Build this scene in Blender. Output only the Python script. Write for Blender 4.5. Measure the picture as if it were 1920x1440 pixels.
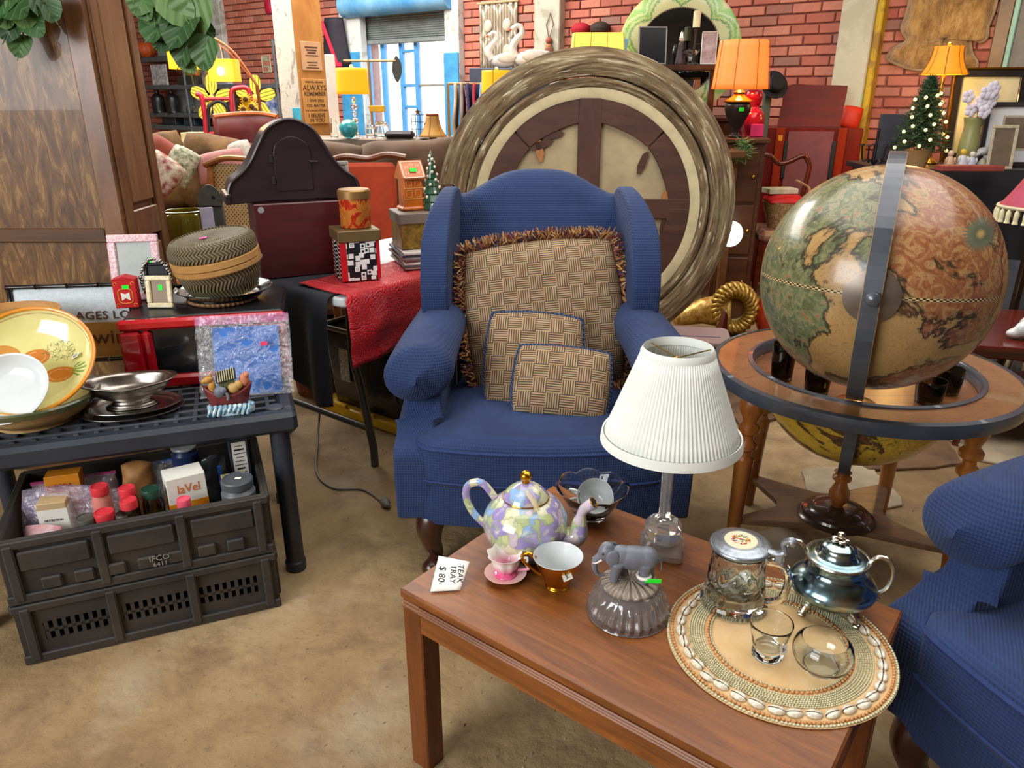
import bpy, bmesh, math, random
from mathutils import Vector, Matrix
for o in list(bpy.data.objects): bpy.data.objects.remove(o)
R = math.radians; PI = math.pi; sin = math.sin; cos = math.cos
rnd = random.Random(7)
SC = bpy.context.scene; COL = SC.collection
# ---------------------------------------------------------------- camera, world, light, exposure
CAM_H = 1.35; FPX = 1400.0; TH = R(21)
cd = bpy.data.cameras.new('camera'); cd.sensor_width = 36; cd.lens = FPX / 1920 * 36; cd.clip_start = .02
cam = bpy.data.objects.new('camera', cd); COL.objects.link(cam)
cam.location = (0, 0, CAM_H); cam.rotation_euler = (R(90) - TH, 0, 0); SC.camera = cam
w = bpy.data.worlds.new('world'); SC.world = w; w.use_nodes = True
w.node_tree.nodes['Background'].inputs[0].default_value = (.93, .97, 1, 1)
w.node_tree.nodes['Background'].inputs[1].default_value = 2.6
def area(name, loc, target, sx, sy, power, col):
    l = bpy.data.lights.new(name, 'AREA'); l.shape = 'RECTANGLE'; l.size = sx; l.size_y = sy; l.energy = power; l.color = col
    o = bpy.data.objects.new(name, l); COL.objects.link(o); o.location = loc
    o.rotation_euler = (Vector(target) - Vector(loc)).to_track_quat('-Z', 'Y').to_euler(); return o
area('daylight_open_doorway', (-3.3, -1.6, 2.3), (.5, 2.6, .5), 2.8, 2.2, 150, (.95, .98, 1))
area('overhead_fill', (1.0, 2.2, 3.40), (1.0, 2.25, 0), 4.5, 3.5, 100, (1, .97, .93))  # added fill lamp under the closed ceiling, no roof opening here
area('rear_overhead_fill', (-2.4, 6.6, 3.40), (-2.4, 6.65, 0), 4.0, 3.0, 260, (1, .96, .90))  # added fill lamp that brightens the back wall and far stock
vs = SC.view_settings; vs.view_transform = 'Standard'; vs.look = 'None'; vs.gamma = 1; vs.use_curve_mapping = False
vs.exposure = .62
if hasattr(SC, 'cycles'):
    cy = SC.cycles; cy.max_bounces = 7; cy.diffuse_bounces = 2; cy.glossy_bounces = 3; cy.transmission_bounces = 7; cy.transparent_max_bounces = 8; cy.caustics_reflective = False; cy.blur_glossy = .5
# ---------------------------------------------------------------- where a point of the photo lies in the room
def ray(u, v):
    x = (u - 960) / FPX; y = (720 - v) / FPX
    return Vector((x, cos(TH) + sin(TH) * y, -sin(TH) + cos(TH) * y))
def gp(u, v, z=0.0):
    r = ray(u, v); t = (z - CAM_H) / r.z; return Vector((r.x * t, r.y * t, z))
def dp(u, v, Y):
    r = ray(u, v); t = Y / r.y; return Vector((r.x * t, Y, CAM_H + r.z * t))
def proj(p):
    dz = p[2] - CAM_H; d = cos(TH) * p[1] - sin(TH) * dz; up = sin(TH) * p[1] + cos(TH) * dz
    return (960 + FPX * p[0] / d, 720 - FPX * up / d, d)
# ---------------------------------------------------------------- mesh building
def sgn(x): return -1 if x < 0 else 1
class MB:
    def __init__(s): s.v = []; s.f = []
    def add(s, vs, fs, T=None):
        o = len(s.v)
        s.v += [tuple(T @ Vector(p)) for p in vs] if T is not None else [tuple(p) for p in vs]
        s.f += [tuple(i + o for i in f) for f in fs]; return s
    def box(s, c, d, b=0, T=None):
        h = [x / 2 for x in d]; c = Vector(c)
        if b <= 0:
            vs = [(x * h[0], y * h[1], z * h[2]) for x in (-1, 1) for y in (-1, 1) for z in (-1, 1)]
            fs = [(0, 1, 3, 2), (4, 6, 7, 5), (0, 4, 5, 1), (2, 3, 7, 6), (0, 2, 6, 4), (1, 5, 7, 3)]
        else:
            b = min(b, min(h) * .95); vs = []; ix = {}
            for a in range(3):
                for x in (-1, 1):
                    for y in (-1, 1):
                        for z in (-1, 1):
                            g = (x, y, z); ix[(a,) + g] = len(vs)
                            vs.append(tuple(g[k] * (h[k] if k == a else h[k] - b) for k in range(3)))
            fs = []
            for a in range(3):
                p, q = [k for k in range(3) if k != a]
                for sg in (-1, 1):
                    lp = []
                    for (i, j) in ((-1, -1), (1, -1), (1, 1), (-1, 1)):
                        g = [0, 0, 0]; g[a] = sg; g[p] = i; g[q] = j; lp.append(ix[(a,) + tuple(g)])
                    fs.append(lp)
                for i in (-1, 1):
                    for j in (-1, 1):
                        g0 = [0] * 3; g0[p] = i; g0[q] = j; g1 = list(g0); g0[a] = -1; g1[a] = 1
                        fs.append([ix[(p,) + tuple(g0)], ix[(p,) + tuple(g1)], ix[(q,) + tuple(g1)], ix[(q,) + tuple(g0)]])
            for x in (-1, 1):
                for y in (-1, 1):
                    for z in (-1, 1): fs.append([ix[(a, x, y, z)] for a in range(3)])
            out = []
            for f in fs:
                P = [Vector(vs[i]) for i in f]; n = (P[1] - P[0]).cross(P[2] - P[0]); m = sum(P, Vector()) / len(P)
                out.append(f if n.dot(m) > 0 else f[::-1])
            fs = out
        vs = [tuple(Vector(p) + c) for p in vs]
        return s.add(vs, fs, T)
    def lathe(s, prof, n=24, T=None, fr=None, closed=False):
        vs = []; rings = []; fs = []
        for (r, z) in prof:
            if r < 1e-5: rings.append([len(vs)]); vs.append((0, 0, z)); continue
            k = []
            for i in range(n):
                t = 2 * PI * i / n; rr, zz = (r, z) if fr is None else fr(t, r, z)
                k.append(len(vs)); vs.append((rr * cos(t), rr * sin(t), zz))
            rings.append(k)
        prs = list(zip(rings, rings[1:])) + ([(rings[-1], rings[0])] if closed else [])
        for A, B in prs:
            for i in range(n):
                j = (i + 1) % n
                if len(A) == 1 and len(B) == 1: continue
                if len(A) == 1: fs.append((A[0], B[j], B[i]))
                elif len(B) == 1: fs.append((A[i], A[j], B[0]))
                else: fs.append((A[i], A[j], B[j], B[i]))
        return s.add(vs, fs, T)
    def tube(s, pts, r, n=8, closed=False, caps=True, T=None, flat=1.0):
        P = [Vector(p) for p in pts]; m = len(P); rr = r if isinstance(r, (list, tuple)) else [r] * m
        tan = []
        for i in range(m):
            a = P[(i - 1) % m] if closed or i > 0 else P[0]; b = P[(i + 1) % m] if closed or i < m - 1 else P[-1]
            tan.append((b - a).normalized())
        up = Vector((0, 0, 1)) if abs(tan[0].z) < .9 else Vector((1, 0, 0))
        nrm = (up - tan[0] * up.dot(tan[0])).normalized(); vs = []; fs = []
        for i in range(m):
            nrm = (nrm - tan[i] * nrm.dot(tan[i])).normalized(); bn = tan[i].cross(nrm)
            for k in range(n):
                t = 2 * PI * k / n; vs.append(tuple(P[i] + (nrm * sin(t) * flat + bn * cos(t)) * rr[i]))
        for i in range(m if closed else m - 1):
            a = i * n; b = ((i + 1) % m) * n
            for k in range(n):
                l = (k + 1) % n; fs.append((a + k, a + l, b + l, b + k))
        if caps and not closed: fs.append(tuple(range(n))[::-1]); fs.append(tuple((m - 1) * n + k for k in range(n)))
        return s.add(vs, fs, T)
    def grid(s, fn, nu, nv, cu=False, cv=False, T=None):
        U = nu if cu else nu + 1; V = nv if cv else nv + 1
        vs = [fn(i / nu, j / nv) for i in range(U) for j in range(V)]; fs = []
        for i in range(nu):
            for j in range(nv):
                i2 = (i + 1) % U; j2 = (j + 1) % V
                fs.append((i * V + j, i2 * V + j, i2 * V + j2, i * V + j2))
        return s.add(vs, fs, T)
    def prism(s, poly, z0, z1, T=None):
        n = len(poly); ar = sum(poly[i][0] * poly[(i + 1) % n][1] - poly[(i + 1) % n][0] * poly[i][1] for i in range(n))
        if ar < 0: poly = poly[::-1]
        vs = [(x, y, z0) for x, y in poly] + [(x, y, z1) for x, y in poly]
        fs = [tuple(range(n))[::-1], tuple(range(n, 2 * n))] + [(i, (i + 1) % n, n + (i + 1) % n, n + i) for i in range(n)]
        return s.add(vs, fs, T)
    def ball(s, c, r, nu=16, nv=10, T=None):
        if not isinstance(r, (tuple, list)): r = (r, r, r)
        M = Matrix.Translation(c) @ Matrix.Diagonal((r[0], r[1], r[2], 1))
        if T is not None: M = T @ M
        return s.lathe([(sin(PI * j / nv) if 0 < j < nv else 0, -cos(PI * j / nv)) for j in range(nv + 1)], nu, M)
    def pillow(s, wd, ht, t, n=16, p=2.6, T=None, sag=0):
        def shp(a, b):
            x = a * wd / 2 * math.sqrt(1 - .15 * b * b); y = b * ht / 2 * math.sqrt(1 - .15 * a * a)
            k = (max(0, 1 - abs(a) ** p) * max(0, 1 - abs(b) ** p)) ** .5
            return x, y, k
        def tri(q): q = 2 * q - 1; return sin(q * PI / 2)
        for sg in (1, -1):
            def fn(u, v):
                x, y, k = shp(tri(u if sg > 0 else 1 - u), tri(v)); return (x, y - sag * k, sg * t / 2 * k)
            s.grid(fn, n, n)
        if T is not None: s.v = [tuple(T @ Vector(q)) for q in s.v]
        return s
def Tm(loc=(0, 0, 0), rx=0, ry=0, rz=0, sc=None):
    M = Matrix.Translation(loc) @ Matrix.Rotation(rz, 4, 'Z') @ Matrix.Rotation(ry, 4, 'Y') @ Matrix.Rotation(rx, 4, 'X')
    if sc is not None: M = M @ Matrix.Diagonal((sc[0], sc[1], sc[2], 1))
    return M
def lerp(a, b, t): return a + (b - a) * t
def spl(pts, n):                                   # smooth curve through control points
    P = [Vector(p) for p in pts]; out = []; m = len(P)
    for i in range(m - 1):
        a = P[max(i - 1, 0)]; b = P[i]; c = P[i + 1]; d = P[min(i + 2, m - 1)]
        for k in range(n):
            t = k / n; out.append(.5 * ((2 * b) + (c - a) * t + (2 * a - 5 * b + 4 * c - d) * t * t + (3 * b - a - 3 * c + d) * t ** 3))
    out.append(P[-1]); return out
def prof(pts, n=4): return [(max(0, p.x), p.y) for p in spl([(a, b, 0) for a, b in pts], n)]
def rrect(wd, ht, r, n=4):
    o = []
    for (cx, cy, a0) in ((wd / 2 - r, ht / 2 - r, 0), (-wd / 2 + r, ht / 2 - r, 90), (-wd / 2 + r, -ht / 2 + r, 180), (wd / 2 - r, -ht / 2 + r, 270)):
        for k in range(n + 1): t = R(a0 + 90 * k / n); o.append((cx + r * cos(t), cy + r * sin(t)))
    return o
def mesh_of(name, mb, smooth=35):
    me = bpy.data.meshes.new(name); me.from_pydata(mb.v, [], mb.f); me.update()
    if smooth:
        me.shade_smooth()
        if smooth < 180: me.set_sharp_from_angle(angle=R(smooth))
    return me
def obj(name, mb, mat=None, parent=None, loc=None, rot=None, smooth=35, bev=0, sub=0, kind=None, label=None, seg=2, remesh=0, solid=0):
    me = mb if isinstance(mb, bpy.types.Mesh) else mesh_of(name, mb, smooth)
    o = bpy.data.objects.new(name, me); COL.objects.link(o)
    if mat is not None and not me.materials: me.materials.append(mat)
    if parent is not None: o.parent = parent
    if loc is not None: o.location = loc
    if rot is not None: o.rotation_euler = rot
    if remesh:
        m = o.modifiers.new('r', 'REMESH'); m.mode = 'VOXEL'; m.voxel_size = remesh; m.use_smooth_shade = True
        m = o.modifiers.new('s', 'SMOOTH'); m.factor = .6; m.iterations = 4
    if solid: m = o.modifiers.new('t', 'SOLIDIFY'); m.thickness = solid; m.offset = 0
    if bev: m = o.modifiers.new('b', 'BEVEL'); m.width = bev; m.segments = seg; m.limit_method = 'ANGLE'; m.angle_limit = R(40); m.harden_normals = False
    if sub: m = o.modifiers.new('d', 'SUBSURF'); m.levels = sub; m.render_levels = sub
    if kind: o['kind'] = kind
    if label: o['label'] = label
    return o
def tag(o, label, cat, group=None):
    o['label'] = label; o['category'] = cat
    if group: o['group'] = group
    return o
def thing(name, label, cat, loc=(0, 0, 0), rotz=0, group=None, rot=None):
    o = bpy.data.objects.new(name, None); COL.objects.link(o); o.empty_display_size = .05
    o.location = loc; o.rotation_euler = rot if rot is not None else (0, 0, rotz); return tag(o, label, cat, group)
def struct(name, mb, mat, **k):
    o = obj(name, mb, mat, **k); o['kind'] = 'structure'; return o
def copy_tree(o, loc=None, rotz=None, label=None, parent=None):
    c = o.copy(); COL.objects.link(c)
    if parent is not None: c.parent = parent
    if loc is not None: c.location = loc
    if rotz is not None: c.rotation_euler = (0, 0, rotz)
    if label: c['label'] = label
    for ch in list(o.children): copy_tree(ch, parent=c)
    return c
def text(name, body, size, mat, parent, loc, rot, ext=.0004, align='CENTER', shear=0, bold=0):
    cu = bpy.data.curves.new(name, 'FONT'); cu.body = body; cu.size = size; cu.extrude = ext; cu.align_x = align; cu.align_y = 'CENTER'
    cu.shear = shear; cu.resolution_u = 2; cu.offset = bold
    t = bpy.data.objects.new(name, cu); COL.objects.link(t)
    me = bpy.data.meshes.new_from_object(t.evaluated_get(bpy.context.evaluated_depsgraph_get()))
    bpy.data.objects.remove(t); me.materials.clear()
    return obj(name, me, mat, parent, loc, rot)
# ---------------------------------------------------------------- materials
def col(h, a=1):
    if not isinstance(h, str): return tuple(h) + ((1,) if len(h) == 3 else ())
    h = h.lstrip('#'); c = [int(h[i:i + 2], 16) / 255 for i in (0, 2, 4)]
    return tuple(x / 12.92 if x <= .04045 else ((x + .055) / 1.055) ** 2.4 for x in c) + (a,)
class G:
    def __init__(s, name, rough=.5, metal=0, **kw):
        s.m = bpy.data.materials.new(name); s.m.use_nodes = True; s.t = s.m.node_tree; s.t.nodes.clear()
        s.b = s.N('ShaderNodeBsdfPrincipled'); s.o = s.N('ShaderNodeOutputMaterial'); s.t.links.new(s.b.outputs[0], s.o.inputs[0])
        s.set(Roughness=rough, Metallic=metal, **kw)
    def N(s, t, **a):
        n = s.t.nodes.new(t)
        for k, v in a.items(): setattr(n, k, v)
        return n
    def put(s, k, v):
        if isinstance(v, bpy.types.NodeSocket): s.t.links.new(v, k)
        elif isinstance(v, str): k.default_value = col(v)
        elif isinstance(v, (tuple, list)) and len(v) == 3 and len(k.default_value) == 4: k.default_value = tuple(v) + (1,)
        else: k.default_value = v
    def set(s, **kw):
        for k, v in kw.items(): s.put(s.b.inputs[k.replace('_', ' ')], v)
        return s
    def co(s, sc=None, rot=None, loc=None, kind='Object'):
        c = s.N('ShaderNodeTexCoord').outputs[kind]
        if sc is None and rot is None and loc is None: return c
        m = s.N('ShaderNodeMapping'); s.put(m.inputs[0], c)
        if sc is not None: m.inputs[3].default_value = sc if isinstance(sc, (tuple, list)) else (sc,) * 3
        if rot is not None: m.inputs[2].default_value = rot
        if loc is not None: m.inputs[1].default_value = loc
        return m.outputs[0]
    def noise(s, vec, scale, detail=3, rough=.55, dist=0, out=0):
        n = s.N('ShaderNodeTexNoise'); s.put(n.inputs['Vector'], vec); s.put(n.inputs['Scale'], scale); n.inputs['Detail'].default_value = detail
        n.inputs['Roughness'].default_value = rough; n.inputs['Distortion'].default_value = dist; return n.outputs[out]
    def vor(s, vec, scale, feature='F1', out='Distance', rnd_=1):
        n = s.N('ShaderNodeTexVoronoi', feature=feature); s.put(n.inputs['Vector'], vec); s.put(n.inputs['Scale'], scale); n.inputs['Randomness'].default_value = rnd_; return n.outputs[out]
    def ramp(s, f, stops, interp='LINEAR'):
        n = s.N('ShaderNodeValToRGB'); r = n.color_ramp; r.interpolation = interp
        while len(r.elements) < len(stops): r.elements.new(.5)
        for e, (p, c) in zip(r.elements, stops): e.position = p; e.color = col(c) if not isinstance(c, (int, float)) else (c, c, c, 1)
        s.put(n.inputs[0], f); return n.outputs[0]
    def mix(s, f, a, b, blend='MIX'):
        n = s.N('ShaderNodeMix', data_type='RGBA', blend_type=blend); s.put(n.inputs[0], f); s.put(n.inputs[6], a); s.put(n.inputs[7], b); return n.outputs[2]
    def ma(s, op, a, b=None, c=None):
        n = s.N('ShaderNodeMath', operation=op); s.put(n.inputs[0], a)
        if b is not None: s.put(n.inputs[1], b)
        if c is not None: s.put(n.inputs[2], c)
        return n.outputs[0]
    def sep(s, v):
        n = s.N('ShaderNodeSeparateXYZ'); s.put(n.inputs[0], v); return n.outputs
    def comb(s, x, y, z):
        n = s.N('ShaderNodeCombineXYZ')
        for k, v in enumerate((x, y, z)): s.put(n.inputs[k], v)
        return n.outputs[0]
    def bump(s, h, st=.4, dist=.005):
        n = s.N('ShaderNodeBump'); n.inputs['Strength'].default_value = st; n.inputs['Distance'].default_value = dist; s.put(n.inputs['Height'], h); s.put(s.b.inputs['Normal'], n.outputs[0]); return s
MC = {}
def mat(name, c, rough=.5, metal=0, var=.12, vs=14, bump=None, c2=None, **kw):
    if name in MC: return MC[name]
    g = G(name, rough, metal, **kw); v = g.co(); base = col(c)
    n = g.noise(v, vs, 4)
    if c2 is None:
        a = tuple(x * (1 - var) for x in base[:3]); b = tuple(min(1, x * (1 + var)) for x in base[:3])
    else: a, b = base[:3], col(c2)[:3]
    g.set(Base_Color=g.ramp(n, [(.36, a), (.64, b)]))
    if bump: g.bump(g.noise(v, bump[0], 3), bump[1], .004)
    MC[name] = g.m; return g.m
def wood(name, c1='', c2='', sc=6, axis=0, rough=.35, coat=.3, st=9, c3=None, bump=.06):
    if name in MC: return MC[name]
    g = G(name, rough); s = [sc * st / 3] * 3; s[axis] = sc / 3
    v = g.co(s); n = g.noise(v, 1.3, 5, .6, 1.2); fine = g.noise(g.co([x * 6 for x in s]), 1.5, 2)
    c = g.mix(g.ma('MULTIPLY', fine, .35), g.ramp(n, [(.3, c1), (.68, c2)]), c3 or c1)
    g.set(Base_Color=c, Coat_Weight=coat, Coat_Roughness=.2); g.bump(fine, bump, .003); MC[name] = g.m; return g.m
def glass(name, tint='#ffffff', rough=.02, ior=1.45, bump=None):
    if name in MC: return MC[name]
    g = G(name, rough, 0, Transmission_Weight=1, IOR=ior, Base_Color=tint)
    if bump: g.bump(g.vor(g.co(), bump[0]), bump[1], .003)
    MC[name] = g.m; return g.m
def film(name, tint='#ffffff', alpha=.25, rough=.12, bump=None):       # thin clear plastic: part see-through, part glossy
    if name in MC: return MC[name]
    g = G(name, .4, 0, Base_Color=tint); n = g.noise(g.co(), 38, 4, .6, 1.5)
    tr = g.N('ShaderNodeBsdfTransparent'); gl = g.N('ShaderNodeBsdfGlossy'); gl.inputs['Roughness'].default_value = max(.06, rough)
    if bump:
        g.bump(n, bump, .012); nb = [x for x in g.t.nodes if x.type == 'BUMP'][0]; g.put(gl.inputs['Normal'], nb.outputs[0])
    m1 = g.N('ShaderNodeMixShader'); g.put(m1.inputs[0], g.ramp(n, [(.3, alpha * .6), (.75, min(1, alpha + .12))])); g.put(m1.inputs[1], tr.outputs[0]); g.put(m1.inputs[2], g.b.outputs[0])
    m2 = g.N('ShaderNodeMixShader'); m2.inputs[0].default_value = .13 if bump else .05; g.put(m2.inputs[1], m1.outputs[0]); g.put(m2.inputs[2], gl.outputs[0]); g.put(g.o.inputs[0], m2.outputs[0])
    MC[name] = g.m; return g.m
def glow(name, c, st, base=None, rough=.6):
    if name in MC: return MC[name]
    g = G(name, rough, 0, Base_Color=base or c, Emission_Color=c, Emission_Strength=st); MC[name] = g.m; return g.m
def lamp(name, loc, power, c, rad=.05):
    l = bpy.data.lights.new(name, 'POINT'); l.energy = power; l.color = c; l.shadow_soft_size = rad
    o = bpy.data.objects.new(name, l); COL.objects.link(o); o.location = loc; return o
GREEN_TAG = mat('fluorescent_green_paper', '#22f02a', .6, var=.02)
PAPER = mat('white_paper', '#ece8dd', .8, var=.04)
INK = mat('black_ink', '#15131a', .7, var=.02)
PINK_TAG = mat('fluorescent_pink_paper', '#ff4fa8', .6, var=.02)
WHITE = mat('white_ceramic', '#d3d7d7', .15, var=.03, Coat_Weight=.5)
BLACKP = mat('black_plastic', '#20242b', .42, var=.12, bump=(60, .08))
CHROME = mat('polished_chrome', '#d8d8d8', .12, 1, var=.03)
BRASS = mat('brass', '#c69a4a', .25, 1, var=.08)
GOLD = mat('gilt_gold', '#d99a2e', .2, 1, var=.06)
# ================================================================ the room
WA = Vector((2.26, 6.35, 0)); WR = R(-37.5)
AX = Vector((cos(WR), sin(WR), 0)); BX = Vector((-sin(WR), cos(WR), 0))
def wl(u, v, off=0):                                # photo point on a plane parallel to the back wall -> (x, z) along it
    r = ray(u, v); o = WA - BX * off; t = (o - Vector((0, 0, CAM_H))).dot(BX) / r.dot(BX)
    p = Vector((0, 0, CAM_H)) + r * t; return (p - WA).dot(AX), p.z
def ww(x, z, off=0): return WA + AX * x - BX * off + Vector((0, 0, z))
def wp(u, v, off=0): x, z = wl(u, v, off); return ww(x, z, off)
# floor: trodden earth over worn concrete
g = G('worn_dirty_concrete', .85); v = g.co()
big = g.noise(v, 1.4, 5, .6, .2); mid = g.noise(v, 5.5, 5, .65, .4); fine = g.noise(v, 42, 4, .7)
c = g.ramp(big, [(.30, '#78603f'), (.48, '#987d56'), (.62, '#a88f68'), (.78, '#b5a486')])
c = g.mix(g.ramp(mid, [(.45, 0.0), (.72, .75)]), c, '#6b5138')
c = g.mix(g.ramp(fine, [(.55, 0.0), (.8, .5)]), c, '#5a4432')
pat = g.noise(g.co(loc=(3.1, 1.2, 0)), 2.6, 5, .6, .2)
c = g.mix(g.ramp(pat, [(.55, 0.0), (.75, .4)]), c, '#bfb19a')
g.set(Base_Color=c); hb = g.ma('ADD', g.ma('MULTIPLY', fine, .5), g.ma('ADD', mid, g.ma('MULTIPLY', g.vor(v, 26), -.35))); g.bump(hb, .55, .012)
FLOOR = g.m
fb = MB(); NX, NY = 120, 110
from mathutils import noise as mn
def fl(u, v):
    x = lerp(-7.7, 6.5, u); y = lerp(-3, 14, v)
    return (x, y, 0)
fb.grid(fl, 4, 4); struct('floor', fb, FLOOR, smooth=0)
FLO_ = bpy.data.objects['floor']; SLAB = mat('pale_broken_slab', '#a3937a', .85, var=.2, vs=6, bump=(30, .5)); ROUGH = mat('rough_brown_slab', '#6b5038', .9, var=.3, vs=8, bump=(18, 1.0))
for (pts, m_, h_) in (([(1725, 778), (1930, 770), (1940, 890), (1835, 862)], SLAB, .012), ([(1365, 655), (1470, 690), (1480, 775), (1392, 800), (1340, 730)], ROUGH, .016), ([(1480, 700), (1700, 745), (1815, 870), (1640, 880), (1500, 800)], ROUGH, .014), ([(1500, 880), (1640, 870), (1690, 940), (1560, 1000)], SLAB, .010), ([(1330, 1000), (1480, 990), (1600, 1080), (1420, 1120)], SLAB, .010)):
    P_ = [gp(a, b, h_) for a, b in pts]; q = []
    for i in range(len(P_)):
        A, B = P_[i], P_[(i + 1) % len(P_)]
        for k in range(6): t = k / 6; p_ = A.lerp(B, t); q.append((p_.x + .03 * mn.noise(p_ * 9), p_.y + .03 * mn.noise(p_ * 7 + Vector((3, 3, 3)))))
    obj('flagstone', MB().prism(q, .0, h_), m_, FLO_, bev=.004, smooth=0)
# loose grit and crumbs of earth
gm = MB(); r2 = random.Random(3)
for i in range(900):
    k = r2.random()
    if k < .55: x = r2.gauss(-.15, .42); y = r2.gauss(1.2, .4)
    else: x = r2.uniform(-1.2, 1.9); y = r2.uniform(.7, 3.2)
    if y < .3: continue
    s = r2.uniform(.0012, .0045) * (1.6 if r2.random() < .08 else 1)
    vs_ = [(x + s * a, y + s * b, s * c_) for a, b, c_ in ((1, .2, 0), (-.4, 1, 0), (-.7, -.8, 0), (.1, 0, .9))]
    gm.add(vs_, [(0, 1, 3), (1, 2, 3), (2, 0, 3)])
o = obj('grit', gm, mat('earth_crumb', '#7b6248', .9, c2='#b9a588', vs=9), smooth=0, kind='stuff'); tag(o, 'loose grit and crumbs of earth scattered on the floor', 'grit')
# window opening in the back wall
wx0 = wl(676, 120)[0]; wx1 = wl(853, 120)[0]
XL, XR, ZT = -12.5, 5.2, 3.4; WZ0, WZ1 = .55, 2.75
MORTAR = mat('red_painted_mortar', '#8c5246', .85, var=.2, vs=22, bump=(70, .3))
wb = MB()
for (a, b, z0, z1) in ((XL, wx0, 0, ZT), (wx1, XR, 0, ZT), (wx0, wx1, 0, WZ0), (wx0, wx1, WZ1, ZT)):
    wb.box(((a + b) / 2, .15, (z0 + z1) / 2), (b - a, .3, z1 - z0))
WALL = struct('wall_back', wb, MORTAR, loc=WA, rot=(0, 0, WR), smooth=0)
# bricks: painted red, course 75 mm
g = G('red_painted_brick', .8); v = g.co(); oi = g.N('ShaderNodeObjectInfo').outputs['Random']; isl = g.N('ShaderNodeNewGeometry').outputs['Random Per Island']
rr_ = g.ma('FRACT', g.ma('ADD', oi, isl)); n1 = g.noise(v, 30, 4, .6)
c = g.ramp(rr_, [(0, '#b0604e'), (.3, '#be6f5b'), (.6, '#c87b66'), (.85, '#cf8870'), (.94, '#a3685a'), (1, '#987468')])
c = g.mix(g.ramp(n1, [(.5, 0.0), (.75, .45)]), c, '#9c5a4a'); sp = g.noise(v, 90, 2); c = g.mix(g.ramp(sp, [(.68, 0.0), (.74, .5)]), c, '#d9b4a6')
g.set(Base_Color=c); g.bump(g.ma('ADD', n1, g.noise(v, 110, 2)), .35, .006); BRICK = g.m
BL, BH = .205, .0635; PX, PZ = .216, .075
bms = []
for k in range(4):
    q = MB().box((0, 0, 0), (BL, .03, BH), .005); rk = random.Random(k)
    q.v = [(x + rk.uniform(-.002, .002), y + rk.uniform(-.0015, .0015), z + rk.uniform(-.002, .002)) for x, y, z in q.v]
    me = mesh_of('brick', q, 0); me.materials.append(BRICK); bms.append(me)
cand = []; rest = MB(); r3 = random.Random(11)
nrow = int(ZT / PZ)
for j in range(nrow):
    for i in range(int(XL / PX), int(XR / PX)):
        x = i * PX + (PX / 2 if j % 2 else 0) + r3.uniform(-.004, .004); z = (j + .5) * PZ
        if wx0 - .12 < x < wx1 + .12 and WZ0 - .05 < z < WZ1 + .05: continue
        P = ww(x, z)
        if P.y < 1: continue
        u, v_, d = proj(P)
        if not (-60 < u < 1990 and -40 < v_ < 330): continue
        hid = u < 235 or (u - 1107) ** 2 + (v_ - 372) ** 2 < 276 ** 2 or 520 < u < 618 or (v_ > 250) or ((u - 1275) ** 2 + (v_ - 80) ** 2 < 105 ** 2)
        cand.append((hid, d, x, z))
vis = sorted([c_ for c_ in cand if not c_[0]], key=lambda c_: c_[1])
for n_, (h_, d, x, z) in enumerate(vis[:300]):
    obj('brick', bms[n_ % 4], None, WALL, (x, -.004 + r3.uniform(-.003, .002), z), (0, 0, r3.uniform(-.01, .01)))
for (h_, d, x, z) in vis[300:] + [c_ for c_ in cand if c_[0]]:
    rest.box((x, -.004 + r3.uniform(-.003, .002), z), (BL, .03, BH), .005)
obj('brick_field', rest, BRICK, WALL, kind='stuff', smooth=0)
# plaster pilasters and painted posts against the wall
def plaster(name, base, patch, lo=.55, hi=.6, sc=3.5, third=None):
    g = G(name, .8); v = g.co(); n = g.noise(v, sc, 5, .65, .6); c = g.mix(g.ramp(n, [(lo, 0.0), (hi, 1.0)]), base, patch)
    if third: c = g.mix(g.ramp(g.noise(g.co(loc=(4, 2, 7)), sc * 1.3, 5, .6), [(.6, 0.0), (.64, 1.0)]), c, third)
    g.set(Base_Color=c); g.bump(g.ma('ADD', n, g.noise(v, 30, 3)), .3, .01); return g.m
CREAM = plaster('cream_plaster', '#c9c4ac', '#bdb79e', .5, .6, 3, '#b9cfae')
WHITEW = plaster('peeling_whitewash', '#cfd3d2', '#a9a9a2', .52, .6, 5)
BLUEP = mat('blue_paint', '#3f93c9', .6, var=.15, vs=9)
def pilaster(n, u0, u1, v_, m, dep=.09, zt=3.0):
    a = wl(u0, v_)[0]; b = wl(u1, v_)[0]
    return struct('trim_%d' % n, MB().box(((a + b) / 2, -dep / 2, zt / 2), (b - a, dep, zt), .008), m, loc=WA, rot=(0, 0, WR), smooth=0)
pilaster(1, 399, 432, 100, WHITEW); p2 = pilaster(2, 652, 690, 100, WHITEW, .1); p3 = pilaster(3, 846, 872, 100, WHITEW, .1)
pilaster(4, 1012, 1060, 60, plaster('dusty_white_plaster', '#c3bfae', '#a9a392', .5, .6, 4), .1)
pilaster(5, 1578, 1640, 100, CREAM, .16)
a5 = wl(1640, 100)[0]
struct('trim_6', MB().box((a5 + .025, -.07, 1.5), (.05, .14, 3.0), .008), plaster('yellow_edge_paint', '#d2ad2e', '#a6803a', .5, .62, 6), loc=WA, rot=(0, 0, WR), smooth=0)
for k, (u0, u1) in enumerate(((652, 690), (846, 872))):        # blue dado on the window jambs
    a = wl(u0, 150)[0]; b = wl(u1, 150)[0]; zz = wl(u0, 100)[1]
    struct('trim_%d' % (7 + k), MB().box(((a + b) / 2, -.055, zz / 2), (b - a + .01, .114, zz), .006), BLUEP, loc=WA, rot=(0, 0, WR), smooth=0)
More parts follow.
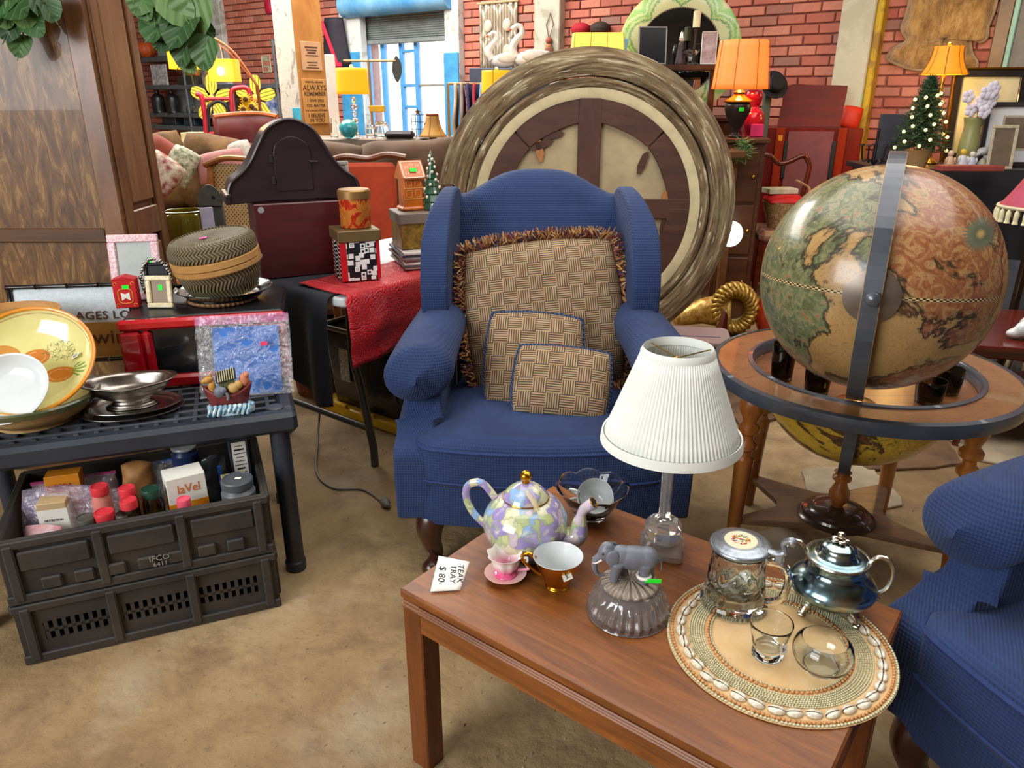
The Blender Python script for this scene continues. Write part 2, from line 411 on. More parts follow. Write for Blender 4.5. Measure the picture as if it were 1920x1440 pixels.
# roller-shutter window
WIN = bpy.data.objects.new('window_1', None); COL.objects.link(WIN); WIN.location = WA; WIN.rotation_euler = (0, 0, WR); WIN['kind'] = 'structure'
xm = (wx0 + wx1) / 2; W_ = wx1 - wx0
zs0 = wl(760, 72)[1]; zs1 = wl(760, 22)[1]
STEEL = mat('ribbed_grey_steel', '#9aa3a3', .45, .5, var=.1)
sh = MB(); nsl = 16
def shf(u, v_):
    z = lerp(zs0, zs1 + .1, v_); return (lerp(wx0 + .02, wx1 - .02, u), .03 + .010 * sin(v_ * nsl * 2 * PI), z)
sh.grid(shf, 1, nsl * 6); obj('roller_shutter', sh, STEEL, WIN, smooth=180)
obj('shutter_foot_bar', MB().box((xm, .03, zs0 - .02), (W_ - .03, .05, .05), .01), STEEL, WIN)
hz = zs1 + .1
obj('shutter_housing', MB().tube([(wx0 - .08, -.1, hz), (wx1 + .06, -.1, hz)], .13, 20), mat('faded_blue_tin', '#4a97cf', .5, var=.25, vs=4, c2='#7fb6dd'), WIN)
FR = mat('sky_blue_window_frame', '#4f9bdc', .5, var=.1)
for k, fx in enumerate((0.02, .20, .40, .56, .985)):
    obj('window_frame', MB().box((lerp(wx0, wx1, fx), .1, (WZ0 + zs1) / 2), (.05 if k in (2, 3) else .06, .06, zs1 - WZ0), .006), FR, WIN)
for z in (wl(760, 95)[1], wl(760, 160)[1], wl(760, 200)[1]):
    obj('glazing_bar', MB().box((lerp(wx0, wx1, .48), .1, z), (W_ * .17, .045, .03), .004), FR, WIN)
obj('glazing_bar', MB().box((lerp(wx0, wx1, .77), .1, wl(760, 160)[1]), (W_ * .42, .03, .022), .004), mat('weathered_grey_rail', '#8b8a7c', .7), WIN)
PANE = film('window_glass_dusty', '#f4f8fb', .10, .2)
for (f0, f1) in ((.02, .2), (.2, .4), (.4, .56), (.56, .985)):
    obj('pane', MB().box((lerp(wx0, wx1, (f0 + f1) / 2), .1, (WZ0 + zs0) / 2), (W_ * (f1 - f0) - .04, .006, zs0 - WZ0 - .02)), PANE, WIN, smooth=0)
# sunlit yard seen through the window
yard = MB().grid(lambda u, v_: (lerp(-9, 4, u), lerp(.35, 14, v_), -.02), 2, 2); struct('ground_outside', yard, mat('pale_concrete_yard', '#f2efe6', .9, var=.06, vs=2), loc=WA, rot=(0, 0, WR), smooth=0)

# the rest of the warehouse: ceiling and the walls out of view
RP = [(6.4, -3.0), (6.4, 3.17), (-7.66, 13.96), (-7.66, -3.0)]
struct('ceiling', MB().prism(RP, 3.5, 3.6), mat('grey_plank_ceiling', '#8a8378', .8, var=.15), smooth=0)
WB_ = mat('dim_brick_wall', '#a08878', .85, var=.15)
struct('wall_right', MB().box((6.5, .1, 1.75), (.2, 6.3, 3.5)), WB_, smooth=0); struct('wall_left', MB().box((-7.76, 5.5, 1.75), (.2, 17.1, 3.5)), WB_, smooth=0); struct('wall_front', MB().box((-.6, -3.1, 1.75), (14.3, .2, 3.5)), WB_, smooth=0)
# ================================================================ coffee table and what stands on it
TZ = .45; TROT = R(-37.6); TL, TW = .80, .53
TWOOD = wood('walnut_brown_veneer', '#683713', '#99581f', 9, 0, .45, .08, 9, '#4f290c')
TWOODZ = wood('walnut_brown_leg', '#63300f', '#8a4a1c', 7, 2, .36, .2, 7, '#4a260e')
T = thing('coffee_table', 'walnut brown rectangular wooden coffee table in the foreground', 'coffee table', (-.222, 1.225, 0), TROT)
obj('tabletop', MB().box((TL / 2, TW / 2, TZ - .011), (TL, TW, .022), .004), TWOOD, T, smooth=0)
for (x0, y0, x1, y1) in ((.05, .012, TL - .05, .012), (.05, TW - .012, TL - .05, TW - .012), (.012, .05, .012, TW - .05), (TL - .012, .05, TL - .012, TW - .05)):
    ln = max(abs(x1 - x0), abs(y1 - y0)); al = x1 != x0; cx, cy = (x0 + x1) / 2, (y0 + y1) / 2
    ap = obj('apron', MB().box((cx, cy, TZ - .064), (ln if al else .018, .018 if al else ln, .046), .002), TWOOD, T, smooth=0)
    bd = MB(); oy = -.009 if (al and y0 < .1) or (not al and x0 < .1) else .009
    for k in range(3):
        z = TZ - .026 - k * .0062
        bd.tube([(cx - ln / 2, cy + oy, z), (cx + ln / 2, cy + oy, z)] if al else [(cx + oy, cy - ln / 2, z), (cx + oy, cy + ln / 2, z)], .0034, 6)
    obj('reeded_moulding', bd, TWOOD, ap)
for (x, y) in ((.028, .028), (TL - .028, .028), (.028, TW - .028), (TL - .028, TW - .028)):
    lg = obj('leg', MB().box((x, y, (TZ - .04) / 2), (.05, .05, TZ - .04), .003), TWOODZ, T, smooth=0)
    cp = MB()
    for k in range(2): cp.box((x, y, TZ - .027 - k * .009), (.054, .054, .007), .002)
    obj('leg_cap', cp, wood('leg_cap_wood', '#7d5136', '#a2714c', 8, 0), lg, smooth=0)
def on(u, v): return gp(u, v, TZ)
# ---- folded price card
K = thing('price_card', 'white folded paper price card with handwriting on coffee table corner', 'card', on(848, 1092), R(-8)); K.scale = (1.2, 1.2, 1.2)
cm = MB().grid(lambda u, v: (lerp(-.029, .026, u) - (.008 * u * (1 - v)), lerp(-.033, .030, v) * (1 - .32 * u), .003 + .026 * v), 6, 6)
obj('paper', cm, PAPER, K, solid=.0006)
def cardtext(tx, sz, x, y, rz):
    u = (x + .029) / .055; k = 1 - .32 * u; sl = math.atan2(.026, .063 * k); e = (Matrix.Rotation(sl, 3, 'X') @ Matrix.Rotation(R(rz), 3, 'Z')).to_euler()
    text('handwriting', tx, sz, INK, K, (x, y, .0036 + .026 * (y / k + .033) / .063), e, .0002, shear=.15)
cardtext('TEAK', .0135, .0135, .0015, -84); cardtext('TRAY', .0135, .0015, .000, -84); cardtext('$ 80-', .0165, -.0165, -.004, -86)
# ---- saucer and demitasse cup
g = G('pink_shaded_china', .12, Coat_Weight=.6); z = g.sep(g.co())[2]
g.set(Base_Color=g.mix(g.ramp(g.noise(g.co(), 150, 3), [(.58, 0.0), (.7, .35)]), g.ramp(g.ma('MULTIPLY', z, 20), [(0, '#f04f8c'), (.28, '#f080aa'), (.62, '#f3ece6'), (1, '#efeae2')]), '#c9b6cf')); PINKCH = g.m
S = obj('saucer', MB().lathe(prof([(0, .003), (.012, .003), (.018, .005), (.034, .009), (.041, .013), (.042, .0145), (.036, .0125), (.02, .0085), (.012, .007), (0, .007)], 3), 40), mat('pale_pink_china', '#eec6bd', .15, var=.04, Coat_Weight=.5), loc=on(948, 1083))
tag(S, 'small pale pink saucer under the fluted pink and white cup', 'saucer')
K = thing('demitasse_cup', 'tiny fluted pink and white cup on a pink saucer', 'cup', on(948, 1083) + Vector((0, 0, .0075)), R(-15)); K.scale = (1.12, 1.12, 1.12)
def flute(t, r, z): return (r * (1 + (.025 + .035 * z / .045) * cos(8 * t)), z + (.001 * cos(8 * t) if z > .035 else 0))
obj('bowl', MB().lathe(prof([(0, 0), (.018, 0), (.020, .004), (.013, .008), (.019, .014), (.024, .026), (.027, .037), (.032, .044), (.031, .0445), (.025, .036), (.021, .024), (.012, .013), (0, .012)], 3), 48, fr=flute), PINKCH, K)
obj('handle', MB().tube(spl([(.025, 0, .038), (.040, 0, .041), (.038, 0, .028), (.043, 0, .020), (.023, 0, .014)], 5), .0026, 8), PINKCH, K)
vm = MB()
for k in range(14):
    a = rnd.uniform(0, 6.28); q = rnd.uniform(.1, 1) * .013
    vm.ball((.004 + q * cos(a), .004 + q * sin(a), .0165 + rnd.uniform(0, .002)), (.0028, .0028, .0012), 6, 4)
obj('painted_violets', vm, mat('violet_print', '#7d6a92', .4, c2='#b79aa8', vs=200), K)
# ---- gold cup
K = thing('teacup', 'gold teacup with a white inside and a small price tag', 'cup', on(1045, 1098), R(-12))
obj('bowl', MB().lathe(prof([(0, .001), (.021, 0), (.024, .002), (.021, .006), (.026, .012), (.034, .034), (.042, .052), (.049, .069)], 4), 40), GOLD, K)
obj('lining', MB().lathe(prof([(.0489, .0692), (.0478, .0693), (.041, .052), (.032, .032), (.022, .013), (0, .010)], 4), 40), WHITE, K)
obj('handle', MB().tube(spl([(-.043, 0, .058), (-.058, 0, .067), (-.071, 0, .060), (-.066, 0, .045), (-.045, 0, .028), (-.031, 0, .020)], 5), .0034, 8), GOLD, K)
tg = obj('price_tag', MB().box((0, 0, 0), (.019, .0006, .013)), PAPER, K, (.024, -.0375, .050), (R(-28), R(-12), R(32)), smooth=0)
text('handwriting', '3-', .011, INK, tg, (0, -.0008, 0), (R(90), 0, 0), .0002)
# ---- floral teapot
g = G('floral_chintz_china', .13, Coat_Weight=.7); v = g.co()
wv = g.N('ShaderNodeVectorMath', operation='ADD'); g.put(wv.inputs[0], v); sc_ = g.N('ShaderNodeVectorMath', operation='SCALE'); g.put(sc_.inputs[0], g.noise(v, 40, 2, .5, 0, 1)); sc_.inputs['Scale'].default_value = .035; g.put(wv.inputs[1], sc_.outputs[0]); wv = wv.outputs[0]
cc = g.sep(g.vor(wv, 40, 'F1', 'Color'))[0]; dd = g.vor(wv, 40)
c = g.ramp(cc, [(0, '#d5d2ae'), (.16, '#9c8cc4'), (.32, '#aeb98a'), (.46, '#8fb2dd'), (.58, '#c8b7c4'), (.72, '#d9d5b4'), (.84, '#a99bc9'), (.93, '#c3c88f')], 'CONSTANT')
c = g.mix(g.ramp(dd, [(.0, .8), (.34, 0.0)]), c, '#e9e6cc'); ed = g.vor(wv, 40, 'DISTANCE_TO_EDGE'); c = g.mix(g.ramp(ed, [(0.01, .5), (.09, 0.0)]), c, '#8a9a78')
g.set(Base_Color=c); FLORAL = g.m
K = thing('teapot', 'floral china teapot in lilac, blue and green with gold knob', 'teapot', on(985, 1032), R(-14)); K.scale = (1.1, 1.1, 1.1)
obj('body', MB().lathe(prof([(0, .002), (.044, 0), (.048, .004), (.064, .020), (.080, .052), (.078, .082), (.062, .105), (.040, .118), (.038, .120), (.030, .117), (0, .112)], 5), 48), FLORAL, K)
ld = obj('lid', MB().lathe(prof([(.042, .117), (.043, .120), (.036, .131), (.022, .142), (.009, .148), (0, .149)], 5), 40), FLORAL, K)
obj('lid_rim', MB().tube([(.043 * cos(2 * PI * i / 36), .043 * sin(2 * PI * i / 36), .1185) for i in range(36)], .0014, 6, True), GOLD, ld)
obj('knob', MB().lathe(prof([(0, .147), (.007, .147), (.0065, .153), (.0105, .158), (.011, .165), (.006, .171), (0, .1725)], 4), 20), GOLD, ld)
obj('handle', MB().tube(spl([(-.060, 0, .108), (-.085, 0, .136), (-.112, 0, .128), (-.117, 0, .100), (-.103, 0, .068), (-.076, 0, .042)], 6), [.0062] * 31, 10, flat=1.2), FLORAL, K)
sp_ = spl([(.062, 0, .030), (.098, 0, .048), (.104, 0, .082), (.110, 0, .106), (.128, 0, .122)], 6)
obj('spout', MB().tube(sp_, [lerp(.028, .009, min(1, i / 15)) if i < 15 else .009 + .0003 * (i - 15) for i in range(25)], 14, caps=False), FLORAL, K)
obj('spout_rim', MB().tube([(.128 + .0105 * cos(a) * .6, .0105 * sin(a), .1235 - .0105 * cos(a) * .6) for a in [2 * PI * i / 16 for i in range(16)]], .0014, 6, True), GOLD, K)
rb = MB().tube(spl([(.010, -.024, .140), (.025, -.036, .128), (.032, -.045, .118)], 4), .006, 6, flat=.25)
obj('tape', rb, film('amber_tape', '#e0c98f', .55, .2), K)
# ---- scalloped glass bowl with two white cups in it
CLEAR = glass('clear_glass', '#fbfffd')
BG = on(1108, 968)
def scal(t, r, z): k = max(0, (z - .02) / .07); return (r * (1 + .06 * k * abs(cos(4 * t))), z + .010 * k * abs(cos(4 * t)))
B_ = obj('glass_bowl', MB().lathe(prof([(0, .003), (.030, 0), (.034, .004), (.046, .020), (.064, .048), (.078, .072), (.080, .0725), (.076, .069), (.060, .047), (.043, .022), (.028, .010), (0, .009)], 3), 64, fr=scal), CLEAR, loc=BG)
tag(B_, 'clear scalloped glass bowl holding two white cups behind the teapot', 'bowl')
def wcup(label, loc, rot):
    K = thing('teacup', label, 'cup', loc, group='white teacups in the glass bowl', rot=rot)
    obj('bowl', MB().lathe(prof([(0, .001), (.017, 0), (.019, .003), (.031, .016), (.038, .036), (.0405, .054), (.0392, .054), (.036, .036), (.029, .018), (.014, .006), (0, .005)], 4), 36), WHITE, K)
    obj('handle', MB().tube(spl([(-.037, 0, .046), (-.052, 0, .050), (-.060, 0, .038), (-.052, 0, .024), (-.033, 0, .020)], 5), .0036, 8), WHITE, K)
    return K
wcup('white teacup lying topmost in the glass bowl, open end facing out', BG + Vector((.012, .006, .036)), (R(48), R(8), R(-20)))
wcup('white teacup underneath the other in the glass bowl', BG + Vector((-.002, .020, .015)), (R(40), R(6), R(12)))
# ---- table lamp: crystal foot, pleated shade
LP = on(1240, 1033); K = thing('table_lamp', 'table lamp with white pleated shade on a square crystal foot', 'lamp', LP, R(-14))
CRYS = G('cut_crystal', .04, 0, Base_Color='#e6e4de', Transmission_Weight=.85, IOR=1.48, Coat_Weight=.5).m
obj('foot', MB().box((0, 0, .011), (.092, .092, .022), .006), CRYS, K, smooth=0)
cub = MB().lathe([(0, .0225), (.024, .0225), (.039, .036), (.041, .062), (.030, .078), (.014, .080), (0, .080)], 8, Tm(rz=R(22))); obj('crystal_block', cub, CRYS, K, smooth=0)
obj('collar', MB().lathe([(.013, .0805), (.019, .0805), (.019, .085), (.014, .088), (.0, .088)], 20), CHROME, K)
obj('stem', MB().lathe([(0, .0882), (.0115, .0882), (.0115, .262), (0, .262)], 8), CRYS, K, smooth=0)
obj('socket', MB().lathe([(0, .262), (.014, .263), (.014, .300), (.010, .312), (.010, .340), (0, .345)], 16), BRASS, K)
g = G('pleated_white_silk', .75, Subsurface_Weight=0); v = g.co(); x, y, z = g.sep(v)
ang = g.ma('ARCTAN2', y, x); st = g.ma('SINE', g.ma('MULTIPLY', ang, 96)); g.set(Base_Color=g.ramp(g.noise(v, 12, 2), [(.3, '#dfe3da'), (.7, '#eef0e8')])); g.bump(st, .3, .004); PLEAT = g.m
def pleat(t, r, z): return (r * (1 + .006 * cos(96 * t)), z)
sh_ = obj('shade', MB().lathe([(.136, .262), (.069, .448)] if False else [(lerp(.136, .068, i / 6), lerp(.264, .448, i / 6)) for i in range(7)], 480, fr=pleat), PLEAT, K, solid=.0012, smooth=180)
for (r_, z_, nm) in ((.1365, .268, 'shade_hem'), (.0685, .446, 'shade_hem')):
    obj(nm, MB().lathe([(r_ + .002 + .002 * (z_ < .4), z_ - .010), (r_ + .003, z_), (r_ + .001 - .003 * (z_ > .4), z_ + .010), (r_ - .002, z_ + .008), (r_ - .001, z_ - .008), (r_ + .002 + .002 * (z_ < .4), z_ - .010)], 60), mat('white_silk_band', '#e9ece4', .7, var=.03), sh_)
hp = MB()
for s_ in (-1, 1): hp.tube(spl([(0, 0, .340), (s_ * .030, 0, .352), (s_ * .036, 0, .390), (s_ * .018, 0, .425), (0, 0, .436)], 5), .0014, 6)
for k in range(3): a = 2 * PI * k / 3 + .4; hp.tube([(0, 0, .434), (.066 * cos(a), .066 * sin(a), .447)], .0012, 6)
obj('harp', hp, BRASS, K)
obj('bulb', MB().ball((0, 0, .372), (.021, .021, .028), 14, 10), mat('opal_bulb', '#f6f2e2', .3, var=.02), K)
# ---- elephant on a pressed glass dish
EL = on(1177, 1146); K = thing('glass_dish', 'pressed glass dish with a grey elephant figure on its lid', 'figurine', EL, R(-6))
def rib(t, r, z): return (r * (1 + (.04 * cos(28 * t) if .004 < z < .05 else 0)), z)
obj('dish', MB().lathe(prof([(0, 0), (.070, 0), (.075, .006), (.072, .024), (.060, .050), (.050, .060), (.046, .061), (.052, .050), (.064, .024), (.066, .009), (0, .006)], 4), 112, fr=rib), G('pressed_glass', .06, 0, Base_Color='#e6dedb', Transmission_Weight=.9, IOR=1.45, Coat_Weight=.6).m, K, smooth=60)
g = G('smoky_pressed_glass', .12, 0, Base_Color='#b9a898', Transmission_Weight=.45); v = g.co(); x, y, z = g.sep(v)
g.bump(g.ma('SINE', g.ma('MULTIPLY', g.ma('ARCTAN2', y, x), 18)), .6, .004)
lid = obj('lid', MB().lathe(prof([(0, .062), (.047, .062), (.052, .064), (.050, .068), (.030, .074), (0, .075)], 4), 48), g.m, K)
e = MB()
e.ball((.006, 0, .118), (.042, .021, .024)); e.ball((.028, 0, .119), (.022, .020, .023)); e.ball((-.018, 0, .122), (.022, .018, .020))
e.ball((-.044, 0, .127), (.017, .014, .018)); e.ball((-.044, 0, .140), (.012, .010, .008))
e.tube(spl([(-.052, 0, .122), (-.064, 0, .108), (-.065, 0, .090), (-.058, 0, .078), (-.046, 0, .077)], 5), [.0085 - .0003 * i for i in range(21)], 10)
for (x, y, x2) in ((-.024, -.011, -.030), (-.016, .011, -.010), (.026, -.011, .024), (.034, .011, .038)):
    e.tube(spl([(x, y, .112), (lerp(x, x2, .5), y, .094), (x2, y, .074)], 4), [.0125, .0122, .0115, .0105, .0098, .0092, .0088, .0090, .0098], 10)
e.tube(spl([(.047, 0, .126), (.054, 0, .112), (.055, 0, .094)], 5), .0024, 8)
ELE = mat('grey_resin', '#6d707a', .42, var=.1, bump=(120, .12))
eo = obj('elephant', e, ELE, lid, remesh=.0022)
for s_ in (-1, 1):
    obj('ear', MB().ball((-.034, s_ * .0155, .123), (.013, .0035, .017), 14, 8, ), ELE, lid)
    obj('tusk', MB().tube(spl([(-.053, s_ * .008, .115), (-.063, s_ * .009, .108), (-.070, s_ * .009, .108)], 4), [.0022 - .0002 * i for i in range(9)], 8), mat('ivory_resin', '#e8ded0', .4), lid)
    obj('eye', MB().ball((-.052, s_ * .0122, .130), .0022, 8, 6), mat('dark_eye', '#22202a', .2), lid)
tp = obj('price_tag', MB().box((0, 0, 0), (.030, .0012, .008), .001), GREEN_TAG, lid, (.040, -.022, .086), (R(-8), R(4), R(8)), smooth=0)
obj('tag_loop', MB().tube([(.024 + .0115 * cos(a), -.011 + .0115 * sin(a), .0885) for a in [2 * PI * i / 18 for i in range(18)]], .003, 6, True, flat=1.2), PAPER, lid)
# ---- shell placemat
MT = gp(1459, 1207, TZ); K = thing('placemat', 'round beaded placemat edged with cowrie shells on the coffee table', 'placemat', MT, 0); RM = .193
FAB = mat('tan_cotton', '#d5ae78', .85, c2='#e0bd8c', vs=20, bump=(18, .4))
obj('cloth', MB().lathe([(0, .0035), (.06, .0034), (.12, .0034), (RM - .004, .003), (RM, .0015), (RM - .003, 0), (0, 0)], 64), FAB, K)
BEADW = mat('ivory_seed_bead', '#d9d3ae', .4, c2='#b9b893', vs=300); BEADT = mat('tan_wood_bead', '#b97a42', .5, c2='#d69a5e', vs=200)
def beadring(name, rads, size, m):
    q = MB(); base = MB().ball((0, 0, 0), (size * 1.15, size * .95, size * .8), 6, 4)
    for rr in rads:
        n = int(2 * PI * rr / (size * 2.35))
        for i in range(n):
            a = 2 * PI * (i + rnd.uniform(-.12, .12)) / n
            q.add(base.v, base.f, Tm((rr * cos(a), rr * sin(a), .0035 + size * .6), rz=a + PI / 2))
    obj(name, q, m, K, kind='stuff', smooth=180)
beadring('seed_bead_band', [.1290 + .0040 * i for i in range(7)], .0019, BEADW)
beadring('wood_bead_ring', [.1215], .0034, BEADT); beadring('wood_bead_ring', [.184], .0032, BEADT)
beadring('edge_bead_ring', [.1905], .0026, BEADW); beadring('inner_bead_ring', [.1165], .0022, BEADW)
g = G('cowrie_shell', .2, Coat_Weight=.5); x, y, z = g.sep(g.co()); sl_ = g.ma('LESS_THAN', g.ma('ABSOLUTE', g.ma('ADD', y, g.ma('MULTIPLY', x, .08))), .0011)
g.set(Base_Color=g.mix(sl_, g.ramp(g.noise(g.co(), 140, 2), [(.3, '#e7dfcb'), (.7, '#c9bda4')]), '#4a382c')); COW = g.m
cw = MB().lathe([(sin(PI * j / 10) if 0 < j < 10 else 0, -cos(PI * j / 10)) for j in range(11)], 12, Matrix.Diagonal((.0138, .0090, .0062, 1)) @ Matrix.Rotation(R(90), 4, 'Y'))
cw.v = [(x, y, z * (1 - .35 * math.exp(-(y / .0016) ** 2)) if z > 0 else z) for x, y, z in cw.v]
cme = mesh_of('cowrie_shell', cw, 180); cme.materials.append(COW)
for i in range(36):
    a = 2 * PI * i / 36 + rnd.uniform(-.012, .012); rr = .1675 + rnd.uniform(-.002, .002)
    obj('cowrie_shell', cme, None, K, (rr * cos(a), rr * sin(a), .0062), (rnd.uniform(-.12, .12), rnd.uniform(-.1, .1), a + PI / 2 + rnd.uniform(-.25, .25)))
MZ = Vector((0, 0, .0042))
# ---- glass stein with pewter lid
PEW = mat('pewter', '#9fa6ae', .35, .85, var=.12, vs=90, bump=(160, .15))
SP = on(1374, 1133) + MZ; K = thing('beer_stein', 'glass beer stein with hinged pewter lid and flower medallion', 'stein', SP, R(-32))
def dimp(t, r, z): return (r * (1 + (.018 * cos(12 * t + (PI if int(z / .022) % 2 else 0)) * abs(sin(PI * z / .022)) if .02 < z < .100 and r > .04 else 0)), z)
obj('mug', MB().lathe([(0, .001), (.058, 0), (.063, .004), (.062, .014), (.056, .018)] + [(lerp(.0565, .0475, i / 20), lerp(.020, .108, i / 20)) for i in range(21)] + [(.0475, .118), (.046, .124), (.043, .1235), (.043, .112), (.047, .06), (.050, .022), (0, .016)], 96, fr=dimp), CLEAR, K, smooth=180)
obj('handle', MB().tube(spl([(.049, 0, .110), (.078, 0, .112), (.090, 0, .094), (.089, 0, .060), (.078, 0, .036), (.058, 0, .024)], 6), .0072, 10), CLEAR, K)
ld = obj('lid', MB().lathe(prof([(.046, .1245), (.054, .1245), (.055, .130), (.050, .134), (.040, .1365), (.033, .138), (0, .138)], 3), 48), PEW, K)
g = G('flower_medallion', .15, Coat_Weight=.5); v = g.co(); x, y, z = g.sep(v); rad = g.ma('SQRT', g.ma('ADD', g.ma('MULTIPLY', x, x), g.ma('MULTIPLY', y, y)))
fc = g.sep(g.vor(v, 230, 'F1', 'Color')); c = g.ramp(fc[0], [(0, '#c22d3c'), (.3, '#e38a2c'), (.45, '#3d5fa8'), (.6, '#d33f55'), (.75, '#7a9a3a'), (.9, '#e8b13a')], 'CONSTANT')
msk = g.ma('MULTIPLY', g.ma('LESS_THAN', rad, .017), g.ma('GREATER_THAN', g.noise(v, 190, 2), .47)); g.set(Base_Color=g.mix(msk, '#efe7c4', c))
obj('medallion', MB().lathe([(0, .1394), (.029, .1392), (.030, .138)], 40), g.m, ld)
obj('thumb_lever', MB().tube(spl([(.050, 0, .131), (.066, 0, .132), (.078, 0, .140), (.074, 0, .156), (.084, 0, .164), (.094, 0, .160)], 5), [.006, .006, .006, .006, .006, .0065, .0065, .007, .007, .007, .0065, .006, .0055, .005, .005, .005, .0055, .006, .0065, .007, .008, .0085, .0085, .008, .007, .006], 10), PEW, ld)
obj('hinge', MB().box((.070, 0, .124), (.016, .013, .020), .003).tube(spl([(.070, 0, .118), (.078, 0, .108), (.086, 0, .098)], 4), .0062, 8), PEW, ld)
# ---- tarnished silver sugar pot
g = G('tarnished_silver', .14, 1); v = g.co(); g.set(Base_Color=g.ramp(g.noise(v, 16, 4, .6, .6), [(.30, '#566470'), (.45, '#7896a2'), (.55, '#95adb0'), (.68, '#c2b9a2')]), Roughness=g.ramp(g.noise(v, 30, 3), [(.3, .08), (.7, .28)])); SILV = g.m
SILT = mat('silver_trim', '#c9bfae', .2, 1, var=.2, vs=80)
PP = on(1553, 1140) + MZ; K = thing('sugar_pot', 'tarnished blue silver sugar pot with two looped handles', 'pot', PP, R(-22))
obj('body', MB().lathe(prof([(0, .016), (.034, .014), (.050, .020), (.073, .040), (.076, .056), (.066, .072), (.054, .084), (.050, .096), (.051, .106), (.046, .106), (.044, .090), (0, .080)], 4), 48), SILV, K)
ld = obj('lid', MB().lathe(prof([(.054, .106), (.056, .109), (.050, .112), (.040, .114), (.034, .121), (.030, .132), (.018, .139), (.006, .141), (0, .141)], 4), 48), SILV, K)
obj('lid_rim', MB().tube([(.055 * cos(2 * PI * i / 40), .055 * sin(2 * PI * i / 40), .1095) for i in range(40)], .0028, 6, True), SILT, ld)
kb = MB()
for k in range(5): a = 2 * PI * k / 5; kb.ball((.010 * cos(a), .010 * sin(a), .145), (.008, .005, .004), 8, 6)
kb.ball((0, 0, .155), .008, 12, 8); obj('knob', kb, SILT, ld)
for s_ in (-1, 1):
    obj('handle', MB().tube(spl([(s_ * .049, 0, .100), (s_ * .064, 0, .124), (s_ * .084, 0, .122), (s_ * .094, 0, .096), (s_ * .090, 0, .066), (s_ * .074, 0, .046), (s_ * .080, 0, .038)], 5), .0042, 8), SILT, K)
for k in range(4):
    a = PI / 4 + k * PI / 2; obj('foot', MB().tube(spl([(.046 * cos(a), .046 * sin(a), .022), (.060 * cos(a), .060 * sin(a), .016), (.066 * cos(a), .066 * sin(a), .004)], 4), [.006, .006, .0055, .005, .0045, .004, .004, .0045, .005], 8).ball((.066 * cos(a), .066 * sin(a), .0045), (.008, .008, .0045), 8, 6), SILT, K)
# ---- small tumbler with tag, clear glass ball bowl
K = thing('tumbler', 'small clear glass tumbler with a paper price sticker', 'glass', on(1437, 1232) + MZ)
obj('glass', MB().lathe(prof([(0, .001), (.022, 0), (.026, .004), (.0255, .012), (.023, .017), (.027, .024), (.031, .045), (.036, .068), (.0345, .068), (.029, .045), (.024, .025), (.018, .022), (0, .021)], 4), 40), CLEAR, K)
tg = obj('price_sticker', MB().box((0, 0, 0), (.016, .0005, .017)), PAPER, K, (.015, -.0285, .036), (R(-12), 0, R(28)), smooth=0)
text('handwriting', '5-', .010, INK, tg, (0, -.0007, 0), (R(90), 0, 0), .0002)
ob_ = obj('glass_votive', MB().lathe(prof([(0, .001), (.026, 0), (.030, .003), (.043, .016), (.049, .034), (.045, .050), (.037, .058), (.036, .058), (.043, .049), (.046, .034), (.040, .018), (.026, .009), (0, .008)], 4), 48), CLEAR, loc=on(1537, 1256) + MZ)
tag(ob_, 'round clear glass votive bowl on the shell placemat', 'bowl')
# ================================================================ blue wing chairs and cushions
g = G('navy_diamond_weave', .85, Sheen_Weight=.04, Sheen_Roughness=.5); v = g.co(); x, y, z = g.sep(v); K_ = 400
yy = g.ma('MULTIPLY', y, .7); s1 = g.ma('SINE', g.ma('MULTIPLY', g.ma('ADD', g.ma('ADD', x, z), yy), K_)); s2 = g.ma('SINE', g.ma('MULTIPLY', g.ma('ADD', g.ma('SUBTRACT', x, z), yy), K_))
dm = g.ma('MULTIPLY', s1, s2); wr = g.noise(v, 7, 3)
c = g.mix(g.ramp(dm, [(.2, 0.0), (.9, .75)]), '#1a2f5a', '#101f41'); c = g.mix(g.ramp(g.noise(v, 4.5, 3), [(.42, 0.0), (.7, .4)]), c, '#243f6e')
g.set(Base_Color=c); g.bump(g.ma('ADD', g.ma('MULTIPLY', dm, -.35), g.ma('MULTIPLY', wr, 2.2)), .42, .006); NAVY = g.m
PIPE = mat('navy_piping', '#1d3163', .8, var=.12, vs=60)
MAHOG = wood('dark_mahogany_leg', '#2a130c', '#4a2215', 8, 2, .3, .4)
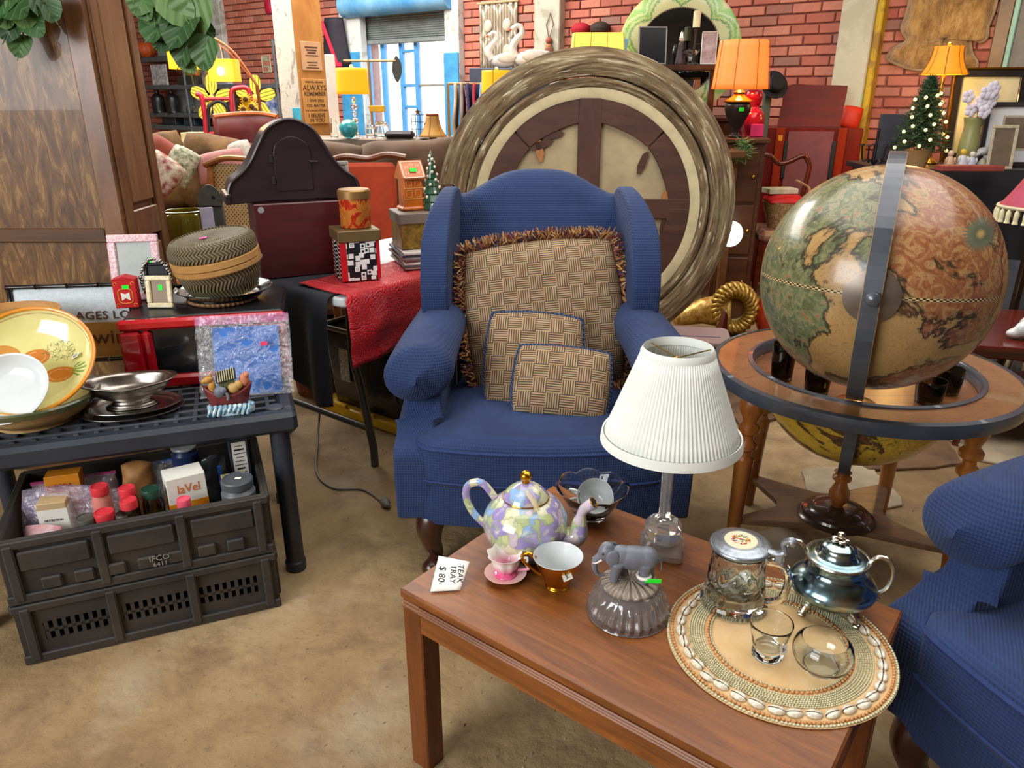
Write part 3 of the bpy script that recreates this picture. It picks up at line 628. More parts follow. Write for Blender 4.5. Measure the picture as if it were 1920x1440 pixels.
def chair(label, loc, rz):
    K = thing('wing_chair', label, 'armchair', loc, rz, 'navy blue wing chairs'); K.scale = (.95, 1, 1)
    def outline(hw, hb, yf, yb, bow, n=40, rc=.05):
        o = []
        P = [(-hb, yb), (-hw, yf + rc)] 
        for i in range(n + 1):
            x = lerp(-hw, hw, i / n); q = abs(x) / hw; y = yf - bow * (1 - q * q) + (rc * (1 - math.sqrt(max(0, 1 - max(0, (q - .86) / .14) ** 2))) if q > .86 else 0)
            o.append((x, y))
        return [(-hb, yb)] + [(lerp(-hb, -hw, t), lerp(yb, yf + rc, t)) for t in (.25, .5, .75)] + o + [(lerp(hw, hb, t), lerp(yf + rc, yb, t)) for t in (.25, .5, .75)] + [(hb, yb)]
    def loft(ol, layers, top=True):
        q = MB(); n = len(ol); cx = 0; cy = sum(p[1] for p in ol) / n
        for (s_, z, dz) in layers:
            for (x, y) in ol: q.v.append((x * s_, cy + (y - cy) * s_, z + dz))
        for k in range(len(layers) - 1):
            for i in range(n): j = (i + 1) % n; q.f.append((k * n + i, k * n + j, (k + 1) * n + j, (k + 1) * n + i))
        q.f.append(tuple(range(n))[::-1]); q.f.append(tuple((len(layers) - 1) * n + i for i in range(n))); return q
    bo = outline(.425, .36, -.40, .34, .045)
    obj('seat_rail', loft(bo, [(.93, .185, 0), (.955, .20, 0), (.985, .25, 0), (1, .31, 0), (.985, .33, 0)]), NAVY, K, smooth=60)
    co_ = outline(.385, .25, -.415, .26, .05)
    cu = obj('seat_cushion', loft(co_, [(.97, .322, 0), (.99, .332, 0), (1, .35, 0), (1.008, .385, 0), (1, .425, 0), (.99, .437, 0), (.95, .447, 0), (.8, .462, 0), (.55, .470, 0), (.2, .474, 0)]), NAVY, K, smooth=180)
    cyc = sum(p[1] for p in co_) / len(co_)
    for zz in (.434, .334): obj('piping', MB().tube([(x * .998, cyc + (y - cyc) * .998, zz) for x, y in co_], .0048, 6, True), PIPE, cu)
    # back with camel top
    def top(x): return 1.03 + .085 * (.5 + .5 * cos(PI * min(1, abs(x) / .30) ** 1.5))
    def bk(u, v_):
        x = lerp(-.30, .30, u); t_ = top(x); th = .055
        if v_ < .45: q = v_ / .45; z = lerp(.36, t_ - th, q); y = -th - .028 * sin(PI * q) * (1 - (x / .32) ** 2)
        elif v_ < .6: a = (v_ - .45) / .15 * PI; z = t_ - th + th * sin(a); y = -th * cos(a)
        else: q = (v_ - .6) / .4; z = lerp(t_ - th, .30, q); y = th
        return (x, y + .245 + .26 * (z - .40), z)
    obj('back', MB().grid(bk, 28, 40), NAVY, K, smooth=180)
    for s_ in (-1, 1):
        # wing
        wo = [(p.x, p.y) for p in spl([(.02, .60, 0), (-.005, .70, 0), (-.005, .82, 0), (.04, .93, 0), (.13, 1.015, 0), (.24, 1.06, 0), (.35, 1.062, 0), (.43, 1.02, 0)], 5)] + [(.44, .95), (.40, .75), (.34, .50), (.14, .50)]
        q = MB().prism(wo, 0, .092); nv = []
        for (a, b, c_) in q.v: nv.append((s_ * (.288 + c_ - (a - .30) * .06 - (c_ > .01) * (.034 * max(0, (b - .92) / .14) ** 2 + .10 * max(0, .72 - b))), a, b))
        q.v = nv
        if s_ > 0: q.f = [f[::-1] for f in q.f]
        obj('wing', q, NAVY, K, bev=.040, seg=6, smooth=180)
        # arm roll
        pts = spl([(s_ * .335, .33, .650), (s_ * .345, .12, .648), (s_ * .360, -.08, .640), (s_ * .372, -.24, .625), (s_ * .376, -.33, .612)], 6); m = len(pts)
        q = MB()
        def roll(u, v_):
            t = u * (m - 1); i = min(int(t), m - 2); p = pts[i].lerp(pts[i + 1], t - i); a = 2 * PI * v_
            k = 1.0 if u < .86 else math.sqrt(max(0.0, 1 - ((u - .86) / .14) ** 2)) * .55 + .45
            if u >= .999: k = .02
            w_ = .102 * (.88 + .2 * u) * k; h_ = (.074 + .012 * u) * k
            return (p.x + w_ * cos(a), p.y - (.02 * (1 - k) if u < .999 else .03), p.z + h_ * sin(a) + .012 * cos(a) * s_ * -1)
        q.grid(roll, 34, 24, cv=True)
        if s_ > 0: pass
        obj('arm_roll', q, NAVY, K, smooth=180)
        fr_ = spl([(-.405, .20, 0), (-.42, .36, 0), (-.405, .425, 0), (-.34, .445, 0), (-.285, .49, 0), (-.268, .56, 0), (-.262, .62, 0)], 5)
        po = [(p.x, p.y) for p in fr_] + [(.36, .62), (.36, .19)]
        q = MB().prism(po, 0, .115); q.v = [(s_ * (.312 + c_ + (.02 if a < -.3 else 0)), a, b) for (a, b, c_) in q.v]
        if s_ > 0: q.f = [f[::-1] for f in q.f]
        obj('arm_panel', q, NAVY, K, bev=.018, seg=3, smooth=60)
        lg = spl([(s_ * .33, -.335, .215), (s_ * .352, -.372, .165), (s_ * .350, -.366, .10), (s_ * .338, -.340, .045), (s_ * .350, -.366, .016), (s_ * .352, -.370, .0)], 5)
        rr = [.050, .050, .049, .048, .047, .045, .043, .040, .037, .034, .031, .029, .027, .025, .023, .0215, .021, .021, .0215, .024, .029, .032, .033, .033, .031, .026]
        obj('leg', MB().tube(lg, rr, 14), MAHOG, K, smooth=180)
        obj('leg', MB().tube([(s_ * .30, .29, .22), (s_ * .31, .34, .10), (s_ * .32, .40, 0)], [.028, .023, .018], 10), MAHOG, K)
    return K
CH = Vector((.090, 2.30, 0))
chair('navy blue wing chair facing front with three woven cushions', CH, R(0))
chair('second navy blue wing chair, cut off at the lower right', Vector((1.285, 1.010, 0)), R(-63))
# cushions
g = G('basket_weave_stripe', .85); x, y, z = g.sep(g.co()); S_ = .043
xs = g.ma('DIVIDE', x, S_); ys = g.ma('DIVIDE', y, S_)
ch = g.ma('MODULO', g.ma('ADD', g.ma('ADD', g.ma('FLOOR', xs), g.ma('FLOOR', ys)), 40), 2.0)
cr = g.ma('ADD', g.ma('MULTIPLY', xs, ch), g.ma('MULTIPLY', ys, g.ma('SUBTRACT', 1.0, ch))); s6 = g.ma('MULTIPLY', cr, 6)
ln = g.ma('FRACT', g.ma('ADD', s6, 100)); pk = g.ma('FRACT', g.ma('MULTIPLY', g.ma('FLOOR', s6), .37))
base = g.ramp(pk, [(0, '#a5835a'), (.3, '#b39167'), (.5, '#a47e5a'), (.72, '#a18e62'), (.9, '#b59670')], 'CONSTANT')
c = g.mix(g.ramp(ln, [(.50, 0.0), (.58, 1.0), (.94, 1.0), (1, 0.0)]), base, '#2c2a30'); c = g.mix(g.ramp(g.noise(g.co(), 60, 2), [(.4, 0.0), (.8, .35)]), c, '#8a6a4c')
g.set(Base_Color=c); g.bump(ln, .12, .002); WEAVE = g.m
g = G('navy_rope_cord', .8); x, y, z = g.sep(g.co()); tw = g.ma('SINE', g.ma('MULTIPLY', g.ma('ADD', g.ma('ADD', x, y), g.ma('MULTIPLY', z, 1.5)), 480)); g.set(Base_Color=g.ramp(tw, [(0, '#172848'), (1, '#3a5788')])); g.bump(tw, .6, .004); ROPE = g.m
def pil_edge(wd, ht, n):
    o = []
    for (a0, b0, a1, b1) in ((-1, -1, 1, -1), (1, -1, 1, 1), (1, 1, -1, 1), (-1, 1, -1, -1)):
        for k in range(n):
            t = k / n; a = lerp(a0, a1, t); b = lerp(b0, b1, t)
            o.append((a * wd / 2 * math.sqrt(1 - .15 * b * b), b * ht / 2 * math.sqrt(1 - .15 * a * a), 0))
    return o
def cushion(label, loc, rot, wd, ht, t, rope=True):
    K = thing('cushion', label, 'cushion', loc, rot=rot, group='woven check cushions on the wing chair')
    obj('cover', MB().pillow(wd, ht, t, 22, 3.2), WEAVE, K, smooth=180)
    if rope: obj('rope_edge', MB().tube(pil_edge(wd * 1.005, ht * 1.005, 14), .0055, 8, True), ROPE, K, smooth=180)
    else:
        q = MB(); rf = random.Random(5); E = pil_edge(wd, ht, 150)
        for i, p in enumerate(E):
            for _ in range(4):
                d = Vector((p[0] / wd, p[1] / ht, 0)); d = Vector((sgn(d.x) * max(0, abs(d.x) - .40) * 9, sgn(d.y) * max(0, abs(d.y) - .40) * 9, 0)).normalized()
                d = (d + Vector((rf.uniform(-.8, .8), rf.uniform(-.8, .8), rf.uniform(-.35, .9)))).normalized(); l = rf.uniform(.024, .046)
                a = Vector(p) + Vector((0, 0, rf.uniform(-.006, .006))); b = a + d * l; m_ = (a + b) / 2 + Vector((rf.uniform(-.005, .005), rf.uniform(-.005, .005), rf.uniform(0, .006)))
                q.tube([a, m_, b], [.0021, .0025, .0016], 3, caps=False)
        g = G('multicolour_fringe', .8); isl = g.N('ShaderNodeNewGeometry').outputs['Random Per Island']
        g.set(Base_Color=g.ramp(isl, [(0, '#6b2630'), (.2, '#b98a50'), (.38, '#8a5a34'), (.52, '#2c3350'), (.64, '#c7a26c'), (.8, '#7a3a34'), (.9, '#a9763f')], 'CONSTANT')); obj('fringe', q, g.m, K, kind='stuff', smooth=0)
    return K
cushion('large woven check cushion with multicoloured fringe at the back', (.108, 2.385, .675), (R(70), R(-5), R(3)), .52, .50, .14, False)
cushion('medium woven check cushion with navy cord, behind the smallest', (.068, 2.215, .580), (R(64), R(3), R(-4)), .305, .30, .10)
cushion('smallest woven check cushion with navy cord, in front', (.150, 2.105, .545), (R(57), R(4), R(-6)), .295, .225, .10)
# ================================================================ globe bar
GX, GY, GZ = 1.02, 2.05, .615; GR = .270
def map_mat(name, ocean, greens=None, lid=True):
    g = G(name, .3, Coat_Weight=.35, Coat_Roughness=.1); v = g.co(); x, y, z = g.sep(v)
    n = g.noise(g.co(loc=(1.7, .4, 2.2)), 4.2, 6, .62, .6); n2 = g.noise(g.co(loc=(.2, 5, 1)), 30, 3, .6, 2.0); lin = g.noise(g.co(loc=(3, 1, 6)), 24, 3, .55, 3.0); big = g.noise(v, 2.4, 2)
    oc = g.ramp(g.noise(v, 9, 4), [(.3, ocean[0]), (.7, ocean[1])])
    side = g.ramp(g.ma('ADD', g.ma('MULTIPLY', x, 3.2), g.ma('MULTIPLY', big, .5)), [(.22, 0.0), (.30, 1.0)])
    land = g.mix(side, g.ramp(n2, [(.3, '#4c5438'), (.48, '#6a6e4a'), (.58, '#82825c'), (.68, '#9a5a38')]), g.ramp(n2, [(.3, '#7d4a2e'), (.48, '#98603c'), (.60, '#ad8656'), (.74, '#77603f')])) if lid else g.ramp(n2, [(.3, '#6b3a20'), (.6, '#8a4f2a'), (.75, '#5f5a30')])
    t0 = .462 if lid else .54; lm = g.ramp(n, [(t0 - .005, 0.0), (t0 + .005, 1.0)]); c = g.mix(lm, oc, land)
    edge = g.ramp(g.ma('ABSOLUTE', g.ma('SUBTRACT', n, t0)), [(.004, .95), (.030, 0.0)]); c = g.mix(edge, c, '#2c2a20')
    sq = g.ramp(g.ma('ABSOLUTE', g.ma('SUBTRACT', lin, .5)), [(.004, .9), (.018, 0.0)]); c = g.mix(g.ma('MULTIPLY', sq, g.ramp(big, [(.35, .9), (.6, .35)])), c, '#4a2f1c')
    if lid:
        ang = g.ma('ARCTAN2', x, g.ma('MULTIPLY', y, -1.0)); ck = g.ma('MODULO', g.ma('ADD', g.ma('FLOOR', g.ma('MULTIPLY', ang, 38)), g.ma('FLOOR', g.ma('MULTIPLY', z, 290))), 2.0)
        band = g.ma('LESS_THAN', g.ma('ABSOLUTE', z), .0042); c = g.mix(band, c, g.mix(g.ma('ABSOLUTE', ck), '#2a2118', '#cdb27c'))
        # compass rose
        rx = g.ma('SUBTRACT', x, .185); rz = g.ma('SUBTRACT', z, .135); rd = g.ma('SQRT', g.ma('ADD', g.ma('MULTIPLY', rx, rx), g.ma('MULTIPLY', rz, rz)))
        pet = g.ma('SINE', g.ma('MULTIPLY', g.ma('ARCTAN2', rz, rx), 28)); c = g.mix(g.ma('MULTIPLY', g.ma('LESS_THAN', rd, g.ma('ADD', .031, g.ma('MULTIPLY', pet, .006))), .9), c, g.ramp(rd, [(0.006, '#b59a5e'), (.009, '#4d5a4c'), (.022, '#5f6a55')]))
    g.set(Base_Color=c); return g.m
MAPLID = map_mat('antique_world_map', ('#a07c4a', '#b8945e')); MAPLOW = map_mat('yellow_antique_map', ('#c29a2c', '#d8b23c'), lid=False)
g = G('map_printed_ring', .3, Coat_Weight=.5); v = g.co(); n = g.noise(v, 22, 3, .55, 2.5); c = g.ramp(g.noise(v, 6, 4), [(.3, '#785030'), (.7, '#946a42')]); c = g.mix(g.ramp(g.ma('ABSOLUTE', g.ma('SUBTRACT', n, .5)), [(.004, .8), (.02, 0.0)]), c, '#5f3418'); g.set(Base_Color=c); RINGM = g.m
DGREY = mat('dark_blue_grey_lacquer', '#474c54', .3, .2, var=.12, Coat_Weight=.4); HONEY = wood('honey_turned_wood', '#7a3f16', '#b3702c', 6, 2, .3, .5, 5)
DWOOD = wood('dark_stained_wood', '#2b1d14', '#4a3222', 6, 0, .35, .3)
K = thing('globe_bar', 'antique map globe drinks bar with its lid raised, on turned legs', 'globe', (GX, GY, 0))
obj('table_ring', MB().lathe([(.318, GZ), (.405, GZ), (.405, GZ - .03), (.318, GZ - .03)], 72, closed=True), RINGM, K)
obj('ring_edge', MB().lathe([(.405, GZ + .003), (.420, GZ), (.422, GZ - .010), (.422, GZ - .026), (.420, GZ - .036), (.405, GZ - .038)], 72, closed=True), DGREY, K)
obj('inner_lip', MB().lathe([(.300, GZ - .004), (.306, GZ + .006), (.318, GZ + .004), (.318, GZ - .03), (.300, GZ - .03)], 72, closed=True), DGREY, K)
obj('bottle_tray', MB().lathe([(0, GZ - .035), (.10, GZ - .035), (.299, GZ - .03), (.299, GZ - .045), (0, GZ - .055)], 48), wood('tray_wood', '#5a3218', '#87552c', 6, 0), K)
obj('lower_hemisphere', MB().lathe([(GR * sin(R(a)), GZ - .03 - GR * cos(R(a)) * .95) if a else (0, GZ - .03 - GR * .95) for a in range(0, 91, 5)], 60), MAPLOW, K, smooth=180)
LA = R(-27)
def band(r0, r1, a0, a1, w_, n=40):
    q = MB()
    for i in range(n + 1):
        a = lerp(a0, a1, i / n)
        for (rr, ww_) in ((r1, -w_), (r1, w_), (r0, w_), (r0, -w_)): q.v.append((ww_, -rr * cos(a), rr * sin(a)))
    for i in range(n):
        for k in range(4): l = (k + 1) % 4; q.f.append((i * 4 + k, i * 4 + l, i * 4 + 4 + l, i * 4 + 4 + k))
    q.f += [(3, 2, 1, 0), (n * 4, n * 4 + 1, n * 4 + 2, n * 4 + 3)]; return q
DL = Vector((-sin(-LA), -cos(LA), 0)); DL = Vector((sin(LA), -cos(LA), 0))
hinge = DL * (.285)
lid = obj('lid_dome', MB().lathe([(GR * sin(R(a)), GR * cos(R(a))) if a else (0, GR) for a in range(0, 91, 4)] + [(GR, -.006), (GR - .010, -.006)] + [((GR - .010) * sin(R(a)), (GR - .010) * cos(R(a))) if a else (0, GR - .01) for a in range(88, -1, -8)], 72, Matrix.Rotation(R(90), 4, 'X')), MAPLID, K, (hinge.x, hinge.y, GZ + .320), (R(-4), 0, LA), smooth=60)
obj('meridian_band', band(GR + .010, GR + .030, R(-97), R(112), .018), DGREY, lid, smooth=0)
for s_ in (-1, 1):
    obj('band_facing', band(GR + .011, GR + .029, R(-96.5), R(111.5), .0008), wood('pale_band_wood', '#8a6a48', '#b09068', 8, 0), lid, (s_ * .0185, 0, 0), smooth=0)
obj('boss_plate', MB().lathe([(0, 0), (.058, 0), (.058, .003), (.030, .008), (0, .009)], 36, Tm((0, -GR - .001, 0), rx=R(90))), mat('aged_brass_plate', '#6d6258', .3, .7, var=.2), lid)
obj('boss_knob', MB().lathe(prof([(0, 0), (.010, 0), (.009, .006), (.015, .012), (.014, .022), (0, .027)], 3), 20, Tm((.004, -GR - .030, 0), rx=R(90))), DGREY, lid)
obj('hinge_plate', MB().lathe([(0, 0), (.055, 0), (.055, .012), (.045, .018), (0, .018)], 30), BRASS, K, (hinge.x * .85, hinge.y * .85, GZ - .034))
lb = obj('lower_band', band(GR + .004, GR + .022, R(-2), R(-78), .016), DGREY, K, (0, 0, GZ - .03), (0, 0, R(-26)), smooth=0)
def turned(z0, z1, r=.030):
    P = [(0, 0), (.60, 0), (.62, .02), (.78, .30), (.92, .50), (1.0, .56), (.70, .575), (.62, .60), (1.02, .62), (1.05, .64), (.62, .665), (.60, .69), (1.05, .71), (1.08, .735), (.70, .76), (.78, .78), (1.25, .83), (1.28, .87), (1.0, .92), (.72, .945), (1.0, .965), (1.0, 1.0), (0, 1.0)]
    return [(a * r, lerp(z0, z1, b)) for a, b in P]
LEGS = [(-.305, -.01), (-.17, .265), (.245, .20), (.255, -.175)]
for (a, b) in LEGS:
    s_ = 1.06; top_ = Vector((a, b, GZ - .03)); bot = Vector((a * s_, b * s_, .0)); sh_m = Matrix.Identity(4); sh_m[0][2] = (top_.x - bot.x) / top_.z; sh_m[1][2] = (top_.y - bot.y) / top_.z
    obj('leg', MB().lathe(turned(0, GZ - .03, .030), 20, Matrix.Translation((bot.x, bot.y, 0)) @ sh_m), HONEY, K)
sh_ = []
for i in range(4):
    p = Vector(LEGS[i]) * 1.12; q = Vector(LEGS[(i + 1) % 4]) * 1.12
    for k in range(10):
        t = k / 10; m_ = p.lerp(q, t) * (1 - .42 * sin(PI * t)); sh_.append((m_.x, m_.y))
obj('lower_shelf', MB().prism(sh_, .095, .115), DWOOD if False else wood('worn_brown_shelf', '#5c4330', '#8a6a4c', 5, 0, .4, .3), K, bev=.004, smooth=0)
obj('stem', MB().lathe([(a, lerp(.14, GZ - .30, b)) for a, b in [(0, 0), (.020, 0), (.022, .05), (.016, .10), (.030, .24), (.031, .36), (.019, .52), (.017, .58), (.028, .62), (.028, .66), (.018, .70), (.026, .76), (.016, .80), (.016, 1), (0, 1)]], 20), HONEY, K)
obj('stem_base', MB().lathe([(0, .115), (.113, .115), (.115, .122), (.108, .127), (.102, .129), (.098, .136), (.086, .139), (.080, .146), (.060, .152), (.030, .156), (0, .157)], 40), mat('dark_lacquer_base', '#3a2a22', .25, .1, var=.2, Coat_Weight=.5), K)
# glasses standing in the bar tray
SMOKE = glass('smoked_glass', '#5a5340', .04); TRZ = GZ - .0335
def tumbler_at(x, y, h, r, lab):
    o = obj('bar_glass', MB().lathe(prof([(0, 0), (r * .8, 0), (r * .86, .004), (r * .95, h * .5), (r, h), (r - .002, h), (r * .9, h * .5), (r * .78, .012), (0, .010)], 3), 28), SMOKE, loc=(GX + x, GY + y, TRZ)); tag(o, lab, 'glass', 'smoked glasses in the globe bar')
tumbler_at(-.235, -.01, .105, .034, 'tall smoked glass leftmost inside the globe bar ring')
tumbler_at(-.175, -.12, .080, .036, 'short smoked glass left of the globe lid, in the ring')
tumbler_at(.10, -.19, .062, .038, 'smoked glass under the globe lid right of the hinge')
tumbler_at(.185, -.12, .070, .038, 'smoked glass rightmost inside the globe bar ring')
# ================================================================ big round picture frame seen from behind
FC = Vector((.40, 4.02, .80)); FRR = .79
K = thing('framed_canvas', 'huge round weathered picture frame turned backwards behind the wing chair', 'picture frame', (FC.x, FC.y, 0), rot=(R(-2.5), 0, R(2)))
RX = Matrix.Translation((0, 0, FC.z)) @ Matrix.Rotation(R(90), 4, 'X')
g = G('weathered_gesso_wood', .8); v = g.co(); x, y, z = g.sep(v); rz = g.ma('SUBTRACT', z, FC.z); rad = g.ma('SQRT', g.ma('ADD', g.ma('MULTIPLY', x, x), g.ma('MULTIPLY', rz, rz))); an = g.ma('ARCTAN2', rz, x)
pv = g.comb(g.ma('MULTIPLY', rad, 42), g.ma('MULTIPLY', an, 2.6), 0.0); st = g.noise(pv, 1.0, 5, .62, .5); n = g.noise(v, 7, 4)
c = g.ramp(st, [(.30, '#36281a'), (.43, '#664f36'), (.55, '#86704e'), (.68, '#c4b596')]); c = g.mix(g.ramp(n, [(.5, 0.0), (.68, .5)]), c, '#8e8562'); c = g.mix(g.ramp(g.noise(pv, 1.7, 4, .6, .5), [(.62, 0.0), (.66, .85)]), c, '#dacdb2'); g.set(Base_Color=c); g.bump(st, .9, .015); GESSO = g.m
BROWN = wood('old_brown_stretcher', '#3c2219', '#5c382a', 5, 0, .6, .0, 5, '#4a2c22'); BROWNZ = wood('old_brown_bar', '#3c2219', '#5c382a', 5, 2, .6, .0, 5, '#4a2c22')
obj('outer_rim', MB().lathe([(.652, -.05), (.652, .052), (.67, .062), (.72, .070), (.765, .056), (.788, .030), (FRR, .0), (.78, -.05)], 120, RX, closed=True), GESSO, K)
obj('inner_moulding', MB().lathe([(.600, -.03), (.600, .035), (.612, .045), (.628, .048), (.644, .040), (.648, -.03)], 120, RX, closed=True), GESSO, K)
LINEN = mat('raw_linen_canvas', '#b3a07c', .9, var=.16, vs=5, bump=(260, .3)); obj('canvas_edge', MB().lathe([(.545, -.02), (.545, .030), (.560, .036), (.598, .034), (.598, -.02)], 96, RX, closed=True), mat('cream_canvas_edge', '#cdbd95', .9, var=.1), K)
obj('canvas', MB().lathe([(0, .0), (.2, .0), (.4, 0), (.56, .0), (.56, -.01), (0, -.01)], 72, RX), LINEN, K)
for k in range(8):                                 # curved stretcher made of eight pieces
    a0 = R(45 * k + 22.5 - 22.0); a1 = R(45 * k + 22.5 + 22.0); P = []
    for i in range(13): a = lerp(a0, a1, i / 12); P.append((.558 * cos(a), .558 * sin(a)))
    nI = 9
    for i in range(nI): a = lerp(a1, a0, i / (nI - 1)); rr = .425 + (.018 if i in (0, nI - 1) else 0) * 0 + .010 * abs(i - 4) / 4; P.append((rr * cos(a), rr * sin(a)))
    obj('stretcher_piece', MB().prism(P, .004, .026 + .003 * (k % 2), RX), BROWN, K, smooth=0, bev=.002)
obj('cross_bar', MB().box((0, -.017, FC.z), (.118, .030, 1.10), .004), BROWNZ, K, smooth=0)
for s_ in (-1, 1): obj('cross_bar', MB().box((s_ * .305, -.015, FC.z - .005), (.49, .026, .105), .004), BROWN, K, smooth=0)
KEY = wood('pale_key_wood', '#9a5e2e', '#bf8048', 8, 2, .6, 0)
for (a, rr, tilt, m_) in ((128, .425, -8, KEY), (122, .395, 70, BROWN), (112, .405, 82, BROWN), (42, .40, 20, BROWN), (10, .42, -4, KEY), (-38, .44, -6, KEY), (-8, .425, 6, BROWN)):
    q = MB().prism([(-.016, .0), (0, .022), (.016, 0), (.020, -.06), (.006, -.10), (-.006, -.10), (-.020, -.06)], 0, .010)
    obj('wedge_key', q, m_, K, (rr * cos(R(a)), -.010, FC.z + rr * sin(R(a))), (R(90), R(tilt), 0), smooth=0)
# ================================================================ armoire and ivy
g = G('mottled_stained_plywood', .45, Coat_Weight=.2); v = g.co((16, 16, 4.0)); n = g.noise(v, 1.6, 5, .62, 1.6); f = g.noise(g.co((60, 60, 6)), 1.5, 3)
c = g.ramp(n, [(.32, '#4a2f18'), (.46, '#6a4622'), (.56, '#80592b'), (.63, '#a0783e'), (.72, '#6f4a24')]); g.set(Base_Color=g.mix(g.ma('MULTIPLY', f, .5), c, '#3a2412')); g.bump(n, .12, .004); PLY = g.m
ARM = wood('armoire_brown_wood', '#573520', '#8a5f3c', 5, 2, .4, .25, 6); ARMX = wood('armoire_brown_rail', '#45290f', '#6d4524', 5, 0, .4, .25, 6)
AXR, AY, AD, AH = -1.337, 2.60, .30, 2.25; AL = 1.15
K = thing('armoire', 'tall dark stained wooden armoire with panelled side', 'armoire', (AXR, AY, 0))
obj('carcass', MB().box((-AL / 2, AD / 2 + .006, AH / 2), (AL - .012, AD - .012, AH)), ARM, K, smooth=0)
obj('panel', MB().box((-AL / 2, .004, 1.50), (AL - .12, .012, 1.16)), PLY, K, smooth=0); obj('panel', MB().box((-AL / 2, .004, .52), (AL - .12, .012, .72)), PLY, K, smooth=0)
for x in (-.03, -AL + .03): obj('stile', MB().box((x, -.003, AH / 2), (.07, .022, AH), .004), ARM, K, smooth=0)
for z, h in ((.905, .05), (2.12, .12), (.08, .16)): obj('rail', MB().box((-AL / 2, -.002, z), (AL - .13, .020, h), .004), ARMX, K, smooth=0)
for (y, w_) in ((.030, .05), (AD - .030, .05)): obj('side_stile', MB().box((.006, y, AH / 2), (.020, w_, AH), .004), ARM, K, smooth=0)
for z, h in ((1.93, .10), (.93, .10), (.08, .14)): obj('side_rail', MB().box((.005, AD / 2, z), (.018, AD - .11, h), .004), ARM, K, smooth=0)
for z, h in ((1.43, .86), (.5, .70)): obj('side_panel', MB().box((.004, AD / 2, z), (.014, AD - .13, h), .012), wood('armoire_side_panel', '#6a452c', '#9c7450', 5, 2, .4, .25, 6), K, smooth=0)
obj('cornice', MB().box((-AL / 2 + .02, AD / 2, 2.03), (AL + .06, AD + .07, .05), .012), ARMX, K, smooth=0)
LEAF = G('ivy_leaf', .5); x, y, z = LEAF.sep(LEAF.co()); vn = LEAF.ma('SINE', LEAF.ma('MULTIPLY', LEAF.ma('SUBTRACT', LEAF.ma('ABSOLUTE', x), LEAF.ma('MULTIPLY', y, .8)), 330)); oi = LEAF.N('ShaderNodeObjectInfo').outputs['Random']
LEAF.set(Base_Color=LEAF.mix(LEAF.ramp(vn, [(.8, 0.0), (1, .22)]), LEAF.ramp(oi, [(0, '#24441e'), (.5, '#365a2c'), (1, '#5c7c40')]), '#7f9a62')); LEAF.bump(vn, .3, .004); LEAF = LEAF.m
def leaf_mesh(k):
    q = MB(); n = 26; rl = random.Random(k)
    def o(t):
        a = 2 * PI * t; r = (1 + .18 * cos(3 * a) * .5 + .22 * cos(a)) * (1 + .05 * (rl.random() - .5) + .035 * (int(t * n) % 2)); return (.036 * r * sin(a), .036 * r * cos(a) - .005)
    P = [o(i / n) for i in range(n)]; q.v = [(0, -.02, .0)] + [(x, y, .28 * abs(x) - 4 * y * y) for x, y in P] + [(x * .5, y * .5, .10 * abs(x) - y * y) for x, y in P]
    for i in range(n): j = (i + 1) % n; q.f += [(1 + i, 1 + j, 1 + n + j, 1 + n + i), (1 + n + i, 1 + n + j, 0)]
    q.tube([(0, .028, 0), (0, .055, .006)], .0012, 4); me = mesh_of('leaf', q, 60); me.materials.append(LEAF); return me
LM = [leaf_mesh(k) for k in range(4)]
def ivy(label, pix, stems):
    base = dp(pix[0][0], pix[0][1], pix[0][2]); K = thing('ivy_garland', label, 'garland', base); ri = random.Random(len(pix))
    for (u, v_, Y, s_, rz) in pix:
        p = dp(u, v_, Y) - base; o = obj('leaf', LM[ri.randrange(4)], None, K, p, (R(70 + ri.uniform(-25, 25)), R(ri.uniform(-30, 30)), R(ri.uniform(-25, 25)))); o.rotation_euler.rotate_axis('Z', R(rz + 180)); o.scale = (s_ * 1.25,) * 3
    st = MB()
    for L_ in stems: st.tube(spl([dp(*q) - base for q in L_], 5), .0028, 6)
    a_ = dp(*stems[0][0]); hk = Vector((min(a_.x, AXR + .02), AY - .030, 2.062)); vine = spl([hk - base + Vector((-.12, .10, .003)), hk - base + Vector((-.03, .02, .004)), hk.lerp(a_, .25) - base + Vector((0, -.04, 0)), hk.lerp(a_, .65) - base + Vector((0, -.02, 0)), a_ - base], 6); st.tube(vine, .0032, 6)
    for k in range(2, len(vine), 2): o = obj('leaf', LM[k % 4], None, K, vine[k] + Vector((ri.uniform(-.03, .03), -.02, ri.uniform(-.03, .02))), (R(70 + ri.uniform(-25, 25)), R(ri.uniform(-30, 30)), R(ri.uniform(-40, 40) + 0))); o.rotation_euler.rotate_axis('Z', R(180 + ri.uniform(-30, 30))); o.scale = (1.25,) * 3
    obj('stem', st, mat('vine_stem', '#5d5a34', .7), K)
ivy('green leafy ivy garland hanging at the upper left corner', [(10, 20, 2.52, 1.1, 20), (50, 18, 2.50, 1.2, -20), (62, 40, 2.48, 1.0, 10), (20, 45, 2.51, 1.0, -40), (38, 82, 2.52, .8, 5), (85, 8, 2.5, 1.0, 50), (0, 5, 2.49, 1.2, 0), (34, 10, 2.47, 1.3, 30)], [[(-20, -20, 2.52), (30, 20, 2.51), (45, 70, 2.52)], [(30, 0, 2.51), (85, 5, 2.5)]])
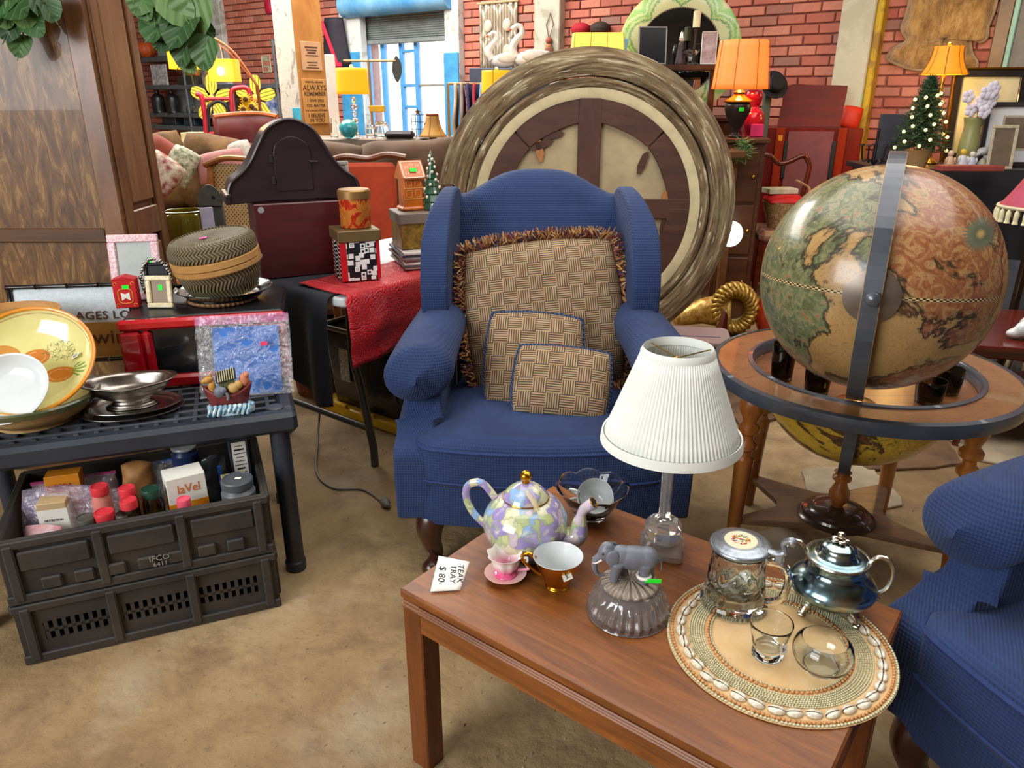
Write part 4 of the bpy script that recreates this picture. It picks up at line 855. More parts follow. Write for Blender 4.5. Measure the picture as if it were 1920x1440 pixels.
ivy('green leafy ivy garland hanging in front of the shelf lamps', [(285, 10, 2.52, 1.25, 20), (300, 40, 2.50, 1.45, -10), (330, 10, 2.47, 1.2, 40), (362, 22, 2.47, 1.5, -30), (340, 50, 2.46, 1.35, 15), (345, 88, 2.5, 1.1, 0), (385, 94, 2.46, 1.1, -8), (378, 55, 2.53, .8, 50), (312, 72, 2.49, .9, -25), (268, 5, 2.5, 1.0, 30), (350, 5, 2.5, 1.2, 10), (352, 112, 2.52, .8, 10)], [[(265, -20, 2.52), (310, 20, 2.5), (345, 60, 2.5), (352, 110, 2.52), (364, 160, 2.53)], [(320, -15, 2.5), (370, 30, 2.48), (390, 80, 2.47)]])
# ================================================================ black resin shelf
SH0 = Vector((-.600, 1.915, 0)); SHR = R(20); SZ = .53; SL, SD = .92, .53
K = thing('resin_shelf', 'black plastic utility shelf with lattice top over the crates', 'shelf', SH0, SHR)
RES = mat('black_resin', '#262c36', .45, var=.18, vs=6, bump=(50, .1)); RESL = mat('dusty_black_resin', '#3a3d44', .5, var=.2, vs=12)
for (cx, cy, lx, ly) in ((-SL / 2, .025, SL, .05), (-SL / 2, SD - .025, SL, .05), (-.025, SD / 2, .05, SD - .1), (-SL + .025, SD / 2, .05, SD - .1)):
    obj('rim', MB().box((cx, cy, SZ - .03), (lx, ly, .06), .012), RES, K, smooth=0)
bl = MB(); nb = 9
slm = mesh_of('slat', MB().box((0, 0, 0), (SL - .1, .014, .022), .002), 0); slm.materials.append(RESL); cpm = mesh_of('slat', MB().box((0, 0, 0), (.012, SD - .1, .020), .002), 0); cpm.materials.append(RESL)
for i in range(nb): obj('slat', slm, None, K, (-SL / 2, .05 + (SD - .1) * (i + .5) / nb, SZ - .012))
for i in range(17): obj('cross_slat', cpm, None, K, (-.05 - (SL - .1) * (i + .5) / 17, SD / 2, SZ - .0135))
for (x, y) in ((-.05, .045), (-SL + .05, .045), (-.05, SD - .045), (-SL + .05, SD - .045)): obj('leg', MB().lathe([(0, 0), (.030, 0), (.031, .03), (.027, .035), (.026, SZ - .05), (.034, SZ - .045), (.034, SZ - .02), (0, SZ - .02)], 20), RES, K, (x, y, 0))
obj('corner_boss', MB().lathe([(0, .003), (.02, .003), (.024, 0)], 24), RESL, K, (-.055, .06, SZ + .0005))
def on_s(u, v_): return gp(u, v_, SZ + .001)
# bowls
TAN = mat('tan_stoneware', '#b99a66', .5, var=.14, vs=40); OLIVE = mat('olive_glaze', '#4c5234', .2, var=.1, Coat_Weight=.5); CREAMY = mat('butter_yellow_glaze', '#d6cb84', .15, var=.06, vs=8, Coat_Weight=.6)
def bowl_prof(r, h, t=.006, ft=.55): return prof([(0, .002), (r * ft, 0), (r * ft * 1.02, .006), (r * .82, h * .42), (r * .97, h * .85), (r, h), (r - t, h), (r * .95 - t, h * .84), (r * .80 - t, h * .45), (r * ft * .9, .010), (0, .009)], 4)
BB = on_s(52, 800) + Vector((-.005, .05, 0)); K = thing('serving_bowl', 'large tan stoneware bowl with an olive green rim', 'bowl', BB)
obj('bowl', MB().lathe(bowl_prof(.165, .075), 56), TAN, K); obj('rim', MB().lathe([(.1655, .060), (.169, .074), (.166, .0785), (.156, .0775), (.154, .070)], 56), OLIVE, K); obj('glaze', MB().lathe([(0, .0105), (.08, .0115), (.125, .036), (.1545, .0705)], 56), CREAMY, K)
g = G('carrot_print_glaze', .12, Coat_Weight=.7); x, y, z = g.sep(g.co()); c = g.ramp(g.noise(g.co(), 10, 3), [(.3, '#d2c777'), (.7, '#e2d996')])
for (cx, cy, ax, ay, rt, cl) in ((-.005, .030, .034, .024, .3, '#c9782e'), (-.068, .034, .030, .022, -.2, '#c98a3e'), (.062, -.012, .038, .022, .25, '#cf7a1e')):
    dx = g.ma('SUBTRACT', x, cx); dy = g.ma('SUBTRACT', y, cy); a = g.ma('DIVIDE', g.ma('ADD', g.ma('MULTIPLY', dx, cos(rt)), g.ma('MULTIPLY', dy, sin(rt))), ax); b = g.ma('DIVIDE', g.ma('SUBTRACT', g.ma('MULTIPLY', dy, cos(rt)), g.ma('MULTIPLY', dx, sin(rt))), ay)
    q = g.ma('ADD', g.ma('MULTIPLY', a, a), g.ma('MULTIPLY', b, b)); c = g.mix(g.ramp(q, [(.85, 1.0), (1.0, 0.0)]), c, cl); c = g.mix(g.ma('MULTIPLY', g.ramp(g.ma('ABSOLUTE', g.ma('SUBTRACT', q, .45)), [(.03, .8), (.12, 0.0)]), g.ramp(g.noise(g.co(), 60), [(.4, 0.0), (.6, 1.0)])), c, '#e2b070')
fe = g.noise(g.co(), 42, 4, .6, 2.5); dx = g.ma('SUBTRACT', x, .045); dy = g.ma('SUBTRACT', y, .052); rd = g.ma('ADD', g.ma('MULTIPLY', g.ma('MULTIPLY', dx, dx), .5), g.ma('MULTIPLY', dy, dy))
c = g.mix(g.ma('MULTIPLY', g.ramp(g.ma('ABSOLUTE', g.ma('SUBTRACT', fe, .5)), [(.008, 1.0), (.03, 0.0)]), g.ma('LESS_THAN', rd, .0008)), c, '#4a5236')
dx = g.ma('SUBTRACT', x, .108); dy = g.ma('SUBTRACT', y, .000); lv = g.ma('MULTIPLY', g.ma('LESS_THAN', g.ma('ADD', g.ma('MULTIPLY', dx, dx), g.ma('MULTIPLY', dy, dy)), .0004), g.ma('GREATER_THAN', g.ma('SINE', g.ma('MULTIPLY', g.ma('ARCTAN2', dy, g.ma('ADD', dx, .03)), 22)), 0.0)); c = g.mix(lv, c, '#6f9a3e')
g.set(Base_Color=c); CARROT = g.m
K = thing('serving_bowl', 'yellow bowl painted with carrots, orange rim, leaning in the olive bowl', 'bowl', BB + Vector((.006, .035, .128)), rot=(R(42), R(6), R(6))); K.scale = (1.1, 1.1, 1.1)
obj('bowl', MB().lathe(bowl_prof(.150, .052, .006, .6), 56), TAN, K); obj('glaze', MB().lathe([(0, .0105), (.08, .0115), (.112, .026), (.138, .045), (.1435, .052)], 56), CARROT, K)
obj('rim', MB().tube([(.147 * cos(2 * PI * i / 60), .147 * sin(2 * PI * i / 60), .053) for i in range(60)], .0048, 8, True), mat('orange_glaze', '#d98a26', .2, var=.06, Coat_Weight=.5), K)
tg = obj('price_sticker', MB().box((0, 0, 0), (.024, .013, .0004)), PAPER, K, (.092, .034, .0275), (R(-14), R(-38), R(10)), smooth=0); text('handwriting', '$22', .011, INK, tg, (0, 0, .0005), (0, 0, 0), .0002)
o = obj('mixing_bowl', MB().lathe(bowl_prof(.100, .046, .005, .55), 48), WHITE, loc=BB + Vector((.004, -.064, .096)), rot=(R(46), R(0), R(8))); tag(o, 'plain white bowl leaning in front of the carrot bowl', 'bowl')
# bamboo steamer
BAM = wood('bamboo_strip', '#a8763a', '#cfa264', 8, 0, .5, .1, 4); SP_ = gp(40, 640, .70); SP_ = Vector((-1.485, 2.13, SZ + .001))
K = thing('bamboo_steamer', 'round tiered bamboo steamer behind the bowls', 'steamer', SP_)
for k in range(4):
    obj('tier', MB().lathe([(.128, k * .058), (.136, k * .058), (.136, k * .058 + .054), (.128, k * .058 + .054)], 56, closed=True), BAM, K); obj('hoop', MB().lathe([(.1365, k * .058 + .004), (.141, k * .058 + .006), (.141, k * .058 + .022), (.1365, k * .058 + .024)], 56), BAM, K)
obj('woven_floor', MB().lathe([(0, .208), (.1275, .208), (.1275, .204), (0, .204)], 40), mat('woven_bamboo', '#9c7440', .7, var=.2, vs=50), K)
# framed sign
K = thing('wine_sign', 'black bamboo framed sign with white top and wooden lettering band', 'sign', Vector((-1.425, 2.33, SZ + .001)), rot=(R(-8), 0, R(8))); K.scale = (.86, 1, .72)
for (cx, cz, lx, lz) in ((0, .352, .44, .022), (0, .011, .44, .022), (-.211, .18, .022, .34), (.211, .18, .022, .34)):
    q = MB(); nseg = 4
    for k in range(nseg):
        t0 = k / nseg; t1 = (k + 1) / nseg - .02; A = Vector((cx - lx / 2 if lx > lz else cx, 0, cz if lx > lz else cz - lz / 2)); B = Vector((cx + lx / 2 if lx > lz else cx, 0, cz if lx > lz else cz + lz / 2)); q.tube([A.lerp(B, t0), A.lerp(B, t0 + .03), A.lerp(B, t1 - .03), A.lerp(B, t1)], [.0125, .0105, .0105, .0125], 12)
    obj('bamboo_frame', q, mat('black_bamboo', '#191715', .25, var=.2, Coat_Weight=.4), K)
obj('white_board', MB().box((0, .004, .262), (.40, .008, .158)), mat('white_crackle_board', '#cfd9dd', .6, var=.08, vs=60, bump=(160, .3)), K, smooth=0); wbm = obj('wood_band', MB().box((0, .002, .104), (.40, .010, .158)), wood('lettering_board', '#a8732e', '#c8944a', 6, 0, .5, .1), K, smooth=0)
BRN = mat('burnt_brown_letter', '#5e3516', .7); text('lettering', 'AGES LO', .050, BRN, K, (.105, -.003, .215), (R(90), 0, 0), .0006); text('lettering', 'wine', .085, BRN, K, (.140, -.006, .115), (R(90), 0, 0), .0006)
# pewter compote and trays
PEWT = mat('brushed_pewter', '#a69f96', .28, 1, var=.14, vs=30, bump=(90, .08)); CT = on_s(250, 772)
def oval(t, r, z): return (r, z)
OV = Matrix.Rotation(R(18), 4, 'Z') @ Matrix.Diagonal((1.28, .86, 1, 1))
o = obj('oval_tray', MB().lathe(prof([(0, .002), (.080, .001), (.094, .005), (.104, .010), (.103, .012), (.092, .008), (.080, .004), (0, .004)], 3), 60, OV), mat('dull_pewter', '#6f6d6a', .35, .9, var=.2), loc=CT); tag(o, 'dark oval pewter tray, the lower of two under the compote', 'tray', 'pewter trays')
o = obj('oval_tray', MB().lathe(prof([(0, .002), (.074, .001), (.088, .005), (.098, .011), (.097, .013), (.086, .008), (.074, .004), (0, .004)], 3), 60, OV), PEWT, loc=CT + Vector((.004, .004, .0125))); tag(o, 'lighter oval pewter tray directly under the footed compote', 'tray', 'pewter trays')
K = thing('compote_bowl', 'footed oval pewter compote bowl standing on two trays', 'bowl', CT + Vector((-.002, .008, .0175)))
OV2 = Matrix.Rotation(R(18), 4, 'Z') @ Matrix.Diagonal((1.30, .80, 1, 1))
def lobes(t, r, z): k = max(0, (z - .045) / .02); return (r * (1 + .035 * k * abs(cos(2 * t)) ** 6 - .015 * k * cos(6 * t)), z + .005 * k * abs(cos(t)))
obj('bowl', MB().lathe(prof([(0, .024), (.040, .024), (.060, .034), (.076, .052), (.084, .066), (.094, .070), (.093, .072), (.081, .069), (.072, .052), (.056, .037), (0, .029)], 4), 72, OV2, fr=lobes), PEWT, K, smooth=180); obj('foot', MB().lathe(prof([(.050, 0), (.052, .002), (.046, .007), (.044, .010), (.040, .012), (.036, .018), (.038, .0245)], 4), 60, OV2), PEWT, K)
# microwave
MWP = on_s(242, 733); MWR = R(14); MH = .215; MWW = .47; MD = .34
RED = mat('glossy_red_plastic', '#b5121d', .2, var=.08, Coat_Weight=.6); K = thing('microwave_oven', 'red microwave oven with dark glass door on the black shelf', 'microwave', MWP, MWR)
obj('body', MB().box((MWW / 2, MD / 2 + .02, MH / 2 + .004), (MWW - .01, MD - .02, MH - .012), .01), mat('black_steel_case', '#1c1b1e', .35, var=.1), K, smooth=0)
for (cx, cz, lx, lz) in ((MWW / 2, MH - .016, MWW, .032), (MWW / 2, .020, MWW, .040), (.030, MH / 2, .060, MH - .07), (MWW - .065, MH / 2, .13, MH - .07)): obj('door_frame', MB().box((cx, .006, cz), (lx, .028, lz), .008), RED, K, smooth=0)
obj('door_glass', MB().box((.205, .014, MH / 2), (.31, .010, MH - .06)), mat('black_door_glass', '#14161a', .2, var=.05, Coat_Weight=.5), K, smooth=0)
obj('door_bevel', MB().box((.075, .004, MH / 2 + .004), (.030, .024, MH - .075), .010), RED, K, smooth=0)
def on_m(u, v_): return gp(u, v_, SZ + MH + .001)
def frame(name, label, cat, loc, rot, w_, h_, bw, m, fill, tagc=None, back=True, group=None):
    K = thing(name, label, cat, loc, rot=rot, group=group)
    for (cx, cz, lx, lz) in ((0, h_ - bw / 2, w_, bw), (0, bw / 2, w_, bw), (-w_ / 2 + bw / 2, h_ / 2, bw, h_ - 2 * bw), (w_ / 2 - bw / 2, h_ / 2, bw, h_ - 2 * bw)): obj('moulding', MB().box((cx, 0, cz), (lx, .012 if w_ < .3 else .03, lz), .003), m, K, smooth=0)
    obj('picture', MB().box((0, .003, h_ / 2), (w_ - 2 * bw, .004, h_ - 2 * bw)), fill, K, smooth=0)
    if tagc: obj('price_sticker', MB().box((tagc[0], .0005, tagc[1]), (.013, .0008, .017)), GREEN_TAG, K, smooth=0)
    if back: obj('easel_back', MB().box((0, .03 + h_ * .06, h_ * .36), (w_ * .3, .003, h_ * .72), 0, Tm((0, 0, 0), rx=0)), BLACKP, K, smooth=0)
    return K
frame('photo_frame', 'pink and white mosaic photo frame, tallest on the microwave', 'photo frame', on_m(262, 562), (R(-9), 0, R(8)), .152, .205, .024, mat('pink_white_mosaic', '#f0dede', .3, c2='#c98a9a', vs=260), mat('grey_frame_paper', '#a9b0ab', .4, var=.08), (.046, .125))
g = frame('photo_frame', 'small cream and gold photo frame with a green sticker', 'photo frame', on_m(302, 577), (R(-8), 0, R(2)), .078, .098, .015, mat('cream_gold_moulding', '#d9c48c', .35, c2='#ece2c6', vs=120), mat('brown_frame_paper', '#8b745c', .4), (.004, .062))
K = frame('photo_frame', 'small dark photo frame with silver beaded border behind the cream one', 'photo frame', on_m(300, 567), (R(-8), 0, R(10)), .070, .125, .010, BLACKP, mat('dark_print', '#1d2226', .3)); q = MB(); rj = random.Random(2)
for k in range(46):
    a = 2 * PI * k / 46; q.ball((.042 * cos(a) * (1 + rj.uniform(-.05, .12)), -.008, .072 + .060 * sin(a) * (1 + rj.uniform(-.05, .12))), rj.uniform(.004, .0065), 8, 6)
obj('beaded_border', q, mat('silver_beads', '#a9a69c', .25, .9, var=.2), K)
K = thing('gift_carton', 'small red printed cardboard box beside the cream frame', 'box', on_m(240, 578), R(14)); REDP = mat('red_printed_card', '#c1151d', .45, var=.05)
obj('carton', MB().box((0, .022, .044), (.066, .044, .088), .002), REDP, K, smooth=0); obj('flap', MB().prism([(-.033, 0), (.033, 0), (0.0, .010)], -.022, .022, Tm((0, .022, .0885), rx=R(90))), REDP, K, smooth=0)
YL = mat('yellow_print', '#e2a02c', .5); obj('print_ring', MB().tube([(x, -.0008, z + .038) for x, z in rrect(.040, .044, .012)], .0012, 4, True), YL, K); obj('print_mark', MB().prism([(-.012, -.014), (0, -.006), (.012, -.014), (.012, .012), (0, .006), (-.012, .012)], 0, .001, Tm((0, -.0002, .038), rx=R(90))), PAPER, K, smooth=0); obj('price_sticker', MB().box((.004, -.001, .066), (.020, .001, .012)), GREEN_TAG, K, smooth=0)
for s_ in (-1, 1):
    for zz in (.010, .076): obj('print_curl', MB().tube([(s_ * .024 + .005 * cos(t), -.0006, zz + .005 * sin(t)) for t in [k * .5 for k in range(10)]], .0008, 4), YL, K)
# woven basket, pan, trivet
g = G('herringbone_rattan', .6); v = g.co(); x, y, z = g.sep(v); an = g.ma('MULTIPLY', g.ma('ARCTAN2', y, x), 20); rd = g.ma('SQRT', g.ma('ADD', g.ma('MULTIPLY', x, x), g.ma('MULTIPLY', y, y))); zz = g.ma('ADD', g.ma('MULTIPLY', z, 190), g.ma('MULTIPLY', rd, -150))
hb = g.ma('SINE', g.ma('ADD', g.ma('MULTIPLY', an, 3.4), g.ma('MULTIPLY', g.ma('ABSOLUTE', g.ma('SUBTRACT', g.ma('FRACT', g.ma('MULTIPLY', zz, .2)), .5)), 14)))
g.set(Base_Color=g.ramp(hb, [(0, '#5c4f34'), (.45, '#7d6e4c'), (1, '#9c8e6a')])); g.bump(hb, .8, .006); RATT = g.m
BK = on_m(425, 558) + Vector((.0, -.01, .022)); 
o = thing('trivet', 'flat round wicker trivet with braided rim under the pan', 'trivet', BK + Vector((-.004, -.012, -.022))); obj('mat', MB().lathe([(0, .001), (.10, .001), (.10, .006), (0, .006)], 40), mat('dark_wicker', '#3d2c1e', .7, var=.2, vs=80), o); obj('braid', MB().tube([((.100 + .003 * (k % 2)) * cos(2 * PI * k / 90), (.100 + .003 * (k % 2)) * sin(2 * PI * k / 90), .0055) for k in range(90)], .0055, 6, True), mat('wicker_braid', '#9a6f42', .6, c2='#5d3f24', vs=160), o)
K = thing('frying_pan', 'black shallow pan holding the lidded rattan basket', 'pan', BK + Vector((0, 0, -.010))); K.scale = (1.22, 1.22, 1); obj('pan', MB().lathe(prof([(0, .001), (.085, 0), (.093, .004), (.118, .024), (.122, .026), (.119, .027), (.090, .008), (.083, .005), (0, .005)], 3), 48), mat('black_enamel', '#15171a', .22, var=.1, Coat_Weight=.6), K)
obj('handle', MB().tube([(-.115, 0, .024), (-.15, .005, .030), (-.165, .008, .030)], [.010, .009, .006], 8), mat('black_enamel', '#15171a'), K)
K = thing('rattan_basket', 'round lidded herringbone rattan basket tilted in the black pan', 'basket', BK + Vector((.004, .004, .004)), rot=(R(5), R(-8), R(10))); K.scale = (1.16, 1.16, 1.34)
obj('body', MB().lathe(prof([(0, .0), (.082, 0), (.088, .006), (.104, .035), (.112, .062), (.110, .064), (0, .060)], 3), 64), RATT, K); obj('bamboo_band', MB().lathe([(.110, .060), (.1155, .062), (.1165, .074), (.112, .076)], 64), BAM, K); obj('bamboo_band', MB().lathe([(.112, .0765), (.117, .078), (.117, .092), (.113, .094)], 64), BAM, K)
lid = obj('lid', MB().lathe(prof([(.1135, .094), (.1165, .100), (.115, .118), (.106, .131), (.098, .134), (.096, .131), (.070, .133), (0, .134)], 3), 64), RATT, K); obj('price_sticker', MB().box((-.012, -.020, .1355), (.020, .012, .001), 0, None), PINK_TAG, lid, smooth=0)
# zip bag with blue card, ark figurine
BGP = on_s(465, 742); K = thing('zip_bag', 'clear zip bag with pink seal and blue card leaning on the microwave', 'bag', BGP, rot=(R(-19), 0, R(11)))
def crink(w_, h_, a, sd):
    rc = random.Random(sd)
    def fn(u, v_): return (lerp(-w_ / 2, w_ / 2, u), a * (mn.noise(Vector((u * 5 + sd, v_ * 6, 0))) + .8 * abs(mn.noise(Vector((u * 9, v_ * 10, sd)))) + .5 * abs(mn.noise(Vector((u * 22, v_ * 20, sd + 3))))), lerp(0, h_, v_))
    return fn
obj('blue_card', MB().box((.006, .004, .104), (.186, .003, .200), .001), mat('bright_blue_card', '#2f6fc4', .5, var=.12, vs=12), K, smooth=0); obj('bag_film', MB().grid(crink(.262, .235, .013, 3), 80, 80), film('crinkled_clear_film', '#eef2fa', .07, .05, 1.0), K, (0, -.008, 0), smooth=180); obj('bag_film', MB().grid(crink(.262, .235, .006, 9), 20, 20), film('crinkled_clear_film', ''), K, (0, .012, 0), smooth=180)
obj('zip_seal', MB().grid(crink(.262, .026, .003, 5), 20, 3), film('magenta_zip_film', '#d05ab0', .45, .2, .4), K, (0, -.009, .212), smooth=180); obj('sticker', MB().box((.058, -.014, .150), (.019, .001, .011)), mat('hot_pink_sticker', '#e02a58', .5), K, smooth=0)
AP = on_s(430, 772); K = thing('ark_figurine', 'painted resin ark figurine with animals on blue waves', 'figurine', AP, R(14)); K.scale = (1.15, 1.15, 1.3)
wv = MB().prism([(p.x, p.y) for p in spl([(-.045, -.015, 0), (0, -.028, 0), (.052, -.014, 0), (.055, .012, 0), (0, .026, 0), (-.046, .014, 0), (-.045, -.015, 0)], 5)][:-1], 0, .016)
for k in range(9): wv.tube(spl([(-.044 + k * .011, -.022 - .006 * sin(k), .002), (-.040 + k * .011, -.028, .012), (-.036 + k * .011, -.022, .021), (-.042 + k * .011, -.019, .017)], 3), .0042, 6)
obj('waves', wv, mat('blue_white_waves', '#4e93b0', .4, c2='#d4e4e8', vs=110), K)
hu = MB(); hu.grid(lambda u, v_: ((lerp(-.052, .060, u)) * (.72 + .28 * v_), (2 * abs(v_ - .0) * 0 + .022 * sin(PI * min(1, max(0, u)) ) ** .6 * (.55 + .45 * v_)) * -1, .014 + .030 * v_ + .022 * (2 * u - 1) ** 2 * v_), 20, 6).grid(lambda u, v_: ((lerp(.060, -.052, u)) * (.72 + .28 * v_), .022 * sin(PI * u) ** .6 * (.55 + .45 * v_), .014 + .030 * v_ + .022 * (2 * u - 1) ** 2 * v_), 20, 6)
obj('hull', hu, mat('dark_red_planks', '#6f2a28', .5, var=.3, vs=60), K, smooth=180, solid=.003); obj('deck', MB().ball((0, 0, .036), (.045, .017, .014), 16, 8), mat('brown_deck', '#6b4a2e', .6), K)
gi = MB().ball((-.030, -.004, .058), (.009, .008, .018)).ball((-.036, -.006, .078), (.011, .007, .008)).ball((-.046, -.007, .075), (.006, .005, .005)).tube([(-.030, -.002, .084), (-.030, -.002, .091)], .0018, 5).ball((-.030, .003, .084), (.003, .002, .004)); obj('giraffe', gi, mat('tan_giraffe', '#c9963e', .5, c2='#a5702c', vs=110), K)
el = MB().ball((-.012, -.016, .052), (.014, .011, .013)).ball((-.004, -.021, .056), (.008, .007, .008)).tube(spl([(.003, -.024, .052), (.006, -.027, .042), (.004, -.027, .036)], 3), .0032, 6); obj('elephant', el, mat('grey_elephant', '#6d7480', .5), K)
li = MB().ball((.018, -.010, .056), (.013, .011, .012)).ball((.030, -.006, .062), (.010, .009, .010)); obj('lion', li, mat('tan_lion', '#c29a58', .6), K); obj('pig', MB().ball((.044, .0, .070), (.012, .010, .015)).ball((.050, -.003, .082), (.007, .007, .007)), mat('salmon_beast', '#c07a58', .6), K)
rf = obj('cabin_roof', MB().box((0, 0, 0), (.046, .030, .003), .001), mat('black_roof', '#14151a', .4), K, (.004, -.002, .083), (R(38), R(-10), R(0)), smooth=0)
for k in range(8): obj('roof_batten', MB().box((-.0185 + k * .0053, 0, .0024), (.0018, .029, .002)), mat('cream_batten', '#b5ab7c', .5), rf, smooth=0)
obj('cabin', MB().box((.004, .002, .064), (.036, .020, .030), .002), mat('olive_cabin', '#5a6440', .5), K, smooth=0)
# ================================================================ crates on the floor
CR0 = Vector((-1.235, 1.520, 0)); CRR = R(22.5); CL, CW, CHT = .625, .40, .178
CRT = mat('dusty_black_crate', '#262322', .6, var=.3, vs=7, c2='#3a332d', bump=(40, .2))
def crate(label, z0, holes):
    K = thing('crate', label, 'crate', CR0 + Vector((0, 0, z0)), CRR, 'black folding crates')
    obj('floor_panel', MB().box((CL / 2, CW / 2, .008), (CL - .02, CW - .02, .014), .003), CRT, K, smooth=0)
    for (nm, cx, cy, lx, ly) in (('front_wall', CL / 2, .008, CL, .012), ('rear_wall', CL / 2, CW - .008, CL, .012), ('side_wall', .008, CW / 2, .012, CW - .03), ('side_wall', CL - .008, CW / 2, .012, CW - .03)):
        if nm == 'front_wall' and holes:
            q = MB(); xs = [.0, .055]; hb_ = []
            # wall with slot openings: horizontal strips between slots
            for k in range(3):
                x0 = .055 + k * .178; hb_.append((x0, x0 + .16))
            q.box((CL / 2, cy, .030), (CL, ly, .06)).box((CL / 2, cy, .146), (CL, ly, .064))
            px = 0
            for (x0, x1) in hb_:
                q.box(((px + x0) / 2, cy, .087), (x0 - px, ly, .054)); n = 8
                for j in range(n): xx = lerp(x0, x1, j / n); q.box((xx + .0085 / 2 + .002, cy, .087), (.0095, ly, .054))
                q.box(((x0 + x1) / 2, cy, .086), (x1 - x0, ly, .008)); px = x1
            q.box(((px + CL) / 2, cy, .087), (CL - px, ly, .054)); w_ = obj(nm, q, CRT, K, smooth=0)
        else: w_ = obj(nm, MB().box((cx, cy, CHT / 2), (lx, ly, CHT), .003), CRT, K, smooth=0)
    obj('top_rim', MB().box((CL / 2, -.001, CHT - .012), (CL + .006, .014, .022), .003).box((CL / 2, CW + .001, CHT - .012), (CL + .006, .014, .022), .003).box((-.001, CW / 2, CHT - .012), (.014, CW, .022), .003).box((CL + .001, CW / 2, CHT - .012), (.014, CW, .022), .003), CRT, K, smooth=0)
    obj('base_rim', MB().box((CL / 2, -.001, .014), (CL + .004, .012, .026), .003), CRT, K, smooth=0)
    for k in range(4): obj('rib', MB().box((.026 + k * (CL - .052) / 3 * 1.0, -.004, CHT / 2), (.024, .014, CHT - .02), .004), CRT, K, smooth=0)
    if not holes:
        for k in range(7): obj('rib', MB().box((.10 + k * .072, -.003, .048), (.045, .012, .034), .004), CRT, K, smooth=0)
        for k in range(3): obj('recess_frame', MB().box((.118 + k * .195, -.003, .118), (.155, .009, .055), .006), CRT, K, smooth=0)
        text('moulded_lettering', 'IFCO', .022, mat('pale_moulded_letter', '#8d8a86', .6), K, (.345, -.0115, .058), (R(90), 0, 0), .0005); text('moulded_lettering', '6411', .018, mat('pale_moulded_letter', ''), K, (.345, -.0115, .040), (R(90), 0, 0), .0005)
    for k in range(6): obj('side_rib', MB().box((CL + .002, .04 + k * .064, CHT / 2), (.010, .012, CHT - .03), .003), CRT, K, smooth=0)
    return K
crate('lower black plastic crate with slotted front standing on the floor', 0, True); crate('upper black plastic crate packed with groceries', CHT + .002, False)
CZ0 = CHT + .002 + .016; ci = lambda x, y, z=0: CR0 + Matrix.Rotation(CRR, 3, 'Z') @ Vector((x, y, CZ0 + z))
def cpx(u, v_, z): p = Matrix.Rotation(-CRR, 3, 'Z') @ (gp(u, v_, z) - CR0); return p.x, p.y
def clx(x, m): return min(max(x, m + .022), CL - m - .022)
def cly(y, m): return min(max(y, m + .022), CW - m - .022)
def carton(label, x, y, w_, d_, h_, rz, m, bands=(), texts=(), tilt=0, name='carton'):
    x = clx(x, w_ / 2 + .004); y = cly(y, d_ / 2 + .004)
    K = thing(name, label, 'box', ci(x, y), rot=(R(tilt), 0, CRR + R(rz))); K.scale = (1, 1, 1.24); obj('card', MB().box((0, 0, h_ / 2), (w_, d_, h_), .0015), m, K, smooth=0)
    for (z0, z1, bm) in bands: obj('printed_band', MB().box((0, 0, (z0 + z1) / 2), (w_ + .0008, d_ + .0008, z1 - z0)), bm, K, smooth=0)
    for (tx, sz, px, pz, tm, top) in texts: text('lettering', tx, sz, tm, K, (px, -d_ / 2 - .0012, pz) if not top else (px, pz, h_ + .0006), (R(90), 0, 0) if not top else (0, 0, 0), .0002)
    return K
def jar(label, x, y, r, h, lidc, bodym, lidh=.018, cat='jar', name='spice_jar', z=0, rot=None, labelm=None):
    x = clx(x, r); y = cly(y, r)
    K = thing(name, label, cat, ci(x, y, z), rot=rot); K.scale = (1, 1, 1.28); obj('body', MB().lathe([(0, 0), (r * .95, 0), (r, .004), (r, h - lidh - .012), (r * .8, h - lidh - .003), (r * .8, h - lidh), (0, h - lidh)], 24), bodym, K); obj('lid', MB().lathe([(0, h - lidh), (r * .92, h - lidh), (r * .94, h - .003), (r * .88, h), (r * .80, h), (r * .78, h - .002), (0, h - .002)], 24), lidc, K)
    if labelm: obj('paper_label', MB().lathe([(r + .0006, h * .18), (r + .0006, h * .62)], 24), labelm, K)
    return K
KR = mat('kraft_card', '#b99c72', .7, var=.08); WC = mat('white_card', '#dedbd0', .6, var=.05); ORG = mat('orange_print', '#dd8a1c', .5, var=.05); RLID = mat('red_plastic_lid', '#c9343c', .35, var=.08); SPG = glass('spice_glass', '#d8c39a'); GLID = mat('dark_green_lid', '#1f3f34', .3)
carton('small kraft carton with two round dots on top, lower left in the crate', *cpx(112, 985, .30), .068, .058, .150, -6, KR, [(.045, .135, WC)], [('NUTRITION', .008, 0, .11, INK, 0), ('0g', .03, .016, .07, INK, 0)]); 
K = carton('orange baking soda box inside the purple zip bag', *cpx(128, 928, .33), .085, .045, .165, -5, ORG, [(.10, .118, mat('yellow_print', ''))], [('SODA', .016, 0, .14, mat('red_letter', '#b02a1c', .5), 0)])
carton('white and orange printed box with laVel lettering', *cpx(352, 940, .32), .098, .072, .175, 10, WC, [(.075, .115, ORG)], [('laVel', .030, .004, .146, mat('orange_letter', '#d4701c', .5), 0), ('ACTIVATE', .014, -.004, .095, WC, 0), ('TCV', .022, 0, .045, mat('grey_letter', '#6a6a6a', .5), 0)])
obj('logo_spiral', MB().tube([(-.036 + .004 * t * .25 * cos(t), -.0368, .148 + .001 * t * sin(t)) for t in [k * .5 for k in range(14)]], .001, 4), mat('orange_letter', ''), bpy.data.objects['carton.002'] if 'carton.002' in bpy.data.objects else None)
